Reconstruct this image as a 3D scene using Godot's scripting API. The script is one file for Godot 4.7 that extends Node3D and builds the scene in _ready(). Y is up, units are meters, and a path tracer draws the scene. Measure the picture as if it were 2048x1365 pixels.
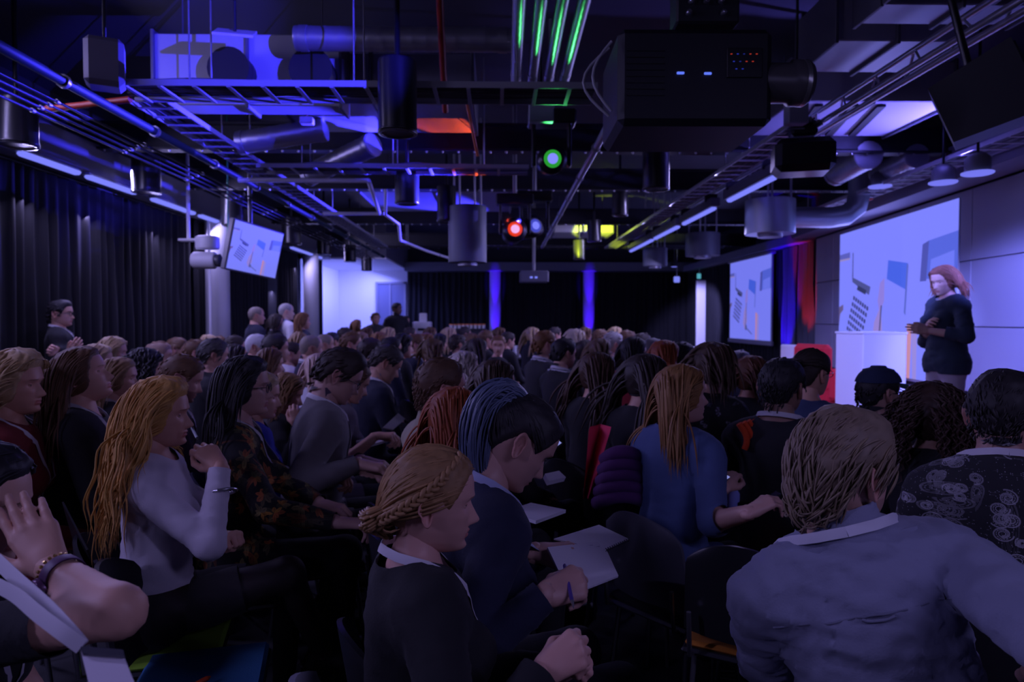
extends Node3D

const FOCAL := 1365.0
var cam_at := Transform3D()
var numbers := {}
var mats := {}
var noise := FastNoiseLite.new()
var rng := RandomNumberGenerator.new()

func _ready() -> void:
	rng.seed = 77
	noise.seed = 5
	noise.frequency = 1.0
	setup_camera()
	setup_lights()
	make_materials()
	build_shell()
	build_curtains()
	build_stage()
	build_ceiling()
	build_fixtures()
	build_back_props()
	build_people()
	build_details()

# ------------------------------------------------------------------ camera, environment, lights
func setup_camera() -> void:
	var cam := Camera3D.new()
	cam.name = "camera"
	cam.position = Vector3(0, 1.6, 0)
	cam.rotation = Vector3(deg_to_rad(-1.8), deg_to_rad(-1.2), 0)
	var lens := CameraAttributesPhysical.new()
	lens.frustum_focal_length = 35.0
	lens.frustum_focus_distance = 1.75
	lens.exposure_aperture = 5.6
	lens.frustum_near = 0.05
	lens.frustum_far = 100.0
	cam.attributes = lens
	cam.fov = 53.13
	cam.current = true
	add_child(cam)
	cam_at = Transform3D(Basis.from_euler(cam.rotation), cam.position)
	var e := Environment.new()
	e.background_mode = Environment.BG_COLOR
	e.background_color = Color(0, 0, 0)
	e.tonemap_mode = Environment.TONE_MAPPER_LINEAR
	e.tonemap_exposure = 1.0
	e.sdfgi_enabled = true
	e.ssao_enabled = true
	e.ssil_enabled = true
	var w := WorldEnvironment.new()
	w.name = "world_environment"
	w.environment = e
	add_child(w)

func lin(r: float, g: float, b: float) -> Color:
	return Color(r, g, b).linear_to_srgb()

func area(called: String, where: Vector3, towards: Vector3, size: Vector2, color: Color, energy: float) -> void:
	var l := AreaLight3D.new()
	l.name = called
	l.area_size = size
	l.light_color = color
	l.light_energy = energy
	l.area_range = 40.0
	l.shadow_enabled = true
	add_child(l, true)
	var up := Vector3.UP if absf(towards.normalized().y) < 0.9 else Vector3(0, 0, -1)
	l.look_at_from_position(where, where + towards, up)

func spot(called: String, where: Vector3, target: Vector3, angle: float, color: Color, energy: float, size := 0.04) -> void:
	var l := SpotLight3D.new()
	l.name = called
	l.spot_angle = angle
	l.spot_range = 40.0
	l.spot_attenuation = 2.0
	l.spot_angle_attenuation = 0.5
	l.light_color = color
	l.light_energy = energy
	l.light_size = size
	l.shadow_enabled = true
	add_child(l, true)
	var d := target - where
	l.look_at_from_position(where, target, Vector3.UP if absf(d.normalized().y) < 0.95 else Vector3(0, 0, -1))

const STRIP_LEFT := [[2.6, 0.6], [-0.6, -2.4], [-3.4, -5.2], [-6.03, -6.85], [-7.0, -7.9], [-8.3, -9.4], [-9.6, -10.4], [-13.8, -16.1]]
const STRIP_RIGHT := [[1.8, 0.0], [-6.63, -7.96], [-8.5, -9.9], [-10.2, -11.7], [-11.9, -13.85]]
const BLUE_NEAR := Vector3(1.35, 2.75, -1.15)
const BLUE_AIM := Vector3(-2.0, 3.44, -5.2)
const ADDED_BACK_LAMP := Vector3(4.3, 2.95, -16.6)
const WHITE_LAMP := [0.46, 0.40, 1.0]

func setup_lights() -> void:
	var white := lin(WHITE_LAMP[0], WHITE_LAMP[1], WHITE_LAMP[2])
	for s in STRIP_LEFT:
		area("strip_glow", Vector3(-4.10, 3.01, (s[0] + s[1]) / 2.0), Vector3(1.0, -1, 0), Vector2(0.05, absf(s[0] - s[1])), white, 2.6 * absf(s[0] - s[1]))
	for s in STRIP_RIGHT:
		area("strip_glow", Vector3(2.7, 2.955, (s[0] + s[1]) / 2.0), Vector3(-0.5, -1, 0), Vector2(0.05, absf(s[0] - s[1])), white, 2.1 * absf(s[0] - s[1]))
	# the slide on the stage wall, the far screen, the bright lobby
	var cold := lin(0.21, 0.23, 1.0)
	area("slide_glow", Vector3(5.3, 1.92, -9.2), Vector3(-1, 0, 0.1), Vector2(3.2, 2.0), lin(0.30, 0.29, 1.0), 5.5)
	area("far_screen_glow", Vector3(5.5, 2.0, -15.1), Vector3(-1, 0, 0), Vector2(2.5, 1.8), lin(0.30, 0.29, 1.0), 2.5)
	area("lobby_glow", Vector3(-3.7, 3.06, -18.9), Vector3(-0.3, -1, 0), Vector2(1.0, 3.4), cold, 25.0)
	# coloured stage lamps thrown on the ceiling services
	var blue := lin(0.045, 0.035, 1.0)
	spot("blue_beam", BLUE_NEAR, BLUE_AIM, 9.0, blue, 110.0, 0.005)
	spot("blue_beam", at(1070, 452, 8.0) + Vector3(-0.12, 0.0, 0.16), at(580, 255, 5.8), 14.0, blue, 230.0, 0.008)
	spot("blue_beam", Vector3(0.3, 2.8, -12.0), Vector3(-1.7, 3.5, -9.5), 20.0, blue, 80.0)
	spot("blue_beam", Vector3(4.4, 2.95, -6.2), Vector3(3.1, 3.7, -6.6), 42.0, lin(0.17, 0.14, 1.0), 7.0)
	spot("red_beam", at(1030, 459, 7.9) + Vector3(-0.05, 0.04, 0.08), at(870, 235, 6.2), 9.0, lin(1.0, 0.10, 0.02), 24.0, 0.004)
	spot("green_beam", at(1105, 318, 5.6) + Vector3(0, 0.03, 0.06), at(1110, 60, 4.2), 12.0, lin(0.1, 1.0, 0.25), 0.35)
	spot("yellow_beam", Vector3(1.25, 2.7, -12.2), Vector3(2.0, 3.35, -13.6), 18.0, lin(0.5, 0.62, 0.03), 22.0)
	spot("added_back_light", ADDED_BACK_LAMP + Vector3(0, -0.18, 0), Vector3(5.5, 1.3, -18.6), 30.0, lin(0.36, 0.33, 1.0), 16.0, 0.06)  # added light that lifts the banner, counter and back rows
	# floor lamps that wash the back columns and the curtains beside the stage
	for x in [-0.08, 2.72]:
		for aim in [[0.75, 11.0, 9.0], [1.65, 7.0, 22.0], [2.65, 4.6, 55.0]]:
			spot("column_wash", Vector3(x, 0.12, -19.45), Vector3(x, aim[0], -20.25), aim[1], lin(0.05, 0.0, 1.0), aim[2])
	spot("curtain_wash", Vector3(5.0, 0.15, -13.25), Vector3(5.62, 1.9, -13.25), 18.0, lin(0.03, 0.0, 1.0), 26.0)
	spot("curtain_wash", Vector3(4.95, 0.40, -12.0), Vector3(5.62, 2.0, -12.4), 13.0, lin(1.0, 0.02, 0.02), 6.0)
	spot("wall_wash", Vector3(3.3, 2.7, -4.4), Vector3(5.15, 1.4, -6.8), 19.0, lin(0.20, 0.20, 1.0), 30.0, 0.2)
	# the big projector throws its beam across the stage
	spot("projector_beam", at(1645, 168, 3.3) + Vector3(0.05, 0, -0.05), Vector3(4.75, 1.3, -8.4), 12.0, cold, 38.0, 0.04)

# a point on the ray through a pixel of the photograph at a given depth
func at(px: float, py: float, depth: float) -> Vector3:
	return cam_at * Vector3((px - 1024.0) / FOCAL * depth, -(py - 682.5) / FOCAL * depth, -depth)

# ------------------------------------------------------------------ things, parts, names
func numbered(called: String) -> String:
	var n: int = numbers.get(called, 0)
	numbers[called] = n + 1
	return called if n == 0 else "%s_%03d" % [called, n]

func tag(o: Node, label: String, category: String, group := "") -> Node:
	o.set_meta("label", label)
	o.set_meta("category", category)
	if group != "":
		o.set_meta("group", group)
	return o

func thing(called: String, label: String, category: String, where := Vector3.ZERO, turn := 0.0, group := "") -> Node3D:
	var o := Node3D.new()
	o.name = numbered(called)
	add_child(o)
	o.position = where
	o.rotation.y = turn
	tag(o, label, category, group)
	return o

func struct(called: String, b: MB, m: Material) -> MeshInstance3D:
	var o := b.node(numbered(called), m)
	add_child(o, true)
	o.set_meta("kind", "structure")
	return o

func part(called: String, b: MB, m: Material, parent: Node3D, label := "") -> MeshInstance3D:
	var o := b.node(called, m)
	parent.add_child(o, true)
	if label != "":
		o.set_meta("label", label)
	return o

func solo(called: String, b: MB, m: Material, label: String, category: String, group := "") -> MeshInstance3D:
	var o := b.node(numbered(called), m)
	add_child(o)
	tag(o, label, category, group)
	return o

# ------------------------------------------------------------------ mesh builder
class MB:
	var v := PackedVector3Array()
	var n := PackedVector3Array()
	var c := PackedColorArray()
	var uv := PackedVector2Array()
	var ix := PackedInt32Array()
	var col := Color(1, 1, 1)

	func vert(p: Vector3, nn: Vector3, t := Vector2.ZERO) -> int:
		v.push_back(p)
		n.push_back(nn)
		c.push_back(col)
		uv.push_back(t)
		return v.size() - 1

	# clockwise seen from outside; the vertex normals say which side that is
	func tri(a: int, b: int, d: int) -> void:
		var g := (v[b] - v[a]).cross(v[d] - v[a])
		if g.dot(n[a] + n[b] + n[d]) > 0.0:
			ix.append_array([a, d, b])
		else:
			ix.append_array([a, b, d])

	func poly(p: Array, hint: Vector3) -> void:
		var g: Vector3 = (p[1] - p[0]).cross(p[2] - p[0]).normalized()
		if g.dot(hint) < 0.0:
			g = -g
		var s := v.size()
		for q in p:
			vert(q, g)
		for k in range(1, p.size() - 1):
			tri(s, s + k, s + k + 1)

	func quad_uv(p: Array, hint: Vector3) -> void:
		var s := v.size()
		poly(p, hint)
		var t := [Vector2(0, 0), Vector2(1, 0), Vector2(1, 1), Vector2(0, 1)]
		for k in 4:
			uv[s + k] = t[k]

	func box(at: Vector3, size: Vector3, bevel := 0.0, b := Basis.IDENTITY) -> MB:
		var h := size * 0.5
		var e := minf(bevel, minf(h.x, minf(h.y, h.z)) * 0.9)
		var corner := func(sx, sy, sz, axis):
			var q := Vector3(sx * (h.x - (0.0 if axis == 0 else e)), sy * (h.y - (0.0 if axis == 1 else e)), sz * (h.z - (0.0 if axis == 2 else e)))
			return at + b * q
		for s in [-1, 1]:
			poly([corner.call(s, -1, -1, 0), corner.call(s, 1, -1, 0), corner.call(s, 1, 1, 0), corner.call(s, -1, 1, 0)], b * Vector3(s, 0, 0))
			poly([corner.call(-1, s, -1, 1), corner.call(1, s, -1, 1), corner.call(1, s, 1, 1), corner.call(-1, s, 1, 1)], b * Vector3(0, s, 0))
			poly([corner.call(-1, -1, s, 2), corner.call(1, -1, s, 2), corner.call(1, 1, s, 2), corner.call(-1, 1, s, 2)], b * Vector3(0, 0, s))
		if e > 0.0:
			for s in [-1, 1]:
				for t in [-1, 1]:
					poly([corner.call(s, t, -1, 0), corner.call(s, t, 1, 0), corner.call(s, t, 1, 1), corner.call(s, t, -1, 1)], b * Vector3(s, t, 0))
					poly([corner.call(s, -1, t, 0), corner.call(s, 1, t, 0), corner.call(s, 1, t, 2), corner.call(s, -1, t, 2)], b * Vector3(s, 0, t))
					poly([corner.call(-1, s, t, 1), corner.call(1, s, t, 1), corner.call(1, s, t, 2), corner.call(-1, s, t, 2)], b * Vector3(0, s, t))
					for u in [-1, 1]:
						poly([corner.call(s, t, u, 0), corner.call(s, t, u, 1), corner.call(s, t, u, 2)], b * Vector3(s, t, u))
		return self

	# rings of points joined into a skin; normals are averaged from the faces
	func rings(rows: Array, closed: bool, cap := true, flip := false) -> MB:
		var s := v.size()
		var w: int = rows[0].size()
		for r in rows:
			for k in w:
				vert(r[k], Vector3.ZERO, Vector2(float(k) / w, 0))
		var f0 := ix.size()
		for i in rows.size() - 1:
			for k in (w if closed else w - 1):
				var a := s + i * w + k
				var b := s + i * w + (k + 1) % w
				if flip:
					ix.append_array([a, b, b + w, a, b + w, a + w])
				else:
					ix.append_array([a, b + w, b, a, a + w, b + w])
		for k in range(f0, ix.size(), 3):
			var g := (v[ix[k + 2]] - v[ix[k]]).cross(v[ix[k + 1]] - v[ix[k]])
			for q in 3:
				n[ix[k + q]] += g
		for k in range(s, v.size()):
			n[k] = n[k].normalized()
		if cap and closed:
			for e in [0, rows.size() - 1]:
				var mid := Vector3.ZERO
				for q in rows[e]:
					mid += q
				mid /= float(w)
				var inner: Vector3 = rows[1 if e == 0 else e - 1][0] + rows[1 if e == 0 else e - 1][w / 2]
				var p := []
				for q in rows[e]:
					p.push_back(q)
				poly(p, mid - inner * 0.5)
		return self

	func tube(path: Array, radii, sides := 8, cap := true) -> MB:
		var rows := []
		var side := Vector3.ZERO
		for i in path.size():
			var d: Vector3 = path[mini(i + 1, path.size() - 1)] - path[maxi(i - 1, 0)]
			d = d.normalized()
			if i == 0:
				side = d.cross(Vector3.UP if absf(d.y) < 0.9 else Vector3.RIGHT).normalized()
			else:
				side = (side - d * side.dot(d)).normalized()
			var other := d.cross(side)
			var r: float = radii[i] if radii is Array or radii is PackedFloat32Array else radii
			var ring := PackedVector3Array()
			for k in sides:
				var a := TAU * k / sides
				ring.push_back(path[i] + (side * cos(a) + other * sin(a)) * r)
			rows.push_back(ring)
		return rings(rows, true, cap)

	# profile of (radius, height) turned about the y axis of xf
	func lathe(profile: Array, xf: Transform3D, sides := 20, cap := true) -> MB:
		var rows := []
		for p in profile:
			var ring := PackedVector3Array()
			for k in sides:
				var a := TAU * k / sides
				ring.push_back(xf * Vector3(cos(a) * p[0], p[1], -sin(a) * p[0]))
			rows.push_back(ring)
		return rings(rows, true, cap, false)

	func ribbon(path: Array, out: Array, width: float, thick: float) -> MB:
		var rows := []
		for i in path.size():
			var d: Vector3 = (path[mini(i + 1, path.size() - 1)] - path[maxi(i - 1, 0)]).normalized()
			var o: Vector3 = (out[i] - d * d.dot(out[i])).normalized()
			var sd := d.cross(o).normalized() * width * 0.5
			o *= thick * 0.5
			rows.push_back(PackedVector3Array([path[i] - sd - o, path[i] + sd - o, path[i] + sd + o, path[i] - sd + o]))
		return rings(rows, true, true)

	func append(o: MB, xf: Transform3D, mirror := false) -> void:
		var s := v.size()
		for k in o.v.size():
			v.push_back(xf * o.v[k])
			n.push_back((xf.basis * o.n[k]).normalized())
		c.append_array(o.c)
		uv.append_array(o.uv)
		for k in range(0, o.ix.size(), 3):
			if mirror:
				ix.append_array([s + o.ix[k], s + o.ix[k + 2], s + o.ix[k + 1]])
			else:
				ix.append_array([s + o.ix[k], s + o.ix[k + 1], s + o.ix[k + 2]])

	func mesh() -> ArrayMesh:
		var a := []
		a.resize(Mesh.ARRAY_MAX)
		a[Mesh.ARRAY_VERTEX] = v
		a[Mesh.ARRAY_NORMAL] = n
		a[Mesh.ARRAY_COLOR] = c
		a[Mesh.ARRAY_TEX_UV] = uv
		a[Mesh.ARRAY_INDEX] = ix
		var m := ArrayMesh.new()
		m.add_surface_from_arrays(Mesh.PRIMITIVE_TRIANGLES, a)
		return m

	func node(called: String, material: Material) -> MeshInstance3D:
		var o := MeshInstance3D.new()
		o.name = called
		o.mesh = mesh()
		o.material_override = material
		o.cast_shadow = GeometryInstance3D.SHADOW_CASTING_SETTING_ON
		return o

# ------------------------------------------------------------------ materials
func mat(r: float, g: float, b: float, rough := 0.8, metal := 0.0, tinted := false) -> StandardMaterial3D:
	var key := "%.3f %.3f %.3f %.2f %.2f %s" % [r, g, b, rough, metal, tinted]
	if not mats.has(key):
		var m := StandardMaterial3D.new()
		m.albedo_color = lin(r, g, b)
		m.roughness = rough
		m.metallic = metal
		m.vertex_color_use_as_albedo = tinted
		mats[key] = m
	return mats[key]

func glow(r: float, g: float, b: float, power := 1.0) -> StandardMaterial3D:
	var key := "glow %.3f %.3f %.3f %.2f" % [r, g, b, power]
	if not mats.has(key):
		var m := StandardMaterial3D.new()
		m.albedo_color = Color(0.02, 0.02, 0.02)
		m.emission_enabled = true
		m.emission = lin(r, g, b)
		m.emission_energy_multiplier = power
		mats[key] = m
	return mats[key]

var weave: NoiseTexture2D
func make_materials() -> void:
	var f := FastNoiseLite.new()
	f.seed = 3
	f.frequency = 0.06
	f.fractal_octaves = 3
	weave = NoiseTexture2D.new()
	weave.width = 256
	weave.height = 256
	weave.seamless = true
	weave.as_normal_map = true
	weave.bump_strength = 3.0
	weave.noise = f

func cloth(r: float, g: float, b: float, rough := 0.9) -> StandardMaterial3D:
	var key := "cloth %.3f %.3f %.3f %.2f" % [r, g, b, rough]
	if not mats.has(key):
		var m := StandardMaterial3D.new()
		m.albedo_color = lin(r, g, b)
		m.roughness = rough
		m.normal_enabled = true
		m.normal_texture = weave
		m.normal_scale = 0.35
		m.uv1_triplanar = true
		m.uv1_scale = Vector3(9, 9, 9)
		m.rim_enabled = true
		m.rim = 0.25
		m.rim_tint = 0.5
		mats[key] = m
	return mats[key]

# ------------------------------------------------------------------ the room
func wall_point(d: float, y: float, off := 0.0) -> Vector3:
	# the stage wall runs a little askew to the room; off is the distance in front of it
	return Vector3(5.14 + (d - 6.66) * 0.1032 - off * 0.9947, y, -d - off * 0.1027)

func slab(a: Vector3, b: Vector3, bevel := 0.0) -> MB:
	return MB.new().box((a + b) * 0.5, (b - a).abs(), bevel)

func build_shell() -> void:
	struct("floor", slab(Vector3(-6.2, -0.12, 4.2), Vector3(7.6, 0.0, -22.0)), cloth(0.02, 0.02, 0.024))
	struct("ceiling", slab(Vector3(-6.2, 4.1, 4.2), Vector3(7.6, 4.25, -22.0)), mat(0.07, 0.07, 0.085, 0.7))
	var dark := mat(0.035, 0.035, 0.045)
	struct("wall_left", slab(Vector3(-5.05, 0, 4.0), Vector3(-4.9, 4.1, -16.95)), dark)
	struct("wall_right", slab(Vector3(6.45, 0, 4.0), Vector3(6.6, 4.1, -21.2)), dark)
	struct("wall_back", slab(Vector3(-2.75, 0, -21.0), Vector3(6.45, 4.1, -21.15)), dark)
	struct("wall_front", slab(Vector3(-5.05, 0, 4.0), Vector3(6.6, 4.1, 4.15)), dark)
	var white := mat(0.85, 0.85, 0.88, 0.7)
	struct("wall_lobby_side", slab(Vector3(-5.0, 0, -16.95), Vector3(-4.85, 3.1, -21.15)), white)
	struct("wall_lobby_end", slab(Vector3(-4.85, 0, -21.0), Vector3(-2.75, 3.1, -21.15)), white)
	struct("trim_lobby_fascia", slab(Vector3(-4.85, 3.14, -16.95), Vector3(-2.75, 4.1, -21.15)), mat(0.16, 0.16, 0.2))
	struct("ceiling_lobby", slab(Vector3(-4.85, 3.1, -17.0), Vector3(-2.75, 3.14, -21.0)), white)
	# lobby door: frame and panes set in the end wall, the panes a flat grey blue
	var door := struct("door_1", slab(Vector3(-3.72, 0.0, -20.9), Vector3(-3.66, 2.75, -21.0)), mat(0.25, 0.25, 0.32, 0.5))
	for q in [[-2.86, -2.80, 0.0, 2.75], [-3.72, -2.80, 2.69, 2.75], [-3.30, -3.26, 0.0, 2.7]]:
		part("door_frame", slab(Vector3(q[0], q[2], -20.9), Vector3(q[1], q[3], -20.98)), mat(0.25, 0.25, 0.32, 0.5), door)
	for q in [[-3.66, -3.30], [-3.26, -2.86]]:
		part("pane", slab(Vector3(q[0], 0.02, -20.94), Vector3(q[1], 2.69, -20.96)), mat(0.18, 0.19, 0.3, 0.12), door)
	# beams that carry the strip lights and the curtain tracks
	struct("beam_left", slab(Vector3(-4.46, 3.08, 3.9), Vector3(-4.1, 3.4, -16.9), 0.01), mat(0.2, 0.2, 0.24, 0.6))
	struct("beam_back", slab(Vector3(-2.75, 3.04, -20.2), Vector3(6.4, 3.3, -20.62), 0.01), mat(0.16, 0.16, 0.2, 0.6))
	var b := MB.new()
	var p := [wall_point(3.2, 3.06, 0.02), wall_point(12.2, 3.06, 0.02), wall_point(12.2, 3.06, 0.42), wall_point(3.2, 3.06, 0.42)]
	var q2 := []
	for k in p:
		q2.push_back(k + Vector3(0, 0.36, 0))
	b.poly(p, Vector3.DOWN)
	b.poly(q2, Vector3.UP)
	for k in 4:
		b.poly([p[k], p[(k + 1) % 4], q2[(k + 1) % 4], q2[k]], (p[k] + p[(k + 1) % 4]) * 0.5 - (p[0] + p[2]) * 0.5)
	struct("beam_stage", b, mat(0.26, 0.26, 0.32, 0.6))
	struct("beam_right", slab(Vector3(5.5, 3.02, -12.25), Vector3(5.75, 3.2, -20.2), 0.01), mat(0.2, 0.2, 0.25, 0.6))
	# columns
	for c in [[-4.18, -10.3, 0.17], [-4.18, -15.4, 0.17]]:
		struct("column_left", MB.new().lathe([[c[2], 0.0], [c[2], 3.08]], Transform3D(Basis.IDENTITY, Vector3(c[0], 0, c[1])), 32), mat(0.42, 0.42, 0.46, 0.6))
	for x in [-0.08, 2.72]:
		struct("column_back", MB.new().lathe([[0.17, 0.0], [0.17, 3.04]], Transform3D(Basis.IDENTITY, Vector3(x, 0, -20.4)), 28), mat(0.3, 0.3, 0.32, 0.7))

func pleats(a: Vector3, b: Vector3, y0: float, y1: float, pitch: float, amp: float, seed_: int) -> MB:
	var along := b - a
	var len_ := along.length()
	along /= len_
	var out := along.cross(Vector3.UP).normalized()
	var count := int(len_ / pitch) * 10
	var m := MB.new()
	var rows := []
	for r in 5:
		var y := lerpf(y0, y1, r / 4.0)
		var row := PackedVector3Array()
		for k in count + 1:
			var s := len_ * k / count
			var wob := noise.get_noise_2d(s * 2.3 + seed_ * 31.0, y * 0.25) * 1.6
			var f := sin(TAU * s / pitch + wob * 2.4) * (0.8 + 0.5 * noise.get_noise_2d(s * 0.9, seed_ * 7.0 + y * 0.3))
			row.push_back(a + along * s + out * (f * amp * lerpf(1.0, 0.75, r / 4.0)) + Vector3(0, y - a.y, 0))
		rows.push_back(row)
	m.rings(rows, false, false)
	return m

func curtain(label: String, a: Vector3, b: Vector3, y1: float, m: Material, seed_: int, pitch := 0.17, amp := 0.045, y0 := 0.02) -> void:
	var o := thing("stage_curtain", label, "curtain", Vector3.ZERO, 0.0)
	part("pleated_cloth", pleats(a, b, y0, y1, pitch, amp, seed_), m, o)
	part("curtain_track", MB.new().tube([Vector3(a.x, y1 + 0.012, a.z), Vector3(b.x, y1 + 0.012, b.z)], 0.014, 6), mat(0.03, 0.03, 0.03, 0.5), o)

func build_curtains() -> void:
	var black := cloth(0.0055, 0.0055, 0.008)
	curtain("long black pleated curtain behind the standing man with crossed arms", Vector3(-4.42, 0, 3.8), Vector3(-4.42, 0, -9.95), 3.04, black, 1)
	curtain("black pleated curtain between the two grey round columns under the hanging television", Vector3(-4.42, 0, -10.1), Vector3(-4.42, 0, -13.2), 3.04, black, 2)
	curtain("narrow black curtain just before the second grey column, beyond a lit gap", Vector3(-4.42, 0, -13.75), Vector3(-4.42, 0, -15.2), 3.04, black, 3)
	curtain("short black curtain edge beside the bright white lobby wall", Vector3(-4.42, 0, -15.6), Vector3(-4.3, 0, -16.9), 3.04, black, 4)
	curtain("black pleated back curtain beside the white drinks machine", Vector3(-2.72, 0, -20.7), Vector3(-0.3, 0, -20.7), 3.02, black, 5)
	curtain("black back curtain between the two blue lit columns", Vector3(0.12, 0, -20.7), Vector3(2.5, 0, -20.7), 3.02, black, 6)
	curtain("wide black back curtain behind the white counter", Vector3(2.92, 0, -20.7), Vector3(6.3, 0, -20.7), 3.02, black, 7)
	curtain("black curtain behind the far projection screen", Vector3(5.72, 0, -20.4), Vector3(5.72, 0, -13.6), 3.0, black, 8)
	curtain("dark curtain glowing deep blue between the far screen and the stage", Vector3(5.68, 0, -13.5), Vector3(5.68, 0, -12.85), 3.0, cloth(0.12, 0.12, 0.14), 9, 0.16, 0.06)
	curtain("dark curtain with one fold lit red at the end of the stage wall", Vector3(5.7, 0, -12.8), Vector3(5.68, 0, -12.15), 3.0, cloth(0.09, 0.09, 0.1), 10, 0.2, 0.06)

func fill_poly(im: Image, pts: Array, col: Color) -> void:
	var y0 := 1e9
	var y1 := -1e9
	for p in pts:
		y0 = minf(y0, p.y)
		y1 = maxf(y1, p.y)
	for y in range(maxi(0, int(y0)), mini(im.get_height() - 1, int(y1)) + 1):
		var xs := []
		for k in pts.size():
			var a: Vector2 = pts[k]
			var b: Vector2 = pts[(k + 1) % pts.size()]
			var yy := y + 0.5
			if (a.y <= yy) != (b.y <= yy):
				xs.push_back(a.x + (yy - a.y) / (b.y - a.y) * (b.x - a.x))
		xs.sort()
		for k in range(0, xs.size() - 1, 2):
			im.fill_rect(Rect2i(int(xs[k]), y, maxi(1, int(xs[k + 1]) - int(xs[k])), 1), col)

func slide_texture() -> ImageTexture:
	# a picture of a desk: laptop with keys, a phone held in two hands, a framed photo
	var W := 1024
	var H := 640
	var im := Image.create(W, H, false, Image.FORMAT_RGB8)
	var paper := lin(0.205, 0.225, 1.0)
	var dark := lin(0.03, 0.035, 0.12)
	im.fill(paper)
	var P := func(list): # normalised slide coordinates
		var r := []
		for q in list:
			r.push_back(Vector2(q[0] * W, q[1] * H))
		return r
	fill_poly(im, P.call([[0.0, 0.155], [0.12, 0.15], [0.12, 0.19], [0.0, 0.19]]), lin(0.10, 0.11, 0.5))
	fill_poly(im, P.call([[0.0, 0.19], [0.12, 0.19], [0.12, 0.205], [0.0, 0.205]]), lin(0.30, 0.24, 0.55))
	# laptop lid edge, hinge and keys
	fill_poly(im, P.call([[0.150, 0.16], [0.158, 0.16], [0.158, 0.35], [0.148, 0.35]]), dark)
	fill_poly(im, P.call([[0.148, 0.335], [0.34, 0.42], [0.325, 0.475], [0.15, 0.37]]), lin(0.07, 0.08, 0.28))
	fill_poly(im, P.call([[0.21, 0.40], [0.30, 0.44], [0.29, 0.47], [0.2, 0.43]]), dark)
	for r in 6:
		for k in 7:
			var u := 0.165 + k * 0.0235 - r * 0.0135
			var y := 0.47 + r * 0.044 + k * 0.013
			fill_poly(im, P.call([[u, y], [u + 0.0155, y + 0.009], [u + 0.012, y + 0.036], [u - 0.004, y + 0.027]]), lin(0.02, 0.025, 0.10))
	# hands and phone
	fill_poly(im, P.call([[0.43, 0.40], [0.47, 0.37], [0.47, 0.52], [0.43, 0.60], [0.41, 0.52]]), lin(0.26, 0.20, 0.72))
	fill_poly(im, P.call([[0.38, 0.66], [0.44, 0.55], [0.46, 0.78], [0.40, 0.88], [0.36, 0.80]]), lin(0.30, 0.22, 0.66))
	fill_poly(im, P.call([[0.50, 0.26], [0.665, 0.30], [0.65, 0.46], [0.49, 0.38]]), lin(0.06, 0.12, 0.78))
	fill_poly(im, P.call([[0.655, 0.30], [0.668, 0.31], [0.65, 0.62], [0.637, 0.6]]), lin(0.09, 0.12, 0.55))
	fill_poly(im, P.call([[0.44, 0.55], [0.45, 0.55], [0.425, 0.86], [0.415, 0.86]]), dark)
	fill_poly(im, P.call([[0.415, 0.80], [0.46, 0.84], [0.45, 0.89], [0.41, 0.88]]), lin(0.08, 0.09, 0.3))
	fill_poly(im, P.call([[0.46, 0.86], [0.58, 0.93], [0.58, 0.94], [0.46, 0.875]]), dark)
	# framed photo at the upper right
	fill_poly(im, P.call([[0.77, 0.205], [0.815, 0.19], [0.80, 0.42], [0.755, 0.42]]), lin(0.07, 0.08, 0.42))
	fill_poly(im, P.call([[0.815, 0.19], [1.0, 0.17], [1.0, 0.40], [0.80, 0.41]]), lin(0.09, 0.13, 0.72))
	fill_poly(im, P.call([[0.83, 0.30], [0.98, 0.27], [0.98, 0.40], [0.82, 0.405]]), lin(0.15, 0.19, 0.92))
	# cup at the left border, an orange pencil at the lower right
	fill_poly(im, P.call([[0.0, 0.55], [0.05, 0.53], [0.05, 0.57], [0.015, 0.60], [0.0, 0.70]]), lin(0.12, 0.09, 0.25))
	fill_poly(im, P.call([[0.665, 0.67], [0.70, 0.68], [0.69, 1.0], [0.665, 1.0]]), lin(0.55, 0.25, 0.35))
	fill_poly(im, P.call([[0.70, 0.69], [0.74, 0.70], [0.74, 1.0], [0.71, 1.0]]), lin(0.3, 0.24, 0.7))
	return ImageTexture.create_from_image(im)

func screen_material(t: Texture2D, power: float) -> StandardMaterial3D:
	var m := StandardMaterial3D.new()
	m.albedo_color = Color(0.05, 0.05, 0.05)
	m.emission_enabled = true
	m.emission_texture = t
	m.emission = Color(1, 1, 1)
	m.emission_operator = BaseMaterial3D.EMISSION_OP_MULTIPLY
	m.emission_energy_multiplier = power
	m.roughness = 0.6
	return m

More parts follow.
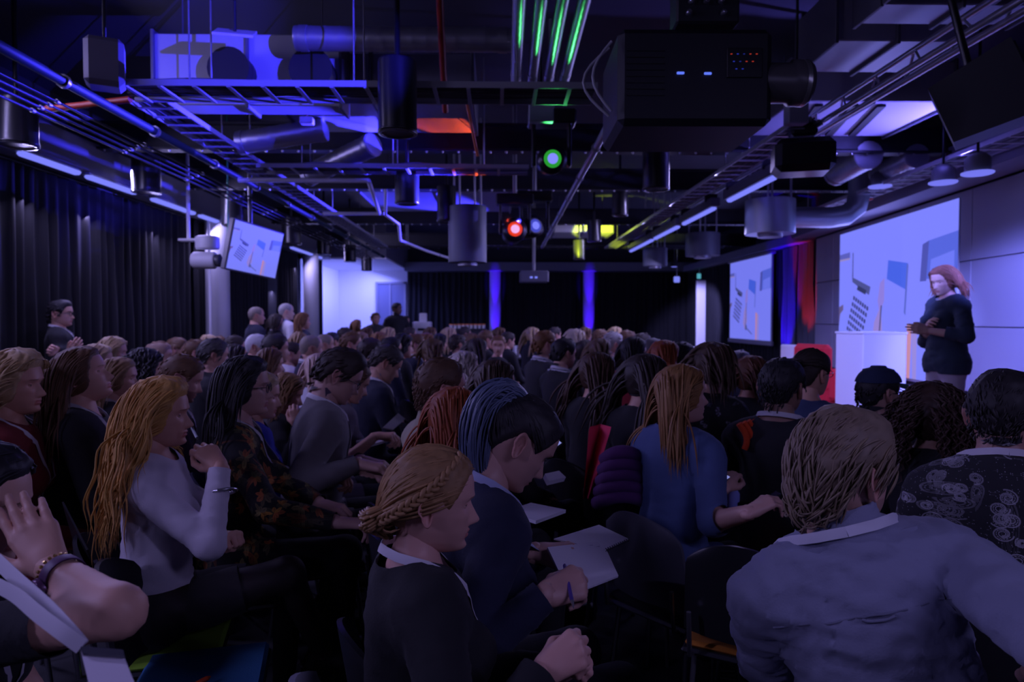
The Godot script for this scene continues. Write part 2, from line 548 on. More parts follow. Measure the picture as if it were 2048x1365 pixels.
func build_stage() -> void:
	var slide := slide_texture()
	# platform
	var platform := thing("stage_platform", "low stage platform with a reddish top under the speaker", "stage")
	var edge := [Vector3(2.95, 0, -4.3), wall_point(4.3, 0, 0.06), wall_point(12.0, 0, 0.06), Vector3(3.3, 0, -12.0)]
	for layer in [["platform_top", 0.24, 0.30, mat(0.42, 0.12, 0.14, 0.5)], ["platform_base", 0.0, 0.24, mat(0.03, 0.03, 0.04)]]:
		var b := MB.new()
		var lo := []
		var hi := []
		for p in edge:
			lo.push_back(p + Vector3(0, layer[1], 0))
			hi.push_back(p + Vector3(0, layer[2], 0))
		b.poly(lo, Vector3.DOWN)
		b.poly(hi, Vector3.UP)
		for k in 4:
			b.poly([lo[k], lo[(k + 1) % 4], hi[(k + 1) % 4], hi[k]], (edge[k] + edge[(k + 1) % 4]) * 0.5 - (edge[0] + edge[2]) * 0.5)
		part(layer[0], b, layer[3], platform)
	# wall of panels, three rows high
	var core := MB.new()
	core.poly([wall_point(3.4, 0.3, -0.03), wall_point(12.1, 0.3, -0.03), wall_point(12.1, 3.06, -0.03), wall_point(3.4, 3.06, -0.03)], Vector3(-1, 0, 0))
	core.poly([wall_point(3.4, 0.3, -0.18), wall_point(12.1, 0.3, -0.18), wall_point(12.1, 3.06, -0.18), wall_point(3.4, 3.06, -0.18)], Vector3(1, 0, 0))
	core.poly([wall_point(12.1, 0.3, -0.03), wall_point(12.1, 0.3, -0.18), wall_point(12.1, 3.06, -0.18), wall_point(12.1, 3.06, -0.03)], Vector3(0, 0, -1))
	var wall := struct("wall_stage", core, mat(0.02, 0.02, 0.03))
	var pm := mat(0.40, 0.41, 0.46, 0.42)
	var cols := [3.4, 4.6, 6.0, 7.4, 8.8, 10.2, 11.3, 12.1]
	var rows := [0.80, 1.52, 2.25, 3.04]
	for i in cols.size() - 1:
		for j in 3:
			var a := wall_point(cols[i], 0)
			var b2 := wall_point(cols[i + 1], 0)
			var dir := (b2 - a).normalized()
			var basis := Basis(dir, Vector3.UP, dir.cross(Vector3.UP))
			var mid: Vector3 = (a + b2) * 0.5 + Vector3(0, (rows[j] + rows[j + 1]) * 0.5, 0)
			part("panel", MB.new().box(mid, Vector3((b2 - a).length() - 0.010, rows[j + 1] - rows[j] - 0.010, 0.05), 0.004, basis), pm, wall)
	var a0 := wall_point(3.4, 0.53)
	var b0 := wall_point(12.1, 0.53)
	var dir0 := (b0 - a0).normalized()
	var base0 := Basis(dir0, Vector3.UP, dir0.cross(Vector3.UP))
	part("panel", MB.new().box((a0 + b0) * 0.5, Vector3((b0 - a0).length(), 0.44, 0.04), 0.004, base0), mat(0.3, 0.3, 0.36, 0.5), wall, "pale skirting panel below the wall panels")
	# the slide
	var s := thing("slide_screen", "large bright slide of a laptop and a phone on the stage wall", "screen")
	var p := [wall_point(10.97, 2.97, 0.045), wall_point(7.62, 2.97, 0.045), wall_point(7.62, 0.84, 0.045), wall_point(10.97, 0.84, 0.045)]
	var sm := MB.new()
	sm.quad_uv(p, Vector3(-1, 0, 0))
	part("slide_image", sm, screen_material(slide, 1.0), s)
	var bd := MB.new()
	bd.box((p[0] + p[2]) * 0.5 + Vector3(0.012, 0, 0), Vector3((p[0] - p[1]).length(), 2.13, 0.012), 0.0, base0)
	part("screen_sheet", bd, mat(0.6, 0.6, 0.6), s)
	# lectern
	var lec := thing("lectern", "plain white box lectern in front of the big slide", "lectern", Vector3(4.28, 0.3, -7.9), deg_to_rad(9.0))
	part("body", MB.new().box(Vector3(0.29, 0.565, -0.25), Vector3(0.58, 1.13, 0.5), 0.008), mat(0.86, 0.86, 0.88, 0.5), lec)
	part("top", MB.new().box(Vector3(0.29, 1.14, -0.25), Vector3(0.6, 0.025, 0.52), 0.005), mat(0.86, 0.86, 0.88, 0.4), lec)
	# stage furniture
	var wc := thing("stage_chair", "white high-backed chair standing at the back of the stage", "chair", Vector3(4.78, 0.3, -10.6), deg_to_rad(-60))
	part("backrest", MB.new().box(Vector3(0, 0.66, 0.22), Vector3(0.46, 0.5, 0.05), 0.03), mat(0.8, 0.8, 0.8, 0.6), wc)
	part("seat", MB.new().box(Vector3(0, 0.44, 0), Vector3(0.46, 0.06, 0.46), 0.03), mat(0.8, 0.8, 0.8, 0.6), wc)
	for sx in [-1, 1]:
		for sz in [-1, 1]:
			part("leg", MB.new().tube([Vector3(sx * 0.2, 0, sz * 0.2), Vector3(sx * 0.17, 0.42, sz * 0.17)], 0.012, 6), mat(0.4, 0.4, 0.4, 0.3, 0.8), wc)
	var ra := thing("armchair", "red armchair on stage beside the white lectern", "armchair", Vector3(4.78, 0.3, -9.75), deg_to_rad(-70))
	var red := cloth(0.65, 0.02, 0.03)
	part("seat", MB.new().box(Vector3(0, 0.28, 0), Vector3(0.66, 0.3, 0.66), 0.05), red, ra)
	part("backrest", MB.new().box(Vector3(0, 0.62, 0.3), Vector3(0.66, 0.66, 0.16), 0.06), red, ra)
	for sx in [-1, 1]:
		part("armrest", MB.new().box(Vector3(sx * 0.36, 0.40, 0), Vector3(0.12, 0.44, 0.7), 0.05), red, ra)
	for sx in [-1, 1]:
		for sz in [-1, 1]:
			part("leg", MB.new().tube([Vector3(sx * 0.27, 0, sz * 0.27), Vector3(sx * 0.27, 0.14, sz * 0.27)], 0.02, 8), mat(0.05, 0.05, 0.05, 0.4), ra)
	# far screen with its bottom bar
	var fs := thing("projection_screen", "smaller hanging projection screen beside the blue lit curtain", "screen")
	var fq := [Vector3(5.58, 2.97, -16.3), Vector3(5.58, 2.97, -13.85), Vector3(5.58, 1.16, -13.85), Vector3(5.58, 1.16, -16.3)]
	var fm := MB.new()
	fm.quad_uv(fq, Vector3(-1, 0, 0))
	part("slide_image", fm, screen_material(slide, 0.85), fs)
	part("screen_sheet", slab(Vector3(5.59, 1.10, -16.36), Vector3(5.60, 2.99, -13.79)), mat(0.3, 0.3, 0.35), fs)
	part("bottom_bar", slab(Vector3(5.56, 1.06, -16.38), Vector3(5.62, 1.15, -13.77), 0.01), mat(0.3, 0.3, 0.34, 0.5), fs)
	part("case", slab(Vector3(5.54, 2.94, -16.4), Vector3(5.64, 3.01, -13.75), 0.01), mat(0.3, 0.3, 0.34, 0.5), fs)
	# hanging television
	var tv := thing("television", "tilted flat television hung from the ceiling near the grey column", "television", at(512, 501, 8.2), 0.0)
	tv.basis = Basis.from_euler(Vector3(deg_to_rad(10), deg_to_rad(68), deg_to_rad(-5)))
	part("case", MB.new().box(Vector3(0, 0, -0.035), Vector3(0.88, 0.60, 0.07), 0.01), mat(0.12, 0.12, 0.15, 0.4), tv)
	var tm := MB.new()
	tm.quad_uv([Vector3(-0.42, 0.28, 0.003), Vector3(0.42, 0.28, 0.003), Vector3(0.42, -0.28, 0.003), Vector3(-0.42, -0.28, 0.003)], Vector3(0, 0, 1))
	part("display", tm, screen_material(slide, 0.9), tv)
	part("mount_pole", MB.new().tube([Vector3(0, 0.0, -0.08), tv.basis.inverse() * Vector3(0, 4.1 - tv.position.y, 0) + Vector3(0, 0, -0.08)], 0.025, 8), mat(0.1, 0.1, 0.12, 0.4, 0.5), tv)

# ------------------------------------------------------------------ ceiling services
func pipe(label: String, path: Array, r: float, m: Material, called := "conduit", category := "pipe", sides := 10) -> Node3D:
	var o := thing(called, label, category)
	part("pipe_run", MB.new().tube(path, r, sides), m, o)
	# saddle clips along the run
	for i in path.size() - 1:
		var a: Vector3 = path[i]
		var b: Vector3 = path[i + 1]
		var k := int((b - a).length() / 1.1)
		for j in k:
			var p := a.lerp(b, (j + 0.5) / k)
			var d := (b - a).normalized()
			part("clip", MB.new().tube([p - d * 0.015, p + d * 0.015], r * 1.25 + 0.003, 10), mat(0.4, 0.4, 0.42, 0.4, 0.6), o)
	return o

func ladder_tray(label: String, a: Vector3, b: Vector3, width: float, m: Material, cables: int) -> void:
	var o := thing("cable_tray", label, "cable tray")
	var d := (b - a).normalized()
	var sd := d.cross(Vector3.UP).normalized()
	for s in [-1, 1]:
		var mid: Vector3 = (a + b) * 0.5 + sd * (s * width * 0.5)
		part("side_rail", MB.new().box(mid, Vector3((b - a).length(), 0.04, 0.010), 0.0, Basis(d, Vector3.UP, sd)), m, o)
	var steps := int((b - a).length() / 0.22)
	for k in steps:
		part("rung", MB.new().box(a + d * (0.22 * (k + 0.5)) - Vector3(0, 0.02, 0), Vector3(0.025, 0.012, width), 0.0, Basis(d, Vector3.UP, sd)), m, o)
	for k in cables:
		var path := []
		var off := (k + 0.5) / cables - 0.5
		for j in 13:
			var t := j / 12.0
			path.push_back(a.lerp(b, t) + sd * (off * width * 0.85 + noise.get_noise_2d(k * 9.1, t * 5.0) * 0.03) + Vector3(0, 0.012 + absf(noise.get_noise_2d(t * 4.0, k * 5.3)) * 0.04, 0))
		part("cable", MB.new().tube(path, 0.009 + 0.004 * (k % 3), 5), mat(0.08 + 0.12 * (k % 2), 0.08 + 0.12 * (k % 2), 0.1 + 0.12 * (k % 2), 0.5), o)
	for k in 3:
		var p := a.lerp(b, (k + 0.5) / 3.0)
		for s in [-1, 1]:
			part("hanger_rod", MB.new().tube([p + sd * (s * width * 0.5), Vector3(p.x, 4.1, p.z) + sd * (s * width * 0.5)], 0.006, 5), mat(0.4, 0.4, 0.42, 0.4, 0.7), o)

func duct(label: String, a: Vector3, b: Vector3, m: Material, seam_axis: int) -> void:
	# rectangular sheet metal duct between two corners, with flanged joints
	var o := thing("air_duct", label, "duct")
	part("sheet_body", slab(a, b, 0.008), m, o)
	var size := (b - a).abs()
	var lo := Vector3(minf(a.x, b.x), minf(a.y, b.y), minf(a.z, b.z))
	var count := maxi(2, int(size[seam_axis] / 0.7))
	if lo.y + size.y < 4.06:
		for t in [0.12, 0.88]:
			var p := Vector3(lo.x + size.x * t, lo.y + size.y, lo.z + size.z * 0.5)
			part("hanger_rod", MB.new().tube([p, Vector3(p.x, 4.1, p.z)], 0.006, 5), mat(0.1, 0.1, 0.11, 0.5), o)
	for k in count + 1:
		var c := lo + size * 0.5
		c[seam_axis] = lo[seam_axis] + size[seam_axis] * k / count
		var fs := size + Vector3(0.05, 0.05, 0.05)
		fs[seam_axis] = 0.025
		part("flange", MB.new().box(c, fs, 0.004), mat(0.16, 0.16, 0.19, 0.5, 0.4), o)

func spiral_duct(label: String, a: Vector3, b: Vector3, r: float, m: Material, elbow := []) -> Node3D:
	var o := thing("round_duct", label, "duct")
	var d := (b - a).normalized()
	var n_ := maxi(3, int((b - a).length() / 0.10))
	var path := []
	var rad := []
	for k in n_ + 1:
		for e in 3:
			if k == n_ and e > 0:
				break
			path.push_back(a.lerp(b, k / float(n_)) + d * ((0.0 if e == 0 else 0.012 * e)))
			rad.push_back(r * (1.035 if e == 1 else 1.0))
	part("spiral_body", MB.new().tube(path, rad, 20), m, o)
	if elbow.size() > 0:
		part("elbow", MB.new().tube(elbow, r * 1.0, 18), m, o)
	for t in [0.04, 0.96]:
		var p := a.lerp(b, t)
		part("collar", MB.new().tube([p - d * 0.03, p + d * 0.03], r * 1.07, 20), m, o)
	return o

func build_ceiling() -> void:
	var steel := mat(0.022, 0.022, 0.027, 0.5)
	var silver := mat(0.55, 0.55, 0.6, 0.38, 0.85)
	var sheet := mat(0.36, 0.36, 0.42, 0.42, 0.35)
	var pale := mat(0.6, 0.6, 0.64, 0.6)
	var blackm := mat(0.02, 0.02, 0.025, 0.45)
	# steel beams across the room
	for z in [-1.2, -7.2, -9.3, -12.6, -16.2]:
		var o := MB.new()
		for y in [3.36, 3.62]:
			o.box(Vector3(0.85, y, z), Vector3(10.6, 0.025, 0.16), 0.003)
		o.box(Vector3(0.85, 3.49, z), Vector3(10.6, 0.26, 0.02))
		var bm := struct("beam_ceiling", o, steel)
		for k in 60:
			var x := -4.2 + k * 0.165
			part("bolt", MB.new().lathe([[0.012, 0.0], [0.012, -0.012], [0.005, -0.02]], Transform3D(Basis.IDENTITY, Vector3(x, 3.347, z + 0.05)), 6), mat(0.6, 0.6, 0.62, 0.3, 0.9), bm)
	# cable trays
	ladder_tray("cable tray crossing the ceiling, lit blue at one end and red at the other", Vector3(-2.5, 3.12, -4.64), Vector3(0.65, 3.12, -4.64), 0.34, mat(0.3, 0.3, 0.33, 0.5), 14)
	ladder_tray("blue lit ladder tray running away along the ceiling beside the curtain", Vector3(-2.45, 3.14, -4.9), Vector3(-2.45, 3.14, -14.5), 0.26, mat(0.3, 0.3, 0.33, 0.5), 7)
	ladder_tray("cable tray over the blue flexible ducts in mid ceiling", Vector3(-2.3, 3.07, -6.75), Vector3(0.3, 3.07, -6.75), 0.3, mat(0.3, 0.3, 0.33, 0.5), 10)
	ladder_tray("cable ladder above the row of strip lights before the stage", Vector3(2.45, 3.16, -5.4), Vector3(2.45, 3.16, -14.9), 0.24, silver, 8)
	ladder_tray("cable tray along the top of the stage wall beam", Vector3(4.35, 3.16, -3.6), Vector3(4.75, 3.16, -12.0), 0.3, pale, 8)
	ladder_tray("dark cable tray crossing the far ceiling near the second projector", Vector3(-3.4, 3.2, -15.2), Vector3(5.0, 3.2, -15.2), 0.3, steel, 5)
	# long pipes towards the back
	pipe("dusky blue long pipe running over the curtain side of the ceiling", [Vector3(-2.66, 3.06, -1.5), Vector3(-2.66, 3.06, -16.0)], 0.032, mat(0.012, 0.03, 0.045, 0.6))
	for k in 4:
		pipe(["topmost thin steel conduit of the bundle above the strip lights", "second thin steel conduit of the bundle above the strip lights", "third thin steel conduit of the bundle above the strip lights", "lowest thin steel conduit of the bundle above the strip lights"][k],
			[Vector3(-2.95 - 0.055 * k, 3.06 - 0.02 * k, -3.0), Vector3(-2.95 - 0.055 * k, 3.06 - 0.02 * k, -16.5)], 0.010, mat(0.02, 0.02, 0.025, 0.6), "conduit", "pipe", 6)
	pipe("steel conduit running from the big projector to the far projector", [Vector3(0.80, 3.02, -3.9), Vector3(0.86, 3.0, -13.2)], 0.03, silver)
	pipe("red sprinkler pipe crossing high above the cable tray", [Vector3(-3.2, 3.09, -4.95), Vector3(-2.5, 3.10, -4.75)], 0.022, mat(0.4, 0.04, 0.015, 0.5))
	pipe("dark red sprinkler pipe dropping from the ceiling beam", [Vector3(-0.32, 4.05, -3.3), Vector3(-0.40, 3.2, -5.3)], 0.024, mat(0.45, 0.05, 0.03, 0.4))
	pipe("orange red vertical pipe hanging next to the big black cylinder", [Vector3(-0.26, 3.42, -5.7), Vector3(-0.17, 3.0, -5.9)], 0.013, mat(0.8, 0.2, 0.08, 0.35))
	pipe("red pipe rising behind the round silver drum", [Vector3(4.1, 2.96, -9.8), Vector3(4.75, 3.14, -8.6)], 0.02, mat(0.7, 0.05, 0.03, 0.4))
	for k in 4:
		spiral_duct(["first of four shining silver pipes, lit green, beside the black cylinder", "second of four shining silver pipes lit green", "third of four shining silver pipes lit green", "fourth of four shining silver pipes, lit green, beside the big projector"][k], Vector3(0.10 + 0.125 * k, 3.42, -1.6), Vector3(0.14 + 0.122 * k, 3.42, -5.25), 0.04, silver)
	spiral_duct("silver round duct crossing above the black cylinder", Vector3(-1.45, 3.62, -5.0), Vector3(0.1, 3.62, -5.0), 0.085, silver)
	spiral_duct("dark round duct end with a black mouth in the blue light", at(458, 137, 5.05), at(458, 137, 5.05) + Vector3(0.0, 0.0, -0.24), 0.145, blackm)
	spiral_duct("dark round duct end half hidden behind the hanging cylinder", at(622, 140, 5.05), at(622, 140, 5.05) + Vector3(0.0, 0.0, -0.24), 0.15, blackm)
	spiral_duct("silver flexible duct lit bright blue, ending at the ceiling panel", Vector3(-2.35, 3.2, -6.3), Vector3(-1.55, 3.32, -6.25), 0.10, silver)
	spiral_duct("second blue lit flexible duct below the ceiling panel", Vector3(-2.0, 3.12, -7.3), Vector3(-1.2, 3.3, -6.7), 0.11, silver)
	spiral_duct("round duct end with a bright blue rim over the stage", at(1738, 310, 7.2), at(1738, 310, 7.2) + Vector3(0.1, 0, -0.9), 0.14, silver)
	spiral_duct("second round duct end with a blue rim over the stage", at(1835, 312, 7.2), at(1835, 312, 7.2) + Vector3(0.1, 0, -0.9), 0.12, silver)
	# boxes of sheet metal
	duct("sheet metal duct with a blue and red lit underside over the aisle", Vector3(-1.85, 3.40, -5.6), Vector3(-0.2, 3.75, -6.65), sheet, 0)
	duct("tall sheet metal duct face catching blue rings of light behind the cable tray", Vector3(-2.62, 3.24, -5.32), Vector3(-1.2, 3.78, -5.56), mat(0.4, 0.4, 0.45, 0.5), 0)
	duct("deep blue lit duct at the top of the ceiling before the first beam", Vector3(-2.4, 3.7, -2.6), Vector3(-1.5, 4.05, -4.3), sheet, 2)
	duct("long dark duct high over the middle of the room", Vector3(-1.44, 3.7, -2.4), Vector3(0.9, 4.05, -3.2), mat(0.10, 0.10, 0.12, 0.5, 0.3), 0)
	duct("dark duct behind the first black cylinder towards the back", Vector3(-1.9, 3.36, -9.5), Vector3(0.2, 3.7, -11.2), sheet, 0)
	duct("broad ceiling duct with slanting slots over the stage front", Vector3(2.55, 3.5, -5.95), Vector3(4.0, 3.85, -7.05), mat(0.5, 0.5, 0.56, 0.5, 0.2), 0)
	duct("wide ceiling duct reflecting violet light above the big projector", Vector3(2.3, 3.5, -4.66), Vector3(3.15, 3.85, -5.25), mat(0.45, 0.45, 0.52, 0.4, 0.3), 0)
	duct("ceiling duct strip between the two wide ones above the stage", Vector3(2.3, 3.5, -4.12), Vector3(3.3, 3.85, -4.40), mat(0.45, 0.45, 0.52, 0.4, 0.3), 0)
	duct("pale ceiling duct at the top edge above the black loudspeaker", Vector3(2.3, 3.5, -3.4), Vector3(3.6, 3.85, -4.05), mat(0.4, 0.4, 0.46, 0.4, 0.3), 0)
	duct("back duct lit yellow green near the far ceiling", Vector3(1.1, 3.30, -13.3), Vector3(2.25, 3.6, -14.3), mat(0.5, 0.5, 0.5, 0.5), 0)
	for k in 3:
		var q := Vector3(2.95 + 0.32 * k - (0.08 if k == 2 else 0.0), 3.487, -6.5)
		solo("ceiling_slot", MB.new().box(q, Vector3(0.07, 0.02, 1.0), 0.0, Basis(Vector3.UP, deg_to_rad(-14))), blackm, ["black slot diffuser nearest the stage lamp under the broad duct", "middle black slot diffuser under the broad duct", "black slot diffuser nearest the loudspeaker under the broad duct"][k], "vent")
	# silver drum diffusers
	for q in [[1540, 435, 8.5, 0.30, 0.42, "large silver drum diffuser over the stage with pipes above it", 1], [1405, 490, 12.2, 0.30, 0.4, "dull silver drum diffuser further back before the far screen", 0], [1310, 515, 13.6, 0.24, 0.36, "small silver drum diffuser behind the last strip light", 0], [935, 470, 8.6, 0.24, 0.7, "tall dark silver drum hanging near the red lamp", 0]]:
		var o := thing("drum_diffuser", q[5], "diffuser", at(q[0], q[1], q[2]))
		part("drum", MB.new().lathe([[q[3] * 0.99, q[4] * 0.5], [q[3], q[4] * 0.5 - 0.02], [q[3], -q[4] * 0.5 + 0.02], [q[3] * 0.99, -q[4] * 0.5]], Transform3D(), 36), mat(0.5, 0.55, 0.6, 0.35, 0.7) if q[6] == 1 else mat(0.12, 0.13, 0.16, 0.5, 0.3), o)
		part("neck_ring", MB.new().lathe([[q[3] * 0.5, -q[4] * 0.5], [q[3] * 0.5, -q[4] * 0.5 - 0.04]], Transform3D(), 24), mat(0.3, 0.3, 0.35, 0.4, 0.6), o)
		for k in 4:
			var a := TAU * (k + 0.3) / 4.0
			part("hanger_rod", MB.new().tube([Vector3(cos(a) * q[3] * 0.8, q[4] * 0.5, sin(a) * q[3] * 0.8), Vector3(cos(a) * q[3] * 0.8, 4.1 - o.position.y, sin(a) * q[3] * 0.8)], 0.014, 6), silver, o)
		if q[6] == 1:
			part("elbow", MB.new().tube([Vector3(0.2, 0, 0), Vector3(0.75, 0, 0), Vector3(0.95, 0.03, 0), Vector3(1.08, 0.13, 0), Vector3(1.12, 0.3, 0), Vector3(1.12, 0.6, 0)], 0.13, 20), mat(0.5, 0.55, 0.6, 0.35, 0.7), o)
	# white conduit frame
	var fr := thing("conduit_rack", "thin white rectangular frame hanging in the blue lit ceiling", "rack")
	for q in [[Vector3(-2.6, 3.0, -6.95), Vector3(-1.3, 3.0, -6.95)], [Vector3(-1.3, 3.0, -6.95), Vector3(-1.56, 3.0, -9.1)], [Vector3(-2.3, 3.0, -9.1), Vector3(-1.5, 3.0, -9.1)]]:
		part("rail", MB.new().tube(q, 0.024, 6), mat(0.75, 0.75, 0.8, 0.5), fr)
	pipe("white bent cable hose leading away from the hanging frame", [Vector3(-1.5, 3.36, -9.25), Vector3(-1.5, 3.0, -9.2), Vector3(-1.38, 2.93, -9.6), Vector3(-1.5, 2.82, -10.6), Vector3(-1.2, 2.76, -11.6), Vector3(-0.9, 2.76, -13)], 0.022, mat(0.75, 0.75, 0.8, 0.5), "cable_hose", "hose")
	# pale access boxes
	var ab := thing("wall_speaker_box", "pale violet square loudspeaker box hanging in the ceiling shadows", "loudspeaker", at(210, 130, 4.3), deg_to_rad(25))
	part("body", MB.new().box(Vector3.ZERO, Vector3(0.22, 0.30, 0.2), 0.03), mat(0.16, 0.15, 0.2, 0.6), ab)
	part("mount_bracket", MB.new().tube([Vector3(0, 0.15, 0), Vector3(0, 4.1 - ab.position.y, 0)], 0.012, 6), steel, ab)
	var g1 := thing("junction_box", "small pale junction box hanging under the red lit duct", "junction box", at(614, 242, 5.7))
	part("body", MB.new().box(Vector3.ZERO, Vector3(0.11, 0.06, 0.08), 0.008), mat(0.6, 0.55, 0.6, 0.5), g1)
	part("mount_stem", MB.new().tube([Vector3(0, 0.03, 0), Vector3(0, 0.2, 0)], 0.008, 6), mat(0.5, 0.1, 0.08, 0.5), g1)
	var g2 := thing("control_box", "grey flat control box hanging above the green lamp", "control box", at(1082, 215, 5.2))
	part("body", MB.new().box(Vector3.ZERO, Vector3(0.19, 0.23, 0.08), 0.008), mat(0.3, 0.32, 0.38, 0.5), g2)
	part("mount_stem", MB.new().tube([Vector3(0, 0.1, 0), Vector3(0, 4.1 - g2.position.y, 0)], 0.01, 6), steel, g2)
	var g3 := thing("control_box", "grey box hanging beside the moving head lamp over the stage", "control box", at(1592, 225, 5.0))
	part("body", MB.new().box(Vector3.ZERO, Vector3(0.15, 0.18, 0.1), 0.008), mat(0.22, 0.22, 0.3, 0.5), g3)
	part("mount_stem", MB.new().tube([Vector3(0, 0.08, 0), Vector3(0, 4.1 - g3.position.y, 0)], 0.01, 6), steel, g3)
	var g4 := thing("ceiling_plate", "bright blue and red lit plate at the end of a duct", "plate", at(470, 66, 4.6))
	part("body", MB.new().box(Vector3.ZERO, Vector3(0.26, 0.02, 0.22), 0.004, Basis.from_euler(Vector3(0.5, 0.2, 0))), mat(0.7, 0.7, 0.7, 0.5), g4)
	part("mount_stem", MB.new().tube([Vector3(0, 0, 0), Vector3(0, 4.1 - g4.position.y, 0)], 0.01, 6), steel, g4)

# cut metal mask that gives a beam its pattern: spiral bars or broken rings
func gobo(mid: Vector3, dir: Vector3, r: float, spiral: bool) -> MB:
	var u := dir.cross(Vector3.UP).normalized()
	var w := u.cross(dir)
	var b := MB.new()
	if spiral:
		for k in 5:
			var path := []
			var outs := []
			for i in 15:
				var t := i / 14.0
				var a := TAU * k / 5.0 + t * 3.6
				path.push_back(mid + (u * cos(a) + w * sin(a)) * (r * (0.12 + 0.95 * t)))
				outs.push_back(dir)
			b.ribbon(path, outs, r * 0.20, 0.0006)
	else:
		for k in 4:
			for g in 2:
				var path := []
				var outs := []
				for i in 13:
					var a := TAU * (g * 0.5 + 0.40 * i / 12.0) + k * 0.8
					path.push_back(mid + (u * cos(a) + w * sin(a)) * (r * (0.22 + 0.24 * k)))
					outs.push_back(dir)
				b.ribbon(path, outs, r * 0.10, 0.0006)
	return b

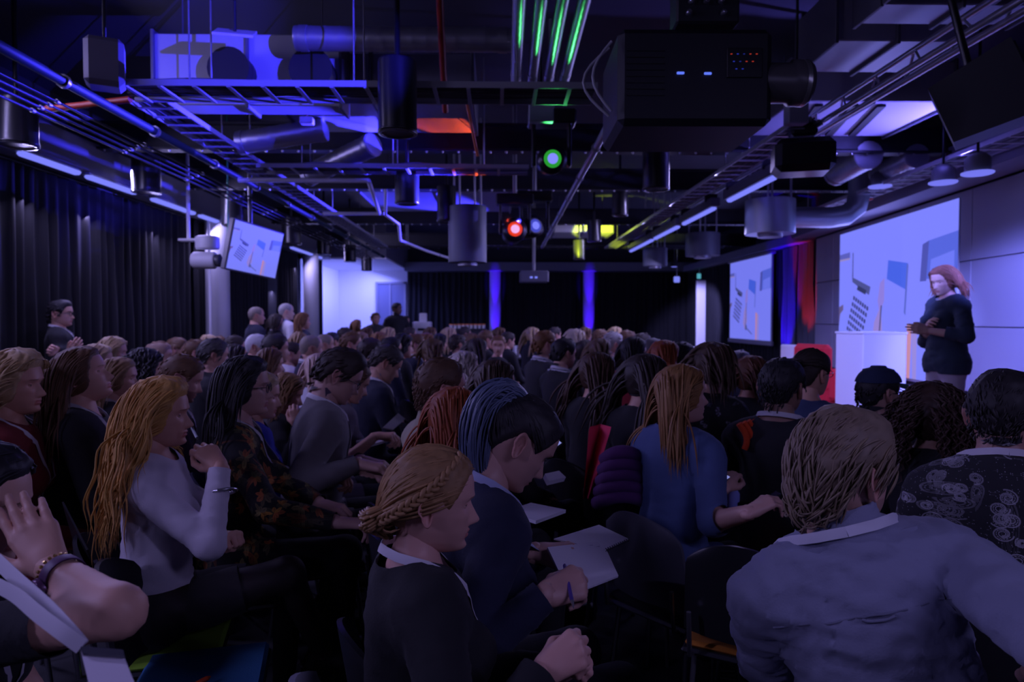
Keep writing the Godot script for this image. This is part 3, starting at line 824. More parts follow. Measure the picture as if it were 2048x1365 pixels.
func build_fixtures() -> void:
	var blackm := mat(0.012, 0.012, 0.015, 0.28)
	var lampglow := glow(0.205, 0.225, 1.0, 1.0)
	# strip lights
	var names_l := ["", "", "", "nearest bright strip light under the beam above the standing man", "second bright strip light along the curtain beam", "third strip light along the curtain beam", "fourth strip light, beside the pole of the ceiling camera", "long far strip light at the end of the curtain beam"]
	for i in STRIP_LEFT.size():
		var s: Array = STRIP_LEFT[i]
		var lbl: String = names_l[i] if names_l[i] != "" else "strip light on the curtain beam behind the viewpoint"
		var o := thing("strip_light", lbl, "strip light", Vector3(-4.14, 3.06, (s[0] + s[1]) / 2.0), 0.0, "strip lights along the curtain beam")
		var l := absf(s[0] - s[1])
		part("housing", MB.new().box(Vector3(0, 0.012, 0), Vector3(0.10, 0.03, l + 0.04), 0.006), mat(0.3, 0.3, 0.33, 0.4), o)
		part("light_diffuser", MB.new().box(Vector3(0.015, -0.018, 0), Vector3(0.085, 0.05, l), 0.02), lampglow, o)
	var names_r := ["", "nearest large strip light on the truss before the stage", "second strip light on the truss before the stage", "third strip light on the truss before the stage", "farthest small strip light on the truss before the stage"]
	for i in STRIP_RIGHT.size():
		var s: Array = STRIP_RIGHT[i]
		var lbl: String = names_r[i] if names_r[i] != "" else "strip light on the stage truss behind the viewpoint"
		var l := absf(s[0] - s[1])
		var o := thing("strip_light", lbl, "strip light", Vector3(2.7, 3.0, (s[0] + s[1]) / 2.0), 0.0, "strip lights along the stage truss")
		part("housing", MB.new().box(Vector3(0, 0.06, 0), Vector3(0.12, 0.11, l + 0.1), 0.01), mat(0.12, 0.12, 0.14, 0.35, 0.3), o)
		part("light_diffuser", MB.new().box(Vector3(0, -0.012, 0), Vector3(0.07, 0.045, l), 0.018), lampglow, o)
		for e in [-1, 1]:
			part("bracket", MB.new().box(Vector3(0, 0.14, e * l * 0.4), Vector3(0.16, 0.10, 0.03), 0.004), blackm, o)
			part("mount_rod", MB.new().tube([Vector3(0, 0.12, e * l * 0.4), Vector3(0, 0.2, e * l * 0.4)], 0.01, 6), mat(0.4, 0.4, 0.42, 0.4, 0.7), o)
	var tr := thing("lighting_truss", "long silver pipe truss carrying the stage strip lights", "truss")
	for q in [[2.62, 3.2], [2.8, 3.24], [2.72, 3.36]]:
		part("truss_tube", MB.new().tube([Vector3(q[0], q[1], 1.5), Vector3(q[0], q[1], -15.0)], 0.022, 8), mat(0.55, 0.55, 0.6, 0.3, 0.85), tr)
	for k in 30:
		var z := -1.0 - k * 0.46
		part("truss_brace", MB.new().tube([Vector3(2.62, 3.2, z), Vector3(2.72, 3.36, z - 0.23), Vector3(2.8, 3.24, z - 0.46)], 0.009, 5), mat(0.55, 0.55, 0.6, 0.3, 0.85), tr)
	# black cylinder downlights: pixel, depth, radius, height, what it hangs beside
	var cyl := [
		[795, 195, 4.3, 0.122, 0.45, "largest black cylinder lamp hanging before the red lit duct"],
		[814, 372, 6.9, 0.122, 0.36, "black cylinder lamp hanging under the mid ceiling tray"],
		[1312, 335, 6.2, 0.12, 0.40, "black cylinder lamp between the big projector and the strip lights"],
		[33, 245, 5.1, 0.14, 0.34, "black cylinder lamp at the near end of the curtain beam"],
		[292, 348, 7.4, 0.145, 0.40, "black cylinder lamp between the second and third strip lights"],
		[465, 420, 9.2, 0.145, 0.42, "black cylinder lamp just above the hanging television"],
		[583, 462, 11.0, 0.15, 0.42, "black cylinder lamp behind the hanging television"],
		[648, 490, 12.8, 0.13, 0.36, "black cylinder lamp before the bright lobby, closest to the television"],
		[700, 507, 14.2, 0.12, 0.34, "middle black cylinder lamp before the bright lobby wall"],
		[733, 528, 16.0, 0.12, 0.32, "farthest black cylinder lamp before the bright lobby wall"],
		[893, 408, 8.6, 0.12, 0.44, "black cylinder lamp beside the tall dark silver drum"],
		[1240, 405, 9.4, 0.11, 0.36, "black cylinder lamp left of the stage truss, mid room"],
		[1188, 462, 11.5, 0.12, 0.36, "black cylinder lamp before the yellow green lit duct"],
		[1158, 500, 13.0, 0.11, 0.36, "farthest black cylinder lamp under the yellow green lit duct"],
	]
	for q in cyl:
		var o := thing("cylinder_lamp", q[5], "lamp", at(q[0], q[1], q[2]), 0.0, "black cylinder lamps under the ceiling")
		var r: float = q[3]
		var h: float = q[4] * 0.5
		part("lamp_body", MB.new().lathe([[r * 0.96, h], [r, h - 0.012], [r, -h + 0.02], [r * 1.03, -h + 0.015], [r * 1.03, -h], [r * 0.9, -h]], Transform3D(), 28), blackm, o)
		part("rim_ring", MB.new().lathe([[r * 0.98, -h + 0.006], [r * 1.01, -h - 0.006], [r * 0.86, -h - 0.008], [r * 0.84, -h]], Transform3D(), 28, false), mat(0.3, 0.3, 0.32, 0.2, 0.8), o)
		part("mount_stem", MB.new().tube([Vector3(0, h, 0), Vector3(0, 4.1 - o.position.y, 0)], 0.018, 8), blackm, o)
	var bl := thing("downlight", "small round downlight shining on the white banner at the back", "lamp", ADDED_BACK_LAMP)  # added fixture, put in to carry the extra light on the banner
	part("lamp_body", MB.new().lathe([[0.05, 0.10], [0.08, 0.06], [0.08, -0.06]], Transform3D(), 20), blackm, bl)
	part("light_disc", MB.new().lathe([[0.07, -0.06], [0.06, -0.068]], Transform3D(), 20), glow(0.2, 0.22, 1.0), bl)
	part("mount_stem", MB.new().tube([Vector3(0, 0.1, 0), Vector3(0, 4.1 - ADDED_BACK_LAMP.y, 0)], 0.012, 6), blackm, bl)
	# round downlights on the stage beam
	for q in [[1760, 372, 7.9, "farthest of the three round downlights along the stage beam"], [1886, 364, 6.6, "middle of the three round downlights along the stage beam"], [1955, 345, 5.9, "nearest of the three round downlights along the stage beam"]]:
		var o := thing("downlight", q[3], "lamp", at(q[0], q[1], q[2]), 0.0, "round downlights along the stage beam")
		part("lamp_body", MB.new().lathe([[0.06, 0.16], [0.10, 0.12], [0.10, 0.0]], Transform3D(), 20), mat(0.2, 0.2, 0.22, 0.4), o)
		part("light_disc", MB.new().lathe([[0.125, 0.0], [0.125, -0.012], [0.11, -0.02]], Transform3D(), 20), glow(0.17, 0.18, 0.85), o)
		part("mount_stem", MB.new().tube([Vector3(0, 0.15, 0), Vector3(0, 4.1 - o.position.y, 0)], 0.012, 6), blackm, o)
	# moving heads: yoke, head, lens
	var mh := [
		[1105, 318, 5.6, "moving head lamp with a green glowing lens", [0.23, 0.26, 1.0], [0.02, 0.30, 0.03], Vector3(0.05, -0.1, 1), 0.12],
		[1030, 459, 7.9, "moving head lamp with a red glowing lens in mid room", [0.9, 0.45, 0.9], [0.75, 0.04, 0.01], Vector3(0.1, 0.1, 1), 0.14],
		[1070, 452, 8.1, "moving head lamp with a pale blue lens beside the red one", [0.2, 0.22, 1.0], [0.05, 0.06, 0.5], Vector3(0.5, 0.1, 1), 0.13],
	]
	for q in mh:
		var o := thing("moving_head_lamp", q[3], "stage lamp", at(q[0], q[1], q[2]))
		var dir: Vector3 = q[6].normalized()
		var yb := Basis(dir.cross(Vector3.UP).normalized(), dir, dir.cross(Vector3.UP).normalized().cross(dir))
		var r: float = q[7]
		part("lamp_head", MB.new().lathe([[r * 0.45, -0.36], [r * 0.85, -0.3], [r, -0.1], [r, 0.0], [r * 0.7, 0.01]], Transform3D(yb, Vector3.ZERO), 24), blackm, o)
		part("lens_ring_glow", MB.new().lathe([[r * 0.62, 0.008], [r * 0.55, 0.022], [r * 0.36, 0.022]], Transform3D(yb, Vector3.ZERO), 24, false), glow(q[5][0], q[5][1], q[5][2]), o)
		part("lens_light", MB.new().lathe([[r * 0.4, 0.012], [r * 0.34, 0.028], [r * 0.05, 0.036]], Transform3D(yb, Vector3.ZERO), 24), glow(q[4][0], q[4][1], q[4][2]), o)
		for sx in [-1, 1]:
			part("yoke_arm", MB.new().box(Vector3(sx * (r + 0.03), 0.14, -0.12), Vector3(0.035, 0.36, 0.1), 0.01), blackm, o)
		part("yoke_base", MB.new().box(Vector3(0, 0.36, -0.12), Vector3(r * 2 + 0.16, 0.12, 0.22), 0.015), blackm, o)
		if q[0] < 1100:
			var from: Vector3 = (at(1030, 459, 7.9) + Vector3(-0.05, 0.04, 0.08)) if q[0] == 1030 else (at(1070, 452, 8.0) + Vector3(-0.12, 0.0, 0.16))
			var to: Vector3 = at(870, 235, 6.2) if q[0] == 1030 else at(580, 255, 5.8)
			part("gobo_plate", gobo(from + (to - from).normalized() * 0.10 - o.position, (to - from).normalized(), 0.0165 if q[0] == 1030 else 0.026, q[0] == 1030), blackm, o)
		part("mount_clamp", MB.new().tube([Vector3(0, 0.4, -0.12), Vector3(0, 4.1 - o.position.y, -0.12)], 0.025, 8), mat(0.3, 0.3, 0.32, 0.4, 0.6), o)
	var nl := thing("moving_head_lamp", "black moving head lamp above the viewpoint throwing blue rings on the ceiling", "stage lamp", BLUE_NEAR)
	var nd := (BLUE_AIM - BLUE_NEAR).normalized()
	var nx := nd.cross(Vector3.UP).normalized()
	part("lamp_head", MB.new().lathe([[0.06, -0.40], [0.11, -0.34], [0.12, -0.12], [0.12, -0.05]], Transform3D(Basis(nx, nd, nx.cross(nd)), Vector3.ZERO), 24), blackm, nl)
	part("lens_light", MB.new().lathe([[0.09, -0.048], [0.06, -0.04]], Transform3D(Basis(nx, nd, nx.cross(nd)), Vector3.ZERO), 24), glow(0.05, 0.04, 1.0), nl)
	part("gobo_plate", gobo(nd * 0.10, nd, 0.0175, false), blackm, nl)
	part("mount_clamp", MB.new().tube([Vector3(0, 0.05, 0) - nd * 0.2, Vector3(-nd.x * 0.2, 4.1 - BLUE_NEAR.y, -nd.z * 0.2)], 0.025, 8), blackm, nl)
	# black lamp box over the stage and the black loudspeaker
	var bx := thing("moving_head_lamp", "large black boxy stage lamp hanging over the silver drum", "stage lamp", at(1605, 316, 5.6), deg_to_rad(-15))
	part("lamp_head", MB.new().box(Vector3.ZERO, Vector3(0.46, 0.27, 0.36), 0.05), blackm, bx)
	part("yoke_base", MB.new().box(Vector3(0, 0.22, 0), Vector3(0.2, 0.12, 0.2), 0.02), blackm, bx)
	part("mount_clamp", MB.new().tube([Vector3(0, 0.24, 0), Vector3(0, 4.1 - bx.position.y, 0)], 0.025, 8), blackm, bx)
	var sp := thing("loudspeaker", "black wedge loudspeaker hanging over the stage front", "loudspeaker", at(1965, 200, 3.7))
	sp.basis = Basis.from_euler(Vector3(deg_to_rad(-22), deg_to_rad(52), deg_to_rad(8)))
	var sb := MB.new()
	var pr := [Vector2(-0.2, 0.16), Vector2(0.2, 0.2), Vector2(0.2, -0.2), Vector2(-0.2, -0.16)]
	var lo := []
	var hi := []
	for k in pr:
		lo.push_back(Vector3(-0.22, k.y, k.x))
		hi.push_back(Vector3(0.36, k.y, k.x))
	sb.poly(lo, Vector3.LEFT)
	sb.poly(hi, Vector3.RIGHT)
	for k in 4:
		sb.poly([lo[k], lo[(k + 1) % 4], hi[(k + 1) % 4], hi[k]], Vector3(0, (pr[k].y + pr[(k + 1) % 4].y), (pr[k].x + pr[(k + 1) % 4].x)))
	part("cabinet", sb, mat(0.02, 0.02, 0.024, 0.5), sp)
	part("grille", MB.new().box(Vector3(0.07, 0, 0.206), Vector3(0.52, 0.36, 0.012), 0.004), mat(0.05, 0.05, 0.065, 0.5, 0.3), sp)
	part("mount_bracket", MB.new().tube([Vector3(0, 0.15, 0), Vector3(0.05, 0.75, 0.1)], 0.02, 8), blackm, sp)
	# big projector
	var pj := thing("projector", "large black ceiling projector with two blue status lights", "projector", at(1392, 152, 3.25), deg_to_rad(-1))
	part("case", MB.new().box(Vector3(0, 0, -0.28), Vector3(0.74, 0.46, 0.56), 0.03), mat(0.011, 0.011, 0.017, 0.55), pj)
	part("control_panel", MB.new().box(Vector3(0.23, 0.06, 0.003), Vector3(0.17, 0.14, 0.01), 0.003), mat(0.006, 0.006, 0.01, 0.3), pj)
	for q in [[-0.075, 0.012], [0.055, 0.01]]:
		part("status_light", MB.new().box(Vector3(q[0], q[1], 0.005), Vector3(0.036, 0.012, 0.008), 0.003), glow(0.12, 0.2, 1.0), pj)
	for k in 11:
		var cc: Array = [[0.6, 0.05, 0.03], [0.03, 0.05, 0.6], [0.02, 0.03, 0.3]][[0, 1, 2, 0, 0, 1, 2, 0, 0, 1, 1][k]]
		var row := 0 if k < 5 else 1 if k < 9 else 2
		part("indicator_light", MB.new().box(Vector3(0.165 + 0.03 * (k - [0, 5, 9][row]) + 0.012 * row, 0.10 - row * 0.035, 0.010), Vector3(0.008, 0.003, 0.004)), glow(cc[0] * 0.6, cc[1] * 0.6, cc[2] * 0.6), pj)
	for k in 8:
		part("vent_slat", MB.new().box(Vector3(-0.24, 0.12 - k * 0.03, 0.002), Vector3(0.18, 0.008, 0.008)), mat(0.01, 0.01, 0.013, 0.5), pj)
	part("lens_tube", MB.new().lathe([[0.095, -0.02], [0.095, 0.12], [0.11, 0.13], [0.11, 0.20], [0.095, 0.22]], Transform3D(Basis(Vector3(0, 0, 1), -PI / 2), Vector3(0.36, 0.0, -0.1)), 28), mat(0.09, 0.085, 0.09, 0.35), pj)
	part("lens_ring", MB.new().lathe([[0.112, 0.175], [0.112, 0.195]], Transform3D(Basis(Vector3(0, 0, 1), -PI / 2), Vector3(0.36, 0.0, -0.1)), 28), mat(0.5, 0.5, 0.5, 0.3, 0.8), pj)
	for k in 5:
		part("bolt", MB.new().lathe([[0.016, 0.0], [0.016, 0.02], [0.008, 0.028]], Transform3D(Basis(Vector3(1, 0, 0), PI / 2), Vector3(-0.03 + (k % 3) * 0.07 + (0.012 if k > 2 else 0.0) * (1 if k == 4 else -1) + (0.07 if k == 4 else 0.0), 0.34 - (0.055 if k > 2 else 0.0), 0.02)), 10), mat(0.5, 0.5, 0.55, 0.2, 0.9), pj)
	part("mount_bracket", MB.new().box(Vector3(0.05, 0.33, -0.05), Vector3(0.3, 0.18, 0.14), 0.01), mat(0.015, 0.015, 0.02, 0.4), pj)
	part("mount_bracket", MB.new().tube([Vector3(0.05, 0.4, -0.1), Vector3(0.05, 1.3, -0.1)], 0.03, 10), mat(0.05, 0.05, 0.06, 0.4, 0.5), pj)
	for k in 2:
		var path := []
		for j in 9:
			var t := j / 8.0
			path.push_back(Vector3(-0.40 - 0.09 * sin(t * PI) * (1.0 + 0.4 * k), 0.17 - 0.33 * t, -0.02 - 0.08 * k))
		part("cable", MB.new().tube(path, 0.007, 6), mat(0.35, 0.35, 0.38, 0.4), pj)
	# far projector
	var fp := thing("projector", "small far grey projector with two white lights under the ceiling", "projector", at(1069, 553, 12.8))
	part("case", MB.new().box(Vector3(0, 0, -0.2), Vector3(0.54, 0.22, 0.4), 0.02), mat(0.12, 0.12, 0.15, 0.5), fp)
	for q in [-0.06, 0.03]:
		part("status_light", MB.new().box(Vector3(q, -0.02, 0.004), Vector3(0.05, 0.035, 0.01), 0.008), glow(0.2, 0.23, 1.0), fp)
	part("mount_bracket", MB.new().tube([Vector3(0, 0.1, -0.2), Vector3(0, 4.1 - fp.position.y, -0.2)], 0.03, 8), mat(0.3, 0.3, 0.3, 0.4), fp)
	# pan-tilt camera on its pole
	var pc := thing("ceiling_camera", "white pan-tilt video camera on a bracket before the grey column", "camera", at(412, 505, 8.4))
	var wm := mat(0.6, 0.6, 0.64, 0.5)
	part("camera_body", MB.new().lathe([[0.09, -0.14], [0.105, -0.12], [0.105, 0.12], [0.09, 0.14]], Transform3D(Basis(Vector3(0, 0, 1), PI / 2), Vector3(-0.02, -0.10, 0)), 22), wm, pc)
	part("lens_tube", MB.new().lathe([[0.075, 0.14], [0.08, 0.19], [0.06, 0.20]], Transform3D(Basis(Vector3(0, 0, 1), -PI / 2), Vector3(-0.02, -0.10, 0)), 20), mat(0.08, 0.08, 0.1, 0.2), pc)
	part("yoke_base", MB.new().lathe([[0.13, 0.04], [0.14, 0.06], [0.14, 0.18], [0.10, 0.20]], Transform3D(Basis.IDENTITY, Vector3(0.02, 0, 0)), 22), wm, pc)
	part("bracket", MB.new().box(Vector3(-0.17, 0.15, 0), Vector3(0.3, 0.03, 0.1), 0.006), wm, pc)
	part("mount_pole", MB.new().tube([Vector3(-0.21, 0.14, 0), Vector3(-0.21, 4.1 - pc.position.y, 0)], 0.022, 8), mat(0.7, 0.7, 0.74, 0.4), pc)
	# green cable near the television, red pipe bits
	pipe("thin green cable hanging beside the television edge", [Vector3(at(456, 450, 8.3).x, 4.1, at(456, 450, 8.3).z), at(456, 450, 8.3), at(455, 475, 8.3), at(460, 505, 8.3)], 0.008, mat(0.05, 0.4, 0.2, 0.5), "hanging_cord", "cord")
	pipe("white hanging cord beside the grey column under the camera", [Vector3(at(418, 545, 9.8).x, 3.1, at(418, 545, 9.8).z), at(420, 600, 9.8), at(421, 690, 9.8), Vector3(at(421, 690, 9.8).x, 0.0, at(421, 690, 9.8).z)], 0.02, mat(0.75, 0.75, 0.8, 0.5), "hanging_cord", "cord")

func build_back_props() -> void:
	var white := mat(0.8, 0.8, 0.84, 0.5)
	solo("white_banner", slab(Vector3(5.45, 0.05, -18.6), Vector3(5.70, 2.68, -18.7), 0.01), white, "tall narrow white banner standing before the back curtain", "banner")
	var ct := thing("counter", "long white counter at the back of the room by the banner", "counter", Vector3(4.75, 0, -18.0))
	part("top", MB.new().box(Vector3(0, 0.85, 0), Vector3(1.1, 0.04, 0.5), 0.008), white, ct)
	part("front_panel", MB.new().box(Vector3(0, 0.42, 0.2), Vector3(1.06, 0.82, 0.03), 0.004), white, ct)
	for sx in [-1, 1]:
		part("side_panel", MB.new().box(Vector3(sx * 0.52, 0.42, 0), Vector3(0.03, 0.82, 0.44), 0.004), white, ct)
	for k in 3:
		var wc := thing("white_chair", ["white empty chair under the far screen, nearest the banner", "white empty chair in the middle under the far screen", "white empty chair under the far screen, nearest the blue curtain"][k], "chair", Vector3(4.55 + 0.12 * k, 0, -14.9 + 0.75 * k), deg_to_rad(-75), "white empty chairs under the far screen")
		part("backrest", MB.new().box(Vector3(0, 0.72, 0.2), Vector3(0.4, 0.42, 0.03), 0.014, Basis(Vector3.RIGHT, 0.25)), white, wc)
		part("seat", MB.new().box(Vector3(0, 0.45, 0), Vector3(0.4, 0.03, 0.4), 0.014), white, wc)
		for sx in [-1, 1]:
			for sz in [-1, 1]:
				part("leg", MB.new().tube([Vector3(sx * 0.2, 0, sz * 0.2), Vector3(sx * 0.16, 0.44, sz * 0.16)], 0.011, 6), mat(0.5, 0.5, 0.5, 0.3, 0.8), wc)
	# drinks machine on its stand
	var st := thing("machine_stand", "dark stand with a red stripe under the white drinks machine", "stand", Vector3(-1.76, 0, -16.0))
	part("body", MB.new().box(Vector3(0, 0.62, 0), Vector3(0.5, 1.24, 0.45), 0.01), mat(0.05, 0.05, 0.06), st)
	part("stripe", MB.new().box(Vector3(0, 1.22, 0.012), Vector3(0.51, 0.05, 0.45), 0.006), mat(0.7, 0.08, 0.03), st)
	var mc := thing("drinks_machine", "white drinks machine with a dark slot and a small white top", "machine", Vector3(-1.76, 1.25, -16.0))
	part("body", MB.new().box(Vector3(0, 0.15, 0), Vector3(0.42, 0.30, 0.36), 0.02), white, mc)
	part("slot", MB.new().box(Vector3(0.02, 0.12, 0.18), Vector3(0.22, 0.06, 0.02), 0.006), mat(0.02, 0.02, 0.02), mc)
	part("top_box", MB.new().box(Vector3(0.02, 0.40, 0), Vector3(0.17, 0.2, 0.14), 0.015), white, mc)
	# high counter with rows of cups
	var hc := thing("high_counter", "dark high counter with rows of cups at the back", "counter", Vector3(-0.75, 0, -17.0))
	part("top", MB.new().box(Vector3(0, 1.36, 0), Vector3(0.95, 0.04, 0.5), 0.008), mat(0.06, 0.06, 0.07), hc)
	part("body", MB.new().box(Vector3(0, 0.67, 0), Vector3(0.88, 1.34, 0.42), 0.008), mat(0.04, 0.04, 0.05), hc)
	for k in 9:
		var c := thing("paper_cup", "white paper cup with an orange rim in the row on the high counter", "cup", Vector3(-1.15 + 0.1 * k, 1.38, -16.85), 0.0, "cups on the high counter")
		part("cup_wall", MB.new().lathe([[0.032, 0.0], [0.044, 0.10]], Transform3D(), 14), mat(0.8, 0.8, 0.8), c)
		part("rim", MB.new().lathe([[0.045, 0.085], [0.047, 0.115]], Transform3D(), 14), mat(0.85, 0.3, 0.08), c)
	var tb := thing("side_table", "low table with stacks of white cups beyond the aisle", "table", Vector3(0.46, 0, -13.6))
	part("top", MB.new().box(Vector3(0, 0.84, 0), Vector3(0.7, 0.04, 0.5), 0.008), mat(0.08, 0.08, 0.09), tb)
	for sx in [-1, 1]:
		for sz in [-1, 1]:
			part("leg", MB.new().box(Vector3(sx * 0.31, 0.41, sz * 0.21), Vector3(0.04, 0.82, 0.04)), mat(0.08, 0.08, 0.09), tb)
	for k in 8:
		var c := thing("cup_stack", "stack of white paper cups on the low table beyond the aisle", "cups", Vector3(0.34 + 0.09 * (k % 4), 0.86, -13.45 - 0.12 * (k / 4)), 0.0, "stacked white cups beyond the aisle")
		for j in 5:
			part("cup", MB.new().lathe([[0.028, 0.0], [0.042, 0.075], [0.043, 0.08]], Transform3D(Basis.IDENTITY, Vector3(0, j * 0.035, 0)), 12), white, c)
	# exit lamps
	var ex := thing("exit_light", "small bright emergency light on the back curtain", "lamp", Vector3(5.0, 2.72, -19.0))
	part("light_face", MB.new().box(Vector3.ZERO, Vector3(0.17, 0.17, 0.05), 0.03), glow(0.2, 0.23, 0.9), ex)
	part("mount_stem", MB.new().tube([Vector3(0, 0.08, 0), Vector3(0, 4.1 - ex.position.y, 0)], 0.01, 6), white, ex)
	var ex2 := thing("exit_sign", "small green glowing exit sign beside the white banner", "sign", Vector3(5.66, 2.82, -19.1))
	part("light_face", MB.new().box(Vector3.ZERO, Vector3(0.14, 0.14, 0.04), 0.006, Basis(Vector3.UP, 0.4)), glow(0.08, 0.35, 0.45), ex2)
	part("mount_stem", MB.new().tube([Vector3(0, 0.07, 0), Vector3(0, 0.25, 0)], 0.01, 6), white, ex2)
	# lamps that wash columns and curtains
	for q in [[Vector3(-0.08, 0, -19.45), "floor lamp washing the first blue back column", [0.1, 0.02, 0.9]], [Vector3(2.72, 0, -19.45), "floor lamp washing the second blue back column", [0.1, 0.02, 0.9]], [Vector3(5.0, 0, -13.25), "floor lamp washing the blue curtain", [0.1, 0.02, 0.9]], [Vector3(4.95, 0.3, -12.0), "floor lamp washing the red curtain fold", [0.9, 0.03, 0.03]]]:
		var o := thing("floor_lamp", q[1], "lamp", q[0])
		part("body", MB.new().box(Vector3(0, 0.035, 0), Vector3(0.16, 0.07, 0.10), 0.01), mat(0.03, 0.03, 0.03, 0.4), o)
		part("light_lens", MB.new().box(Vector3(0, 0.072, 0), Vector3(0.12, 0.008, 0.07), 0.003), glow(q[2][0], q[2][1], q[2][2]), o)

# ------------------------------------------------------------------ implicit bodies
class Field:
	var lo := Vector3.ZERO
	var cell := 0.02
	var nx := 0
	var ny := 0
	var nz := 0
	var f := PackedFloat32Array()
	var id := PackedByteArray()
	var bones := []

	# a bone: [a, b, radius a, radius b, id, blend, flatten axis, flatten factor]
	func bake(list: Array, size: float) -> void:
		bones = list
		cell = size
		var mn := Vector3(1e9, 1e9, 1e9)
		var mx := -mn
		for b in list:
			var r: float = maxf(b[2], b[3]) + cell * 2.5
			mn = mn.min(b[0] - Vector3(r, r, r)).min(b[1] - Vector3(r, r, r))
			mx = mx.max(b[0] + Vector3(r, r, r)).max(b[1] + Vector3(r, r, r))
		lo = mn
		nx = int((mx.x - mn.x) / cell) + 2
		ny = int((mx.y - mn.y) / cell) + 2
		nz = int((mx.z - mn.z) / cell) + 2
		f.resize(nx * ny * nz)
		f.fill(1.0)
		id.resize(nx * ny * nz)
		for b in list:
			stamp(b)

	func stamp(b: Array) -> void:
		var a: Vector3 = b[0]
		var ab: Vector3 = b[1] - a
		var ra: float = b[2]
		var dr: float = b[3] - ra
		var inv := 1.0 / maxf(ab.length_squared(), 1e-9)
		var k: float = b[5]
		var flat: float = (b[7] - 1.0) if b.size() > 7 else 0.0
		var ax: Vector3 = b[6] if b.size() > 7 else Vector3.ZERO
		var bid: int = b[4]
		var r := maxf(ra, ra + dr) + cell * 2.2 + k * 0.3
		var p0 := (a.min(b[1]) - Vector3(r, r, r) - lo) / cell
		var p1 := (a.max(b[1]) + Vector3(r, r, r) - lo) / cell
		var x0 := maxi(0, int(p0.x))
		var x1 := mini(nx - 1, int(p1.x) + 1)
		var y0 := maxi(0, int(p0.y))
		var y1 := mini(ny - 1, int(p1.y) + 1)
		var z0 := maxi(0, int(p0.z))
		var z1 := mini(nz - 1, int(p1.z) + 1)
		for z in range(z0, z1 + 1):
			for y in range(y0, y1 + 1):
				var i := (z * ny + y) * nx + x0
				var pa := lo + Vector3(x0, y, z) * cell - a
				for x in range(x0, x1 + 1):
					var t := clampf(pa.dot(ab) * inv, 0.0, 1.0)
					var q := pa - ab * t
					if flat != 0.0:
						q += ax * (ax.dot(q) * flat)
					var d := q.length() - ra - dr * t
					var o := f[i]
					if d < o:
						id[i] = bid
						var h := k - (o - d)
						f[i] = d if h <= 0.0 else d - h * h / (4.0 * k)
					else:
						var h2 := k - (d - o)
						if h2 > 0.0:
							f[i] = o - h2 * h2 / (4.0 * k)
					i += 1
					pa.x += cell

	func value(p: Vector3) -> float:
		var q := (p - lo) / cell
		var x := int(q.x)
		var y := int(q.y)
		var z := int(q.z)
		if q.x < 0.0 or q.y < 0.0 or q.z < 0.0 or x >= nx - 1 or y >= ny - 1 or z >= nz - 1:
			return 1.0
		var i := (z * ny + y) * nx + x
		var u := q.x - x
		var w := q.y - y
		var s := q.z - z
		var sy := nx
		var sz := nx * ny
		var c0 := lerpf(lerpf(f[i], f[i + 1], u), lerpf(f[i + sy], f[i + sy + 1], u), w)
		i += sz
		var c1 := lerpf(lerpf(f[i], f[i + 1], u), lerpf(f[i + sy], f[i + sy + 1], u), w)
		return lerpf(c0, c1, s)

	# first point along a ray where the field drops below level
	func hit(from: Vector3, dir: Vector3, level: float, reach := 0.6) -> Vector3:
		var t := 0.0
		while t < reach:
			var v := value(from + dir * t)
			if v < level:
				return from + dir * t
			t += clampf((v - level) * 0.6, 0.003, 0.03)
		return from + dir * reach

	# surface nets: {v, n, ix, id}
	func skin() -> Dictionary:
		var v := PackedVector3Array()
		var ids := PackedByteArray()
		var ix := PackedInt32Array()
		var at := PackedInt32Array()
		at.resize(f.size())
		at.fill(-1)
		var sy := nx
		var sz := nx * ny
		var off := [0, 1, sy, sy + 1, sz, sz + 1, sz + sy, sz + sy + 1]
		var corner := [Vector3(0, 0, 0), Vector3(1, 0, 0), Vector3(0, 1, 0), Vector3(1, 1, 0), Vector3(0, 0, 1), Vector3(1, 0, 1), Vector3(0, 1, 1), Vector3(1, 1, 1)]
		var edges := [[0, 1], [2, 3], [4, 5], [6, 7], [0, 2], [1, 3], [4, 6], [5, 7], [0, 4], [1, 5], [2, 6], [3, 7]]
		var near := cell * 3.2
		for z in nz - 1:
			for y in ny - 1:
				var i := (z * ny + y) * nx
				for x in nx - 1:
					var f0 := f[i]
					if f0 < near and f0 > -near:
						var s := 0
						if f0 < 0.0: s += 1
						if f[i + 1] < 0.0: s += 1
						if f[i + sy] < 0.0: s += 1
						if f[i + sy + 1] < 0.0: s += 1
						if f[i + sz] < 0.0: s += 1
						if f[i + sz + 1] < 0.0: s += 1
						if f[i + sz + sy] < 0.0: s += 1
						if f[i + sz + sy + 1] < 0.0: s += 1
						if s > 0 and s < 8:
							var sum := Vector3.ZERO
							var cnt := 0
							for e in edges:
								var fa: float = f[i + off[e[0]]]
								var fb: float = f[i + off[e[1]]]
								if (fa < 0.0) != (fb < 0.0):
									var ca: Vector3 = corner[e[0]]
									sum += ca.lerp(corner[e[1]], fa / (fa - fb))
									cnt += 1
							at[i] = v.size()
							v.push_back(lo + (Vector3(x, y, z) + sum / cnt) * cell)
							ids.push_back(id[i])
					i += 1
		for z in range(1, nz - 1):
			for y in range(1, ny - 1):
				var i := (z * ny + y) * nx + 1
				for x in range(1, nx - 1):
					var f0 := f[i]
					if f0 < near and f0 > -near:
						var inside := f0 < 0.0
						if inside != (f[i + 1] < 0.0):
							quad(ix, at[i], at[i - sy], at[i - sy - sz], at[i - sz], inside)
						if inside != (f[i + sy] < 0.0):
							quad(ix, at[i], at[i - sz], at[i - sz - 1], at[i - 1], inside)
						if inside != (f[i + sz] < 0.0):
							quad(ix, at[i], at[i - 1], at[i - 1 - sy], at[i - sy], inside)
					i += 1
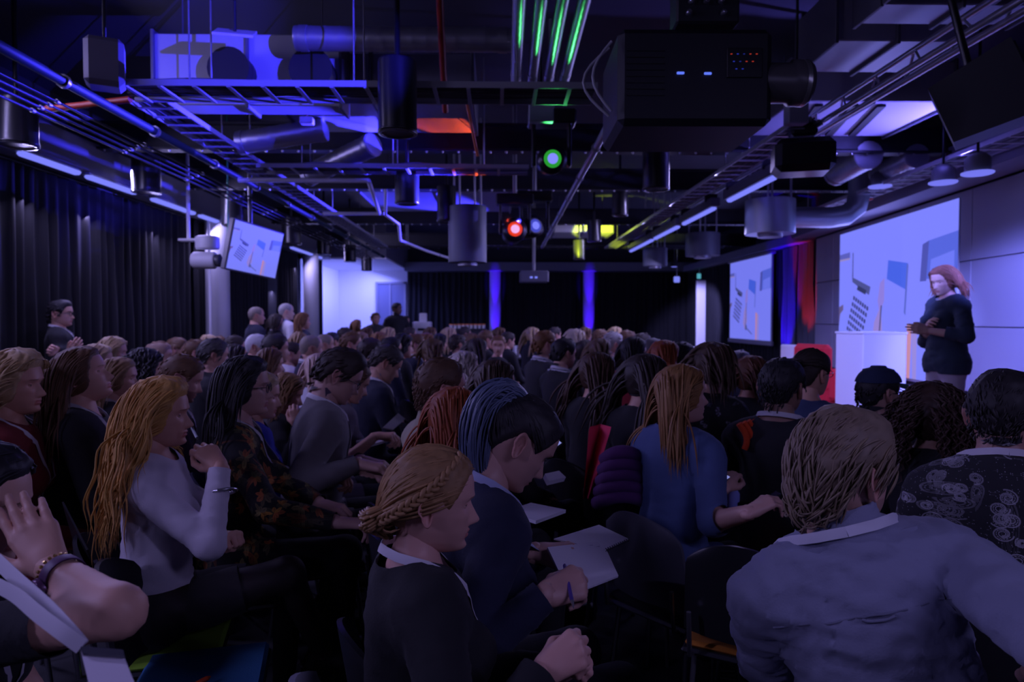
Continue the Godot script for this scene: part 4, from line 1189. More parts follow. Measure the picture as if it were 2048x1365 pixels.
		return {"v": v, "n": normals(v, ix), "ix": ix, "id": ids}

	func quad(ix: PackedInt32Array, a: int, b: int, c: int, d: int, flip: bool) -> void:
		if a < 0 or b < 0 or c < 0 or d < 0:
			return
		if flip:
			ix.append_array([a, c, b, a, d, c])
		else:
			ix.append_array([a, b, c, a, c, d])

	static func normals(v: PackedVector3Array, ix: PackedInt32Array) -> PackedVector3Array:
		var n := PackedVector3Array()
		n.resize(v.size())
		for k in range(0, ix.size(), 3):
			var a := ix[k]
			var b := ix[k + 1]
			var c := ix[k + 2]
			var g := (v[c] - v[a]).cross(v[b] - v[a])
			n[a] += g
			n[b] += g
			n[c] += g
		for k in n.size():
			n[k] = n[k].normalized()
		return n

# the part of a skin where s > 0, pushed out along its normals: a garment
func cut(sk: Dictionary, s: PackedFloat32Array, off: PackedFloat32Array, called: String) -> MB:
	var b := MB.new()
	var map := {}
	var V: PackedVector3Array = sk.v
	var N: PackedVector3Array = sk.n
	var ix: PackedInt32Array = sk.ix
	for k in range(0, ix.size(), 3):
		var t := [ix[k], ix[k + 1], ix[k + 2]]
		var s0 := s[t[0]]
		var s1 := s[t[1]]
		var s2 := s[t[2]]
		if s0 <= 0.0 and s1 <= 0.0 and s2 <= 0.0:
			continue
		var loop := PackedInt32Array()
		for e in 3:
			var a: int = t[e]
			var c: int = t[(e + 1) % 3]
			if s[a] > 0.0:
				if not map.has(a):
					map[a] = b.vert(V[a] + N[a] * off[a], N[a])
				loop.push_back(map[a])
			if (s[a] > 0.0) != (s[c] > 0.0):
				var key := mini(a, c) * 1000003 + maxi(a, c)
				if not map.has(key + 10000000):
					var u := s[a] / (s[a] - s[c])
					var nn := N[a].lerp(N[c], u).normalized()
					map[key + 10000000] = b.vert(V[a].lerp(V[c], u) + nn * lerpf(off[a], off[c], u), nn)
				loop.push_back(map[key + 10000000])
		for q in range(1, loop.size() - 1):
			b.ix.append_array([loop[0], loop[q], loop[q + 1]])
	b.n = Field.normals(b.v, b.ix)
	return b

# ------------------------------------------------------------------ hands
var hand_cache := {}
const CURL := {
	"relaxed": [[22, 28, 16], [26, 30, 18], [30, 32, 18], [32, 34, 20]],
	"flat": [[4, 8, 4], [4, 8, 4], [5, 8, 4], [7, 9, 5]],
	"fist": [[70, 85, 50], [72, 88, 50], [74, 88, 50], [74, 86, 48]],
	"pen": [[42, 38, 16], [56, 50, 28], [66, 60, 34], [68, 62, 36]],
	"hold": [[34, 42, 26], [36, 44, 26], [38, 46, 26], [40, 46, 26]],
}

# a right hand, wrist at the origin, fingers along -z, palm down, thumb towards -x
func hand(pose: String) -> MB:
	if hand_cache.has(pose):
		return hand_cache[pose]
	var bones := []
	var up := Vector3.UP
	bones.push_back([Vector3(0, 0, 0.012), Vector3(0, 0, -0.02), 0.025, 0.026, 0, 0.012, up, 1.35])
	var kn := [Vector3(-0.029, 0.0, -0.086), Vector3(-0.009, 0.004, -0.092), Vector3(0.011, 0.002, -0.087), Vector3(0.029, -0.003, -0.077)]
	var ln := [[0.040, 0.025, 0.020], [0.044, 0.029, 0.021], [0.041, 0.027, 0.020], [0.032, 0.020, 0.018]]
	for k in 4:
		bones.push_back([Vector3(kn[k].x * 0.45, -0.003, -0.012), kn[k] + Vector3(0, -0.003, 0), 0.017, 0.0125, 0, 0.012, up, 1.05])
		var dir := Vector3(kn[k].x * 1.6, 0, -1).normalized()
		var p: Vector3 = kn[k]
		var bend := 0.0
		for j in 3:
			bend += deg_to_rad(CURL[pose][k][j])
			var d := Vector3(dir.x * cos(bend), -sin(bend), dir.z * cos(bend))
			var q: Vector3 = p + d * ln[k][j]
			var r0: float = [0.0098, 0.0088, 0.0080][j] - (0.001 if k == 3 else 0.0)
			bones.push_back([p, q, r0, r0 - 0.0009, 1, 0.004])
			p = q
	var th := [Vector3(-0.016, -0.010, -0.016), Vector3(-0.040, -0.018, -0.048), Vector3(-0.050, -0.022, -0.082), Vector3(-0.048, -0.026, -0.108)]
	if pose == "fist":
		th = [Vector3(-0.016, -0.010, -0.016), Vector3(-0.038, -0.026, -0.048), Vector3(-0.030, -0.042, -0.078), Vector3(-0.008, -0.050, -0.088)]
	elif pose == "pen":
		th = [Vector3(-0.016, -0.010, -0.016), Vector3(-0.038, -0.026, -0.046), Vector3(-0.046, -0.040, -0.078), Vector3(-0.040, -0.052, -0.104)]
	elif pose == "hold":
		th = [Vector3(-0.016, -0.010, -0.016), Vector3(-0.042, -0.022, -0.044), Vector3(-0.050, -0.028, -0.076), Vector3(-0.040, -0.030, -0.102)]
	elif pose == "flat":
		th = [Vector3(-0.016, -0.008, -0.016), Vector3(-0.046, -0.010, -0.042), Vector3(-0.064, -0.012, -0.070), Vector3(-0.072, -0.014, -0.096)]
	var tr := [0.0165, 0.0125, 0.0102, 0.0088]
	for k in 3:
		bones.push_back([th[k], th[k + 1], tr[k], tr[k + 1], 1, 0.008 if k == 0 else 0.004])
	var fd := Field.new()
	fd.bake(bones, 0.0042)
	var sk := fd.skin()
	var b := MB.new()
	b.v = sk.v
	b.n = sk.n
	b.ix = sk.ix
	b.c.resize(b.v.size())
	b.c.fill(Color(1, 1, 1))
	b.uv.resize(b.v.size())
	hand_cache[pose] = b
	return b

# ------------------------------------------------------------------ heads
func along(keys: Array, y: float) -> float:
	# keys: [y, value] from top to bottom, smooth in between
	var k := 0
	while k < keys.size() - 2 and y < keys[k + 1][0]:
		k += 1
	var t := clampf((keys[k][0] - y) / (keys[k][0] - keys[k + 1][0]), 0.0, 1.0)
	var p0: float = keys[maxi(k - 1, 0)][1]
	var p3: float = keys[mini(k + 2, keys.size() - 1)][1]
	return cubic_interpolate(keys[k][1], keys[k + 1][1], p0, p3, t)

const FRONT := [[0.116, 0.0], [0.110, 0.034], [0.100, 0.056], [0.085, 0.075], [0.065, 0.087], [0.045, 0.092], [0.024, 0.094], [0.010, 0.088], [0.0, 0.086], [-0.02, 0.0865], [-0.05, 0.0885], [-0.066, 0.089], [-0.084, 0.085], [-0.098, 0.086], [-0.110, 0.078], [-0.118, 0.05], [-0.121, 0.0]]
const BACK := [[0.116, 0.0], [0.110, 0.042], [0.100, 0.064], [0.08, 0.085], [0.05, 0.100], [0.02, 0.104], [-0.02, 0.096], [-0.05, 0.080], [-0.08, 0.060], [-0.11, 0.045], [-0.121, 0.0]]
const WIDE := [[0.116, 0.0], [0.110, 0.034], [0.100, 0.051], [0.08, 0.066], [0.05, 0.076], [0.02, 0.078], [0.0, 0.076], [-0.03, 0.071], [-0.06, 0.064], [-0.085, 0.053], [-0.102, 0.038], [-0.114, 0.022], [-0.121, 0.0]]
const NOSE := [[0.022, 0.0], [0.010, 0.002], [0.0, 0.006], [-0.012, 0.013], [-0.024, 0.020], [-0.034, 0.0265], [-0.040, 0.0275], [-0.046, 0.021], [-0.051, 0.008], [-0.056, 0.0]]

# point of the bare head at azimuth a (0 is the face) and height y
func head_at(a: float, y: float, jaw := 1.0) -> Vector3:
	var w := along(WIDE, y)
	if y < -0.02:
		w *= lerpf(1.0, jaw, clampf((-0.02 - y) / 0.06, 0.0, 1.0))
	var sa := sin(a)
	var ca := cos(a)
	var x := w * signf(sa) * pow(absf(sa), 0.88)
	if ca < 0.0:
		return Vector3(x, y, along(BACK, y) * pow(-ca, 0.92))
	var z := along(FRONT, y) * pow(ca, 0.82)
	var ax := absf(x)
	var sg := lerpf(0.0065, 0.0125, clampf((0.01 - y) / 0.05, 0.0, 1.0))
	z += along(NOSE, y) * exp(-x * x / (sg * sg)) if y < 0.022 and y > -0.056 else 0.0
	z -= 0.0105 * exp(-pow((ax - 0.031) / 0.016, 2.0) - pow(y / 0.0125, 2.0))
	z += 0.004 * exp(-pow((ax - 0.03) / 0.022, 2.0) - pow((y - 0.021) / 0.008, 2.0))
	z += 0.0045 * exp(-pow((ax - 0.046) / 0.018, 2.0) - pow((y + 0.024) / 0.014, 2.0))
	z += 0.0062 * exp(-pow(x / 0.019, 2.0) - pow((y + 0.0625) / 0.0042, 2.0))
	z += 0.0066 * exp(-pow(x / 0.017, 2.0) - pow((y + 0.0745) / 0.0050, 2.0))
	z -= 0.0035 * exp(-pow(x / 0.022, 2.0) - pow((y + 0.0682) / 0.0020, 2.0))
	z += 0.0060 * exp(-pow(x / 0.018, 2.0) - pow((y + 0.100) / 0.010, 2.0))
	return Vector3(x, y, -z)

var head_cache := {}
# detail 2 near, 1 middle, 0 far; beard darkens the stubbled jaw
func head_mesh(sex: int, detail: int, beard := 0.0) -> MB:
	var key := "%d %d %.2f" % [sex, detail, beard]
	if head_cache.has(key):
		return head_cache[key]
	var jaw := 0.9 if sex == 1 else 1.03
	var ys := []
	var y := 0.1155
	var fine: float = [0.013, 0.0065, 0.0036][detail]
	while y > -0.1205:
		ys.push_back(y)
		y -= (fine * 0.9 if y > 0.09 else fine * 1.5 if y > 0.03 else fine)
	ys.push_back(-0.1205)
	var cols: int = [22, 40, 64][detail]
	var b := MB.new()
	var rows := []
	for yy in ys:
		var ring := PackedVector3Array()
		for k in cols:
			var u := (k + 0.0) / cols * 2.0 - 1.0
			ring.push_back(head_at(PI * signf(u) * pow(absf(u), 1.45), yy, jaw))
		rows.push_back(ring)
	b.rings(rows, true, true)
	for k in b.v.size():
		var p := b.v[k]
		var tint := Color(1, 1, 1)
		if p.z < -0.05:
			if absf(p.x) < 0.021 and p.y < -0.0585 and p.y > -0.0805:
				tint = Color(0.82, 0.52, 0.55)
			elif p.y > 0.0185 and p.y < (0.0235 if sex == 1 else 0.026) and absf(p.x) > 0.014 and absf(p.x) < 0.047:
				tint = Color(0.42, 0.36, 0.32)
		if beard > 0.0 and p.y < -0.045 - 0.02 * smoothstep(0.03, 0.0, absf(p.x)) * (1.0 if p.y > -0.06 else 0.0) and p.z < 0.02 and not (absf(p.x) < 0.02 and p.y < -0.0585 and p.y > -0.079):
			tint = tint.lerp(Color(0.3, 0.22, 0.2), beard)
		b.c[k] = tint
	if detail > 0:
		for s in [-1, 1]:
			# eye and its upper lid
			var e := Vector3(s * 0.031, 0.001, -0.0655)
			var seg := 8 if detail == 1 else 12
			for shell in 2:
				var r := 0.0118 if shell == 0 else 0.0131
				var er := []
				for i in range(1, seg):
					var th := PI * i / seg
					var ring := PackedVector3Array()
					for j in seg:
						var ph := TAU * j / seg
						ring.push_back(e + Vector3(sin(th) * cos(ph) * r, (cos(th) * r) if shell == 0 else maxf(cos(th) * r, 0.002), -sin(th) * sin(ph) * r))
					er.push_back(ring)
				var s0 := b.v.size()
				b.col = Color(1, 1, 1)
				b.rings(er, true, false)
				for k in range(s0, b.v.size()):
					if shell == 0:
						var dd := (b.v[k] - e).normalized()
						b.c[k] = Color(0.06, 0.06, 0.08) if dd.dot(Vector3(0, 0, -1)) > 0.86 else Color(0.95, 1.0, 1.0)
					else:
						b.c[k] = Color(0.8, 0.72, 0.72) if b.v[k].y > 0.004 else Color(0.2, 0.16, 0.16)
	b.col = Color(1, 1, 1)
	# ears: a dished shell with a raised rim
	for s in [-1, 1]:
		var er := []
		var seg: int = [8, 14, 20][detail]
		for i in 6:
			var rho: float = [1.0, 1.08, 0.95, 0.72, 0.42, 0.06][i]
			var lift: float = [-0.004, 0.008, 0.0125, 0.006, 0.0025, 0.002][i]
			var ring := PackedVector3Array()
			for j in seg:
				var a := TAU * j / seg
				var h := sin(a) * 0.033 * rho
				var w := cos(a) * (0.0185 if h > 0 else 0.0135) * rho
				var q := Vector3(0, h - 0.008, 0.018 - w * 0.96 + h * 0.18)
				q.x = s * (0.0735 + lift + 0.010 * clampf((q.z - 0.006) / 0.03, 0.0, 1.0))
				ring.push_back(q)
			er.push_back(ring)
		var e0 := b.v.size()
		b.rings(er, true, false, s > 0)
		for k in range(e0, b.v.size()):
			b.c[k] = Color(1.0, 0.86, 0.86)
	head_cache[key] = b
	return b

# ------------------------------------------------------------------ hair
# lowest height of the hair at azimuth a (0 front, PI nape)
func hairline(a: float, style: String, recede: float) -> float:
	var t := absf(a)
	var keys := [[0.0, 0.066 + recede], [0.55, 0.066 + recede], [0.85, 0.050 + recede * 0.6], [1.12, 0.020], [1.28, -0.012], [1.45, 0.012], [1.75, 0.022], [2.05, -0.020], [2.4, -0.060], [PI, -0.072]]
	if style in ["long", "bob", "curly"]:
		keys = [[0.0, 0.068 + recede], [0.55, 0.066], [0.9, 0.046], [1.1, 0.0], [1.3, -0.05], [1.6, -0.075], [PI, -0.085]]
	for k in keys.size() - 1:
		if t <= keys[k + 1][0]:
			return lerpf(keys[k][1], keys[k + 1][1], (t - keys[k][0]) / (keys[k + 1][0] - keys[k][0]))
	return -0.07

func hair_cap(h: Dictionary, xf: Transform3D, jaw: float, detail: int, b: MB) -> void:
	var style: String = h.style
	var thick: float = h.get("thick", 0.016)
	var rows := []
	var masks := []
	var cols: int = [24, 40, 60][detail]
	var count: int = [12, 22, 34][detail]
	for i in count + 1:
		var y := lerpf(0.1158, -0.095, pow(i / float(count), 1.2))
		var ring := PackedVector3Array()
		var mk := PackedFloat32Array()
		for k in cols:
			var a := -PI + TAU * k / cols
			var p := head_at(a, y, jaw)
			var m := (y - hairline(a, style, h.get("recede", 0.0))) / 0.018
			var out := (p - Vector3(0, 0.0, 0.005)).normalized()
			var n1 := noise.get_noise_3d(p.x * 60.0 + h.get("seed", 0), p.y * 16.0, p.z * 60.0)
			var n2 := noise.get_noise_3d(p.x * 17.0, p.y * 12.0 + h.get("seed", 0) * 3.0, p.z * 17.0)
			var lift := thick * (0.75 + n1 * 0.30 + n2 * 0.35)
			if h.has("top"):
				lift += h.top * smoothstep(0.045, 0.11, p.y) * smoothstep(0.06, -0.06, p.z)
			p += out * lerpf(-0.004, lift, clampf(m, 0.0, 1.0))
			ring.push_back(xf * p)
			mk.push_back(m)
		rows.push_back(ring)
		masks.push_back(mk)
	var tmp := MB.new()
	tmp.rings(rows, true, false)
	var keep := PackedInt32Array()
	var w := cols
	for k in range(0, tmp.ix.size(), 3):
		var ok := false
		for q in 3:
			var id := tmp.ix[k + q]
			if masks[id / w][id % w] > 0.0:
				ok = true
		if ok:
			keep.append_array([tmp.ix[k], tmp.ix[k + 1], tmp.ix[k + 2]])
	tmp.ix = keep
	for k in tmp.c.size():
		var p := tmp.v[k]
		var f := 0.85 + 0.3 * noise.get_noise_3d(p.x * 90.0, p.y * 14.0, p.z * 90.0)
		tmp.c[k] = Color(f, f, f)
	b.append(tmp, Transform3D())
	b.poly([rows[0][0], rows[0][cols / 3], rows[0][2 * cols / 3]], xf.basis.y)

func hair_locks(h: Dictionary, xf: Transform3D, bumps: Array, jaw: float, r: RandomNumberGenerator, b: MB) -> void:
	var style: String = h.style
	var inv := xf.affine_inverse()
	var count: int = h.get("locks", 60)
	var length: float = h.get("len", 0.05)
	var rad: float = h.get("rad", 0.006)
	var steps: int = h.get("steps", 7)
	var sides: int = h.get("sides", 4)
	var thick: float = h.get("thick", 0.016)
	var wave: float = h.get("wave", 0.0)
	var vol: float = h.get("volume", 0.0)
	var part_x: float = h.get("part", 0.0)
	var tie: Vector3 = h.get("tie", Vector3.ZERO)
	var made := 0
	var tries := 0
	while made < count and tries < count * 8:
		tries += 1
		var a := r.randf_range(-PI, PI)
		var y := r.randf_range(-0.07, 0.114)
		if style == "long" or style == "bob" or style == "curly":
			y = r.randf_range(0.0, 0.115)
			if r.randf() < 0.3:
				y = r.randf_range(-0.05, 0.05)
		if y < hairline(a, style, h.get("recede", 0.0)) + 0.006:
			continue
		made += 1
		var p := head_at(a, y, jaw)
		var out := (p - Vector3(0, 0, 0.005)).normalized()
		var m := thick * r.randf_range(0.45, 1.05)
		var side := signf(p.x - part_x + r.randf_range(-0.006, 0.006))
		var d: Vector3
		var grav := 0.12
		if style == "short":
			d = Vector3(p.x * 1.2, -0.35 if y < 0.06 else 0.0, 1.0 if y > 0.05 else 0.5) + Vector3(r.randf_range(-0.25, 0.25), r.randf_range(-0.1, 0.15), r.randf_range(-0.2, 0.2))
			grav = 0.10
		elif style == "tied":
			d = tie - p
			grav = 0.0
		else:
			d = Vector3(side * 0.9, -0.15, 0.42 + (0.5 if p.z < -0.02 else 0.0))
			grav = 0.30
		d = (d - out * d.dot(out) * 0.85).normalized()
		p += out * m
		var l := length * r.randf_range(0.78, 1.1)
		if style == "tied":
			l = (tie - p).length() * 1.25
		var ds := l / steps
		var path := []
		var radii := []
		var ph := a * 5.0 + r.randf_range(-0.5, 0.5) if style != "curly" else r.randf() * TAU
		var spread := (vol + 0.004) * r.randf_range(0.0, 1.0)
		for k in steps + 1:
			var t := k / float(steps)
			var q := p
			if wave > 0.0:
				var s := t * l
				var aside := out.cross(Vector3.UP).normalized()
				q += (aside * sin(s * TAU / h.get("period", 0.13) + ph) + out * cos(s * TAU / h.get("period", 0.13) + ph) * (1.0 if style == "curly" else 0.3)) * wave * smoothstep(0.0, 0.35, t)
			path.push_back(xf * q)
			radii.push_back(rad * (0.55 + 0.75 * sin(PI * minf(t * 0.85 + 0.12, 1.0))) * (1.0 if t < 0.75 else lerpf(1.0, 0.12, (t - 0.75) / 0.25)) * (0.1 if k == 0 else 1.0))
			if style == "tied":
				d = (d * 0.6 + (tie - p).normalized() * 0.5).normalized()
				if (tie - p).length() < ds:
					p = tie
					continue
			var world_down := (inv.basis * Vector3.DOWN).normalized()
			d = (d + world_down * grav).normalized()
			var np := p + d * ds
			# stay outside the skull
			var e := Vector3(np.x / (0.078 + m + spread), (np.y - 0.008) / (0.108 + m), (np.z - 0.004) / (0.100 + m + spread))
			if np.y < 0.0:
				e.y *= 0.55
			if e.length() < 1.0:
				np = np.lerp(Vector3(np.x / e.length(), (np.y - 0.008) / e.length() + 0.008, (np.z - 0.004) / e.length() + 0.004), 0.9)
			elif style == "short":
				np = np.lerp(Vector3(np.x / e.length(), (np.y - 0.008) / e.length() + 0.008, (np.z - 0.004) / e.length() + 0.004), h.get("hug", 0.6))
			# keep the face free
			if style != "short" and style != "tied" and np.y < 0.06 and np.z < h.get("face", -0.028):
				np.z = lerpf(np.z, h.get("face", -0.028), 0.8)
				if absf(np.x) < 0.07:
					np.x = signf(np.x) * 0.074
			# stay outside neck, shoulders and back
			if np.y < -0.06:
				var wp := xf * np
				for c in bumps:
					var ab: Vector3 = c[1] - c[0]
					var tt := clampf((wp - c[0]).dot(ab) / maxf(ab.length_squared(), 1e-6), 0.0, 1.0)
					var o: Vector3 = wp - (c[0] + ab * tt)
					var rr: float = c[2] + 0.008 + m * 0.5
					if o.length() < rr:
						wp = c[0] + ab * tt + o.normalized() * rr
				np = inv * wp
			d = (np - p).normalized()
			p = np
		var f := r.randf_range(0.75, 1.2)
		b.col = Color(f, f * r.randf_range(0.93, 1.03), f * r.randf_range(0.85, 1.05))
		b.tube(path, radii, sides, false)
	b.col = Color(1, 1, 1)

func smooth_path(p: Array, sub: int) -> Array:
	var out := []
	for i in p.size() - 1:
		var a: Vector3 = p[maxi(i - 1, 0)]
		var d: Vector3 = p[mini(i + 2, p.size() - 1)]
		for k in sub:
			out.push_back((p[i] as Vector3).cubic_interpolate(p[i + 1], a, d, k / float(sub)))
	out.push_back(p[p.size() - 1])
	return out

# free locks between given points (ponytails, braids, buns)
func hair_tail(b: MB, r: RandomNumberGenerator, path: Array, width: float, count: int, rad: float) -> void:
	for k in count:
		var o := Vector3(r.randf_range(-1, 1), r.randf_range(-1, 1), r.randf_range(-1, 1)).limit_length(1.0) * width
		var pts := []
		var rr := []
		for i in path.size():
			var t := i / float(path.size() - 1)
			pts.push_back(path[i] + o * (0.35 + 0.9 * sin(PI * minf(0.15 + t * 0.75, 1.0))))
			rr.push_back(rad * (1.0 - 0.55 * t))
		var f := r.randf_range(0.7, 1.25)
		b.col = Color(f, f, f)
		b.tube(pts, rr, 4, false)
	b.col = Color(1, 1, 1)

func hair_braid(b: MB, path: Array, width: float) -> void:
	# three strands plaited along a path
	var cv := Curve3D.new()
	for p in path:
		cv.add_point(p)
	var l := cv.get_baked_length()
	var n_ := int(l / 0.006)
	for s in 3:
		var pts := []
		for i in n_ + 1:
			var t := l * i / n_
			var p := cv.sample_baked(t)
			var d := (cv.sample_baked(minf(t + 0.004, l)) - cv.sample_baked(maxf(t - 0.004, 0.0))).normalized()
			var u := d.cross(Vector3.UP).normalized()
			var w := d.cross(u)
			var ph := t / 0.052 * TAU + s * TAU / 3.0
			pts.push_back(p + w * (sin(ph) * width) + u * (sin(ph * 2.0) * width * 0.45))
		var f := 0.95 + 0.2 * s
		b.col = Color(f, f, f)
		b.tube(pts, width * 0.62, 6, true)
	b.col = Color(1, 1, 1)

# ------------------------------------------------------------------ people
func two_bone(a: Vector3, target: Vector3, l1: float, l2: float, pole: Vector3) -> Array:
	var d := target - a
	var len_ := clampf(d.length(), absf(l1 - l2) + 0.01, l1 + l2 - 0.004)
	var u := d.normalized()
	var x := (l1 * l1 - l2 * l2 + len_ * len_) / (2.0 * len_)
	var h := sqrt(maxf(l1 * l1 - x * x, 0.0))
	var w := (pole - u * u.dot(pole)).normalized()
	return [a + u * x + w * h, a + u * len_]

func turned(deg: float) -> float:
	return -deg_to_rad(deg)

# spec keys: see build_people
func person(q: Dictionary) -> Node3D:
	var t0 := Time.get_ticks_msec()
	var r := RandomNumberGenerator.new()
	r.seed = hash(q.label)
	var sex: int = q.get("sex", 0)
	var sit: bool = q.get("sit", true)
	var detail: int = q.get("detail", 1)
	var body_deg: float = q.get("body", 60.0)
	var face_deg: float = q.get("face", body_deg)
	var lean := deg_to_rad(q.get("lean", 6.0))
	var roll := deg_to_rad(q.get("side", 0.0))
	var fat: float = q.get("fat", 1.0)
	var head_w: Vector3 = q.head
	var turn := turned(body_deg)
	var to_local := Basis(Vector3.UP, -turn)
	# skeleton with unit size, hips at the origin
	var bend := func(f: float) -> Basis:
		return Basis(Vector3.BACK, -roll * f) * Basis(Vector3.RIGHT, -lean * f)
	var B1: Basis = bend.call(0.45)
	var B2: Basis = bend.call(0.85)
	var B3: Basis = bend.call(1.0)
	var waist := B1 * Vector3(0, 0.17, 0)
	var chest: Vector3 = waist + B2 * Vector3(0, 0.20, 0)
	var neck0: Vector3 = chest + B3 * Vector3(0, 0.155, 0.01)
	var hb := Basis(Vector3.UP, turned(face_deg - body_deg)) * Basis(Vector3.RIGHT, -deg_to_rad(q.get("pitch", 0.0))) * Basis(Vector3.BACK, -deg_to_rad(q.get("tilt", 0.0)))
	var neck1: Vector3 = neck0 + (B3 * Vector3(0, 0.07, -0.012)).lerp(Vector3(0, 0.07, -0.012), 0.4)
	var head0: Vector3 = neck1 + hb * Vector3(0, 0.085, -0.012)
	var stand := 0.0 if sit else 0.92
	var base_y: float = q.get("seat", 0.45) + 0.0
	var scale_ := 1.0
	if sit:
		scale_ = clampf((head_w.y - base_y) / (head0.y + 0.10), 0.84, 1.12)
		base_y = head_w.y - scale_ * (head0.y + 0.10)
	else:
		var floor_y: float = q.get("floor", 0.0)
		scale_ = clampf((head_w.y - floor_y) / (head0.y + stand), 0.8, 1.2)
		base_y = head_w.y - scale_ * (head0.y + stand)
	var S := scale_
	var hip := Vector3(0, base_y + (0.10 if sit else stand) * S, 0)
	var root := Vector3(head_w.x, 0, head_w.z) - Basis(Vector3.UP, turn) * Vector3(head0.x * S, 0, head0.z * S)
	var o := thing("person", q.label, "person", root, turn, q.get("group", "audience" if sit else ""))
	var P := func(v: Vector3) -> Vector3:
		return hip + v * S
	var local := func(w: Vector3) -> Vector3:
		return to_local * (w - root)
	var zd := B3.z
	var hs := 0.078 if sex == 1 else 0.074
	var sw: float = (0.150 if sex == 1 else 0.172) * q.get("shoulders", 1.0)
	var cw := (0.128 if sex == 1 else 0.145) * fat
	var ww: float = (0.112 if sex == 1 else 0.132) * fat * q.get("waist", 1.0)
	var pw := (0.126 if sex == 1 else 0.120) * fat
	var bones := []
	var add := func(a: Vector3, b: Vector3, ra: float, rb: float, id: int, k := 0.035, ax := Vector3.ZERO, fl := 1.0):
		if fl != 1.0:
			bones.push_back([a, b, ra * S, rb * S, id, k * S, ax, fl])
		else:
			bones.push_back([a, b, ra * S, rb * S, id, k * S])
	# torso 0, neck 1, right arm 2 3, left arm 4 5, thighs 6 7, shins 8 9, feet 10 11
	add.call(P.call(Vector3(-0.05, 0.01, 0.01)), P.call(Vector3(0.05, 0.01, 0.01)), pw, pw, 0, 0.04, Vector3(0, 0, 1), 1.15)
	add.call(P.call(Vector3(0, 0.06, 0.005)), P.call(waist), ww + 0.006, ww, 0, 0.05, B1.z, 1.22 / fat)
	add.call(P.call(waist), P.call(chest + B3 * Vector3(0, 0.03, 0)), ww, cw, 0, 0.05, B2.z, 1.30)
	add.call(P.call(chest + B3 * Vector3(-sw * 0.72, 0.095, 0.005)), P.call(chest + B3 * Vector3(sw * 0.72, 0.095, 0.005)), 0.068, 0.068, 0, 0.05)
	for s in [-1, 1]:
		add.call(P.call(chest + B3 * Vector3(s * sw * 0.6, 0.115, 0.012)), P.call(neck0 + B3 * Vector3(0, 0.005, 0.01)), 0.050, 0.048, 0, 0.03)
		if sex == 1:
			add.call(P.call(chest + B3 * Vector3(s * 0.072, -0.025, -0.085)), P.call(chest + B3 * Vector3(s * 0.07, -0.01, -0.07)), 0.058, 0.055, 0, 0.04)
	add.call(P.call(neck0 + B3 * Vector3(0, -0.05, 0.005)), P.call(neck1 + hb * Vector3(0, 0.02, 0.012)), 0.058 if sex == 0 else 0.050, 0.056 if sex == 0 else 0.047, 1, 0.03)
	# arms
	var hands: Dictionary = q.get("hands", {})
	var wrists := {}
	var elbows := {}
	for s in [1, -1]:
		var sh: Vector3 = P.call(chest + B3 * Vector3(s * sw, 0.085, 0.005))
		var h: Dictionary = hands.get("r" if s == 1 else "l", {})
		var target: Vector3
		if h.has("at"):
			target = local.call(h.at)
		elif sit:
			target = Vector3(s * 0.075 * S, base_y + 0.20 * S, -0.30 * S) + r.randf_range(-0.02, 0.02) * Vector3(1, 0, 1)
		else:
			target = sh + Vector3(s * 0.07, -0.50, -0.05) * S
		var pole: Vector3 = h.get("pole", Vector3(s * 0.7, -0.8, 0.35))
		if h.has("elbow"):
			pole = local.call(h.elbow) - sh
		var ik := two_bone(sh, target, 0.285 * S, 0.25 * S, pole)
		if h.get("exact", false):
			ik = [local.call(h.elbow), target]
		add.call(sh, ik[0], 0.058 if sex == 0 else 0.050, 0.046 if sex == 0 else 0.040, 2 if s == 1 else 4, 0.035)
		add.call(ik[0], ik[1], 0.046 if sex == 0 else 0.040, 0.030 if sex == 0 else 0.027, 3 if s == 1 else 5, 0.02)
		wrists[s] = ik[1]
		elbows[s] = ik[0]
	# legs
	var legs: String = q.get("legs", "sit")
	for s in [1, -1]:
		var hj: Vector3 = P.call(Vector3(s * 0.085, 0.0, 0.0))
		var knee: Vector3
		var ankle: Vector3
		if sit:
			knee = hj + Vector3(s * 0.025, 0.02, -0.43) * S
			ankle = Vector3(knee.x, 0.09, knee.z + 0.03)
			if legs == "crossed" and s == 1:
				knee = hj + Vector3(-0.06, 0.09, -0.43) * S
				ankle = knee + Vector3(-0.12, -0.36, -0.12) * S
		else:
			ankle = Vector3(hj.x + s * 0.02, q.get("floor", 0.0) + 0.09 * S, hj.z + 0.02)
			knee = hj.lerp(ankle, 0.5) + Vector3(0, 0, -0.02)
		add.call(hj, knee, 0.088 if sex == 1 else 0.084, 0.058, 6 if s == 1 else 7, 0.05)
		add.call(knee, ankle, 0.055, 0.036, 8 if s == 1 else 9, 0.03)
		add.call(ankle + Vector3(0, -0.035 * S, 0.03 * S), ankle + Vector3(s * 0.02, -0.052 * S, -0.15 * S), 0.042, 0.032, 10 if s == 1 else 11, 0.03)
	var fd := Field.new()
	fd.bake(bones, q.get("cell", [0.031, 0.023, 0.0158][detail]))
	var sk := fd.skin()
	var V: PackedVector3Array = sk.v
	var N: PackedVector3Array = sk.n
	var ID: PackedByteArray = sk.id
	# body: trunk, head and hands in one mesh
	var body := MB.new()
	body.v = V.duplicate()
	body.n = N.duplicate()
	body.ix = sk.ix.duplicate()
	body.c.resize(V.size())
	body.c.fill(Color(1, 1, 1))
	body.uv.resize(V.size())
	var hscale: float = lerpf(S, 1.0, 0.5) * q.get("head_size", 1.0) * (0.97 if sex == 1 else 1.02)
	var hx := Transform3D(hb.scaled(Vector3(hscale, hscale, hscale)), P.call(head0))
	var jaw := 0.9 if sex == 1 else 1.03
	body.append(head_mesh(sex, detail, q.get("beard", 0.0)), hx)
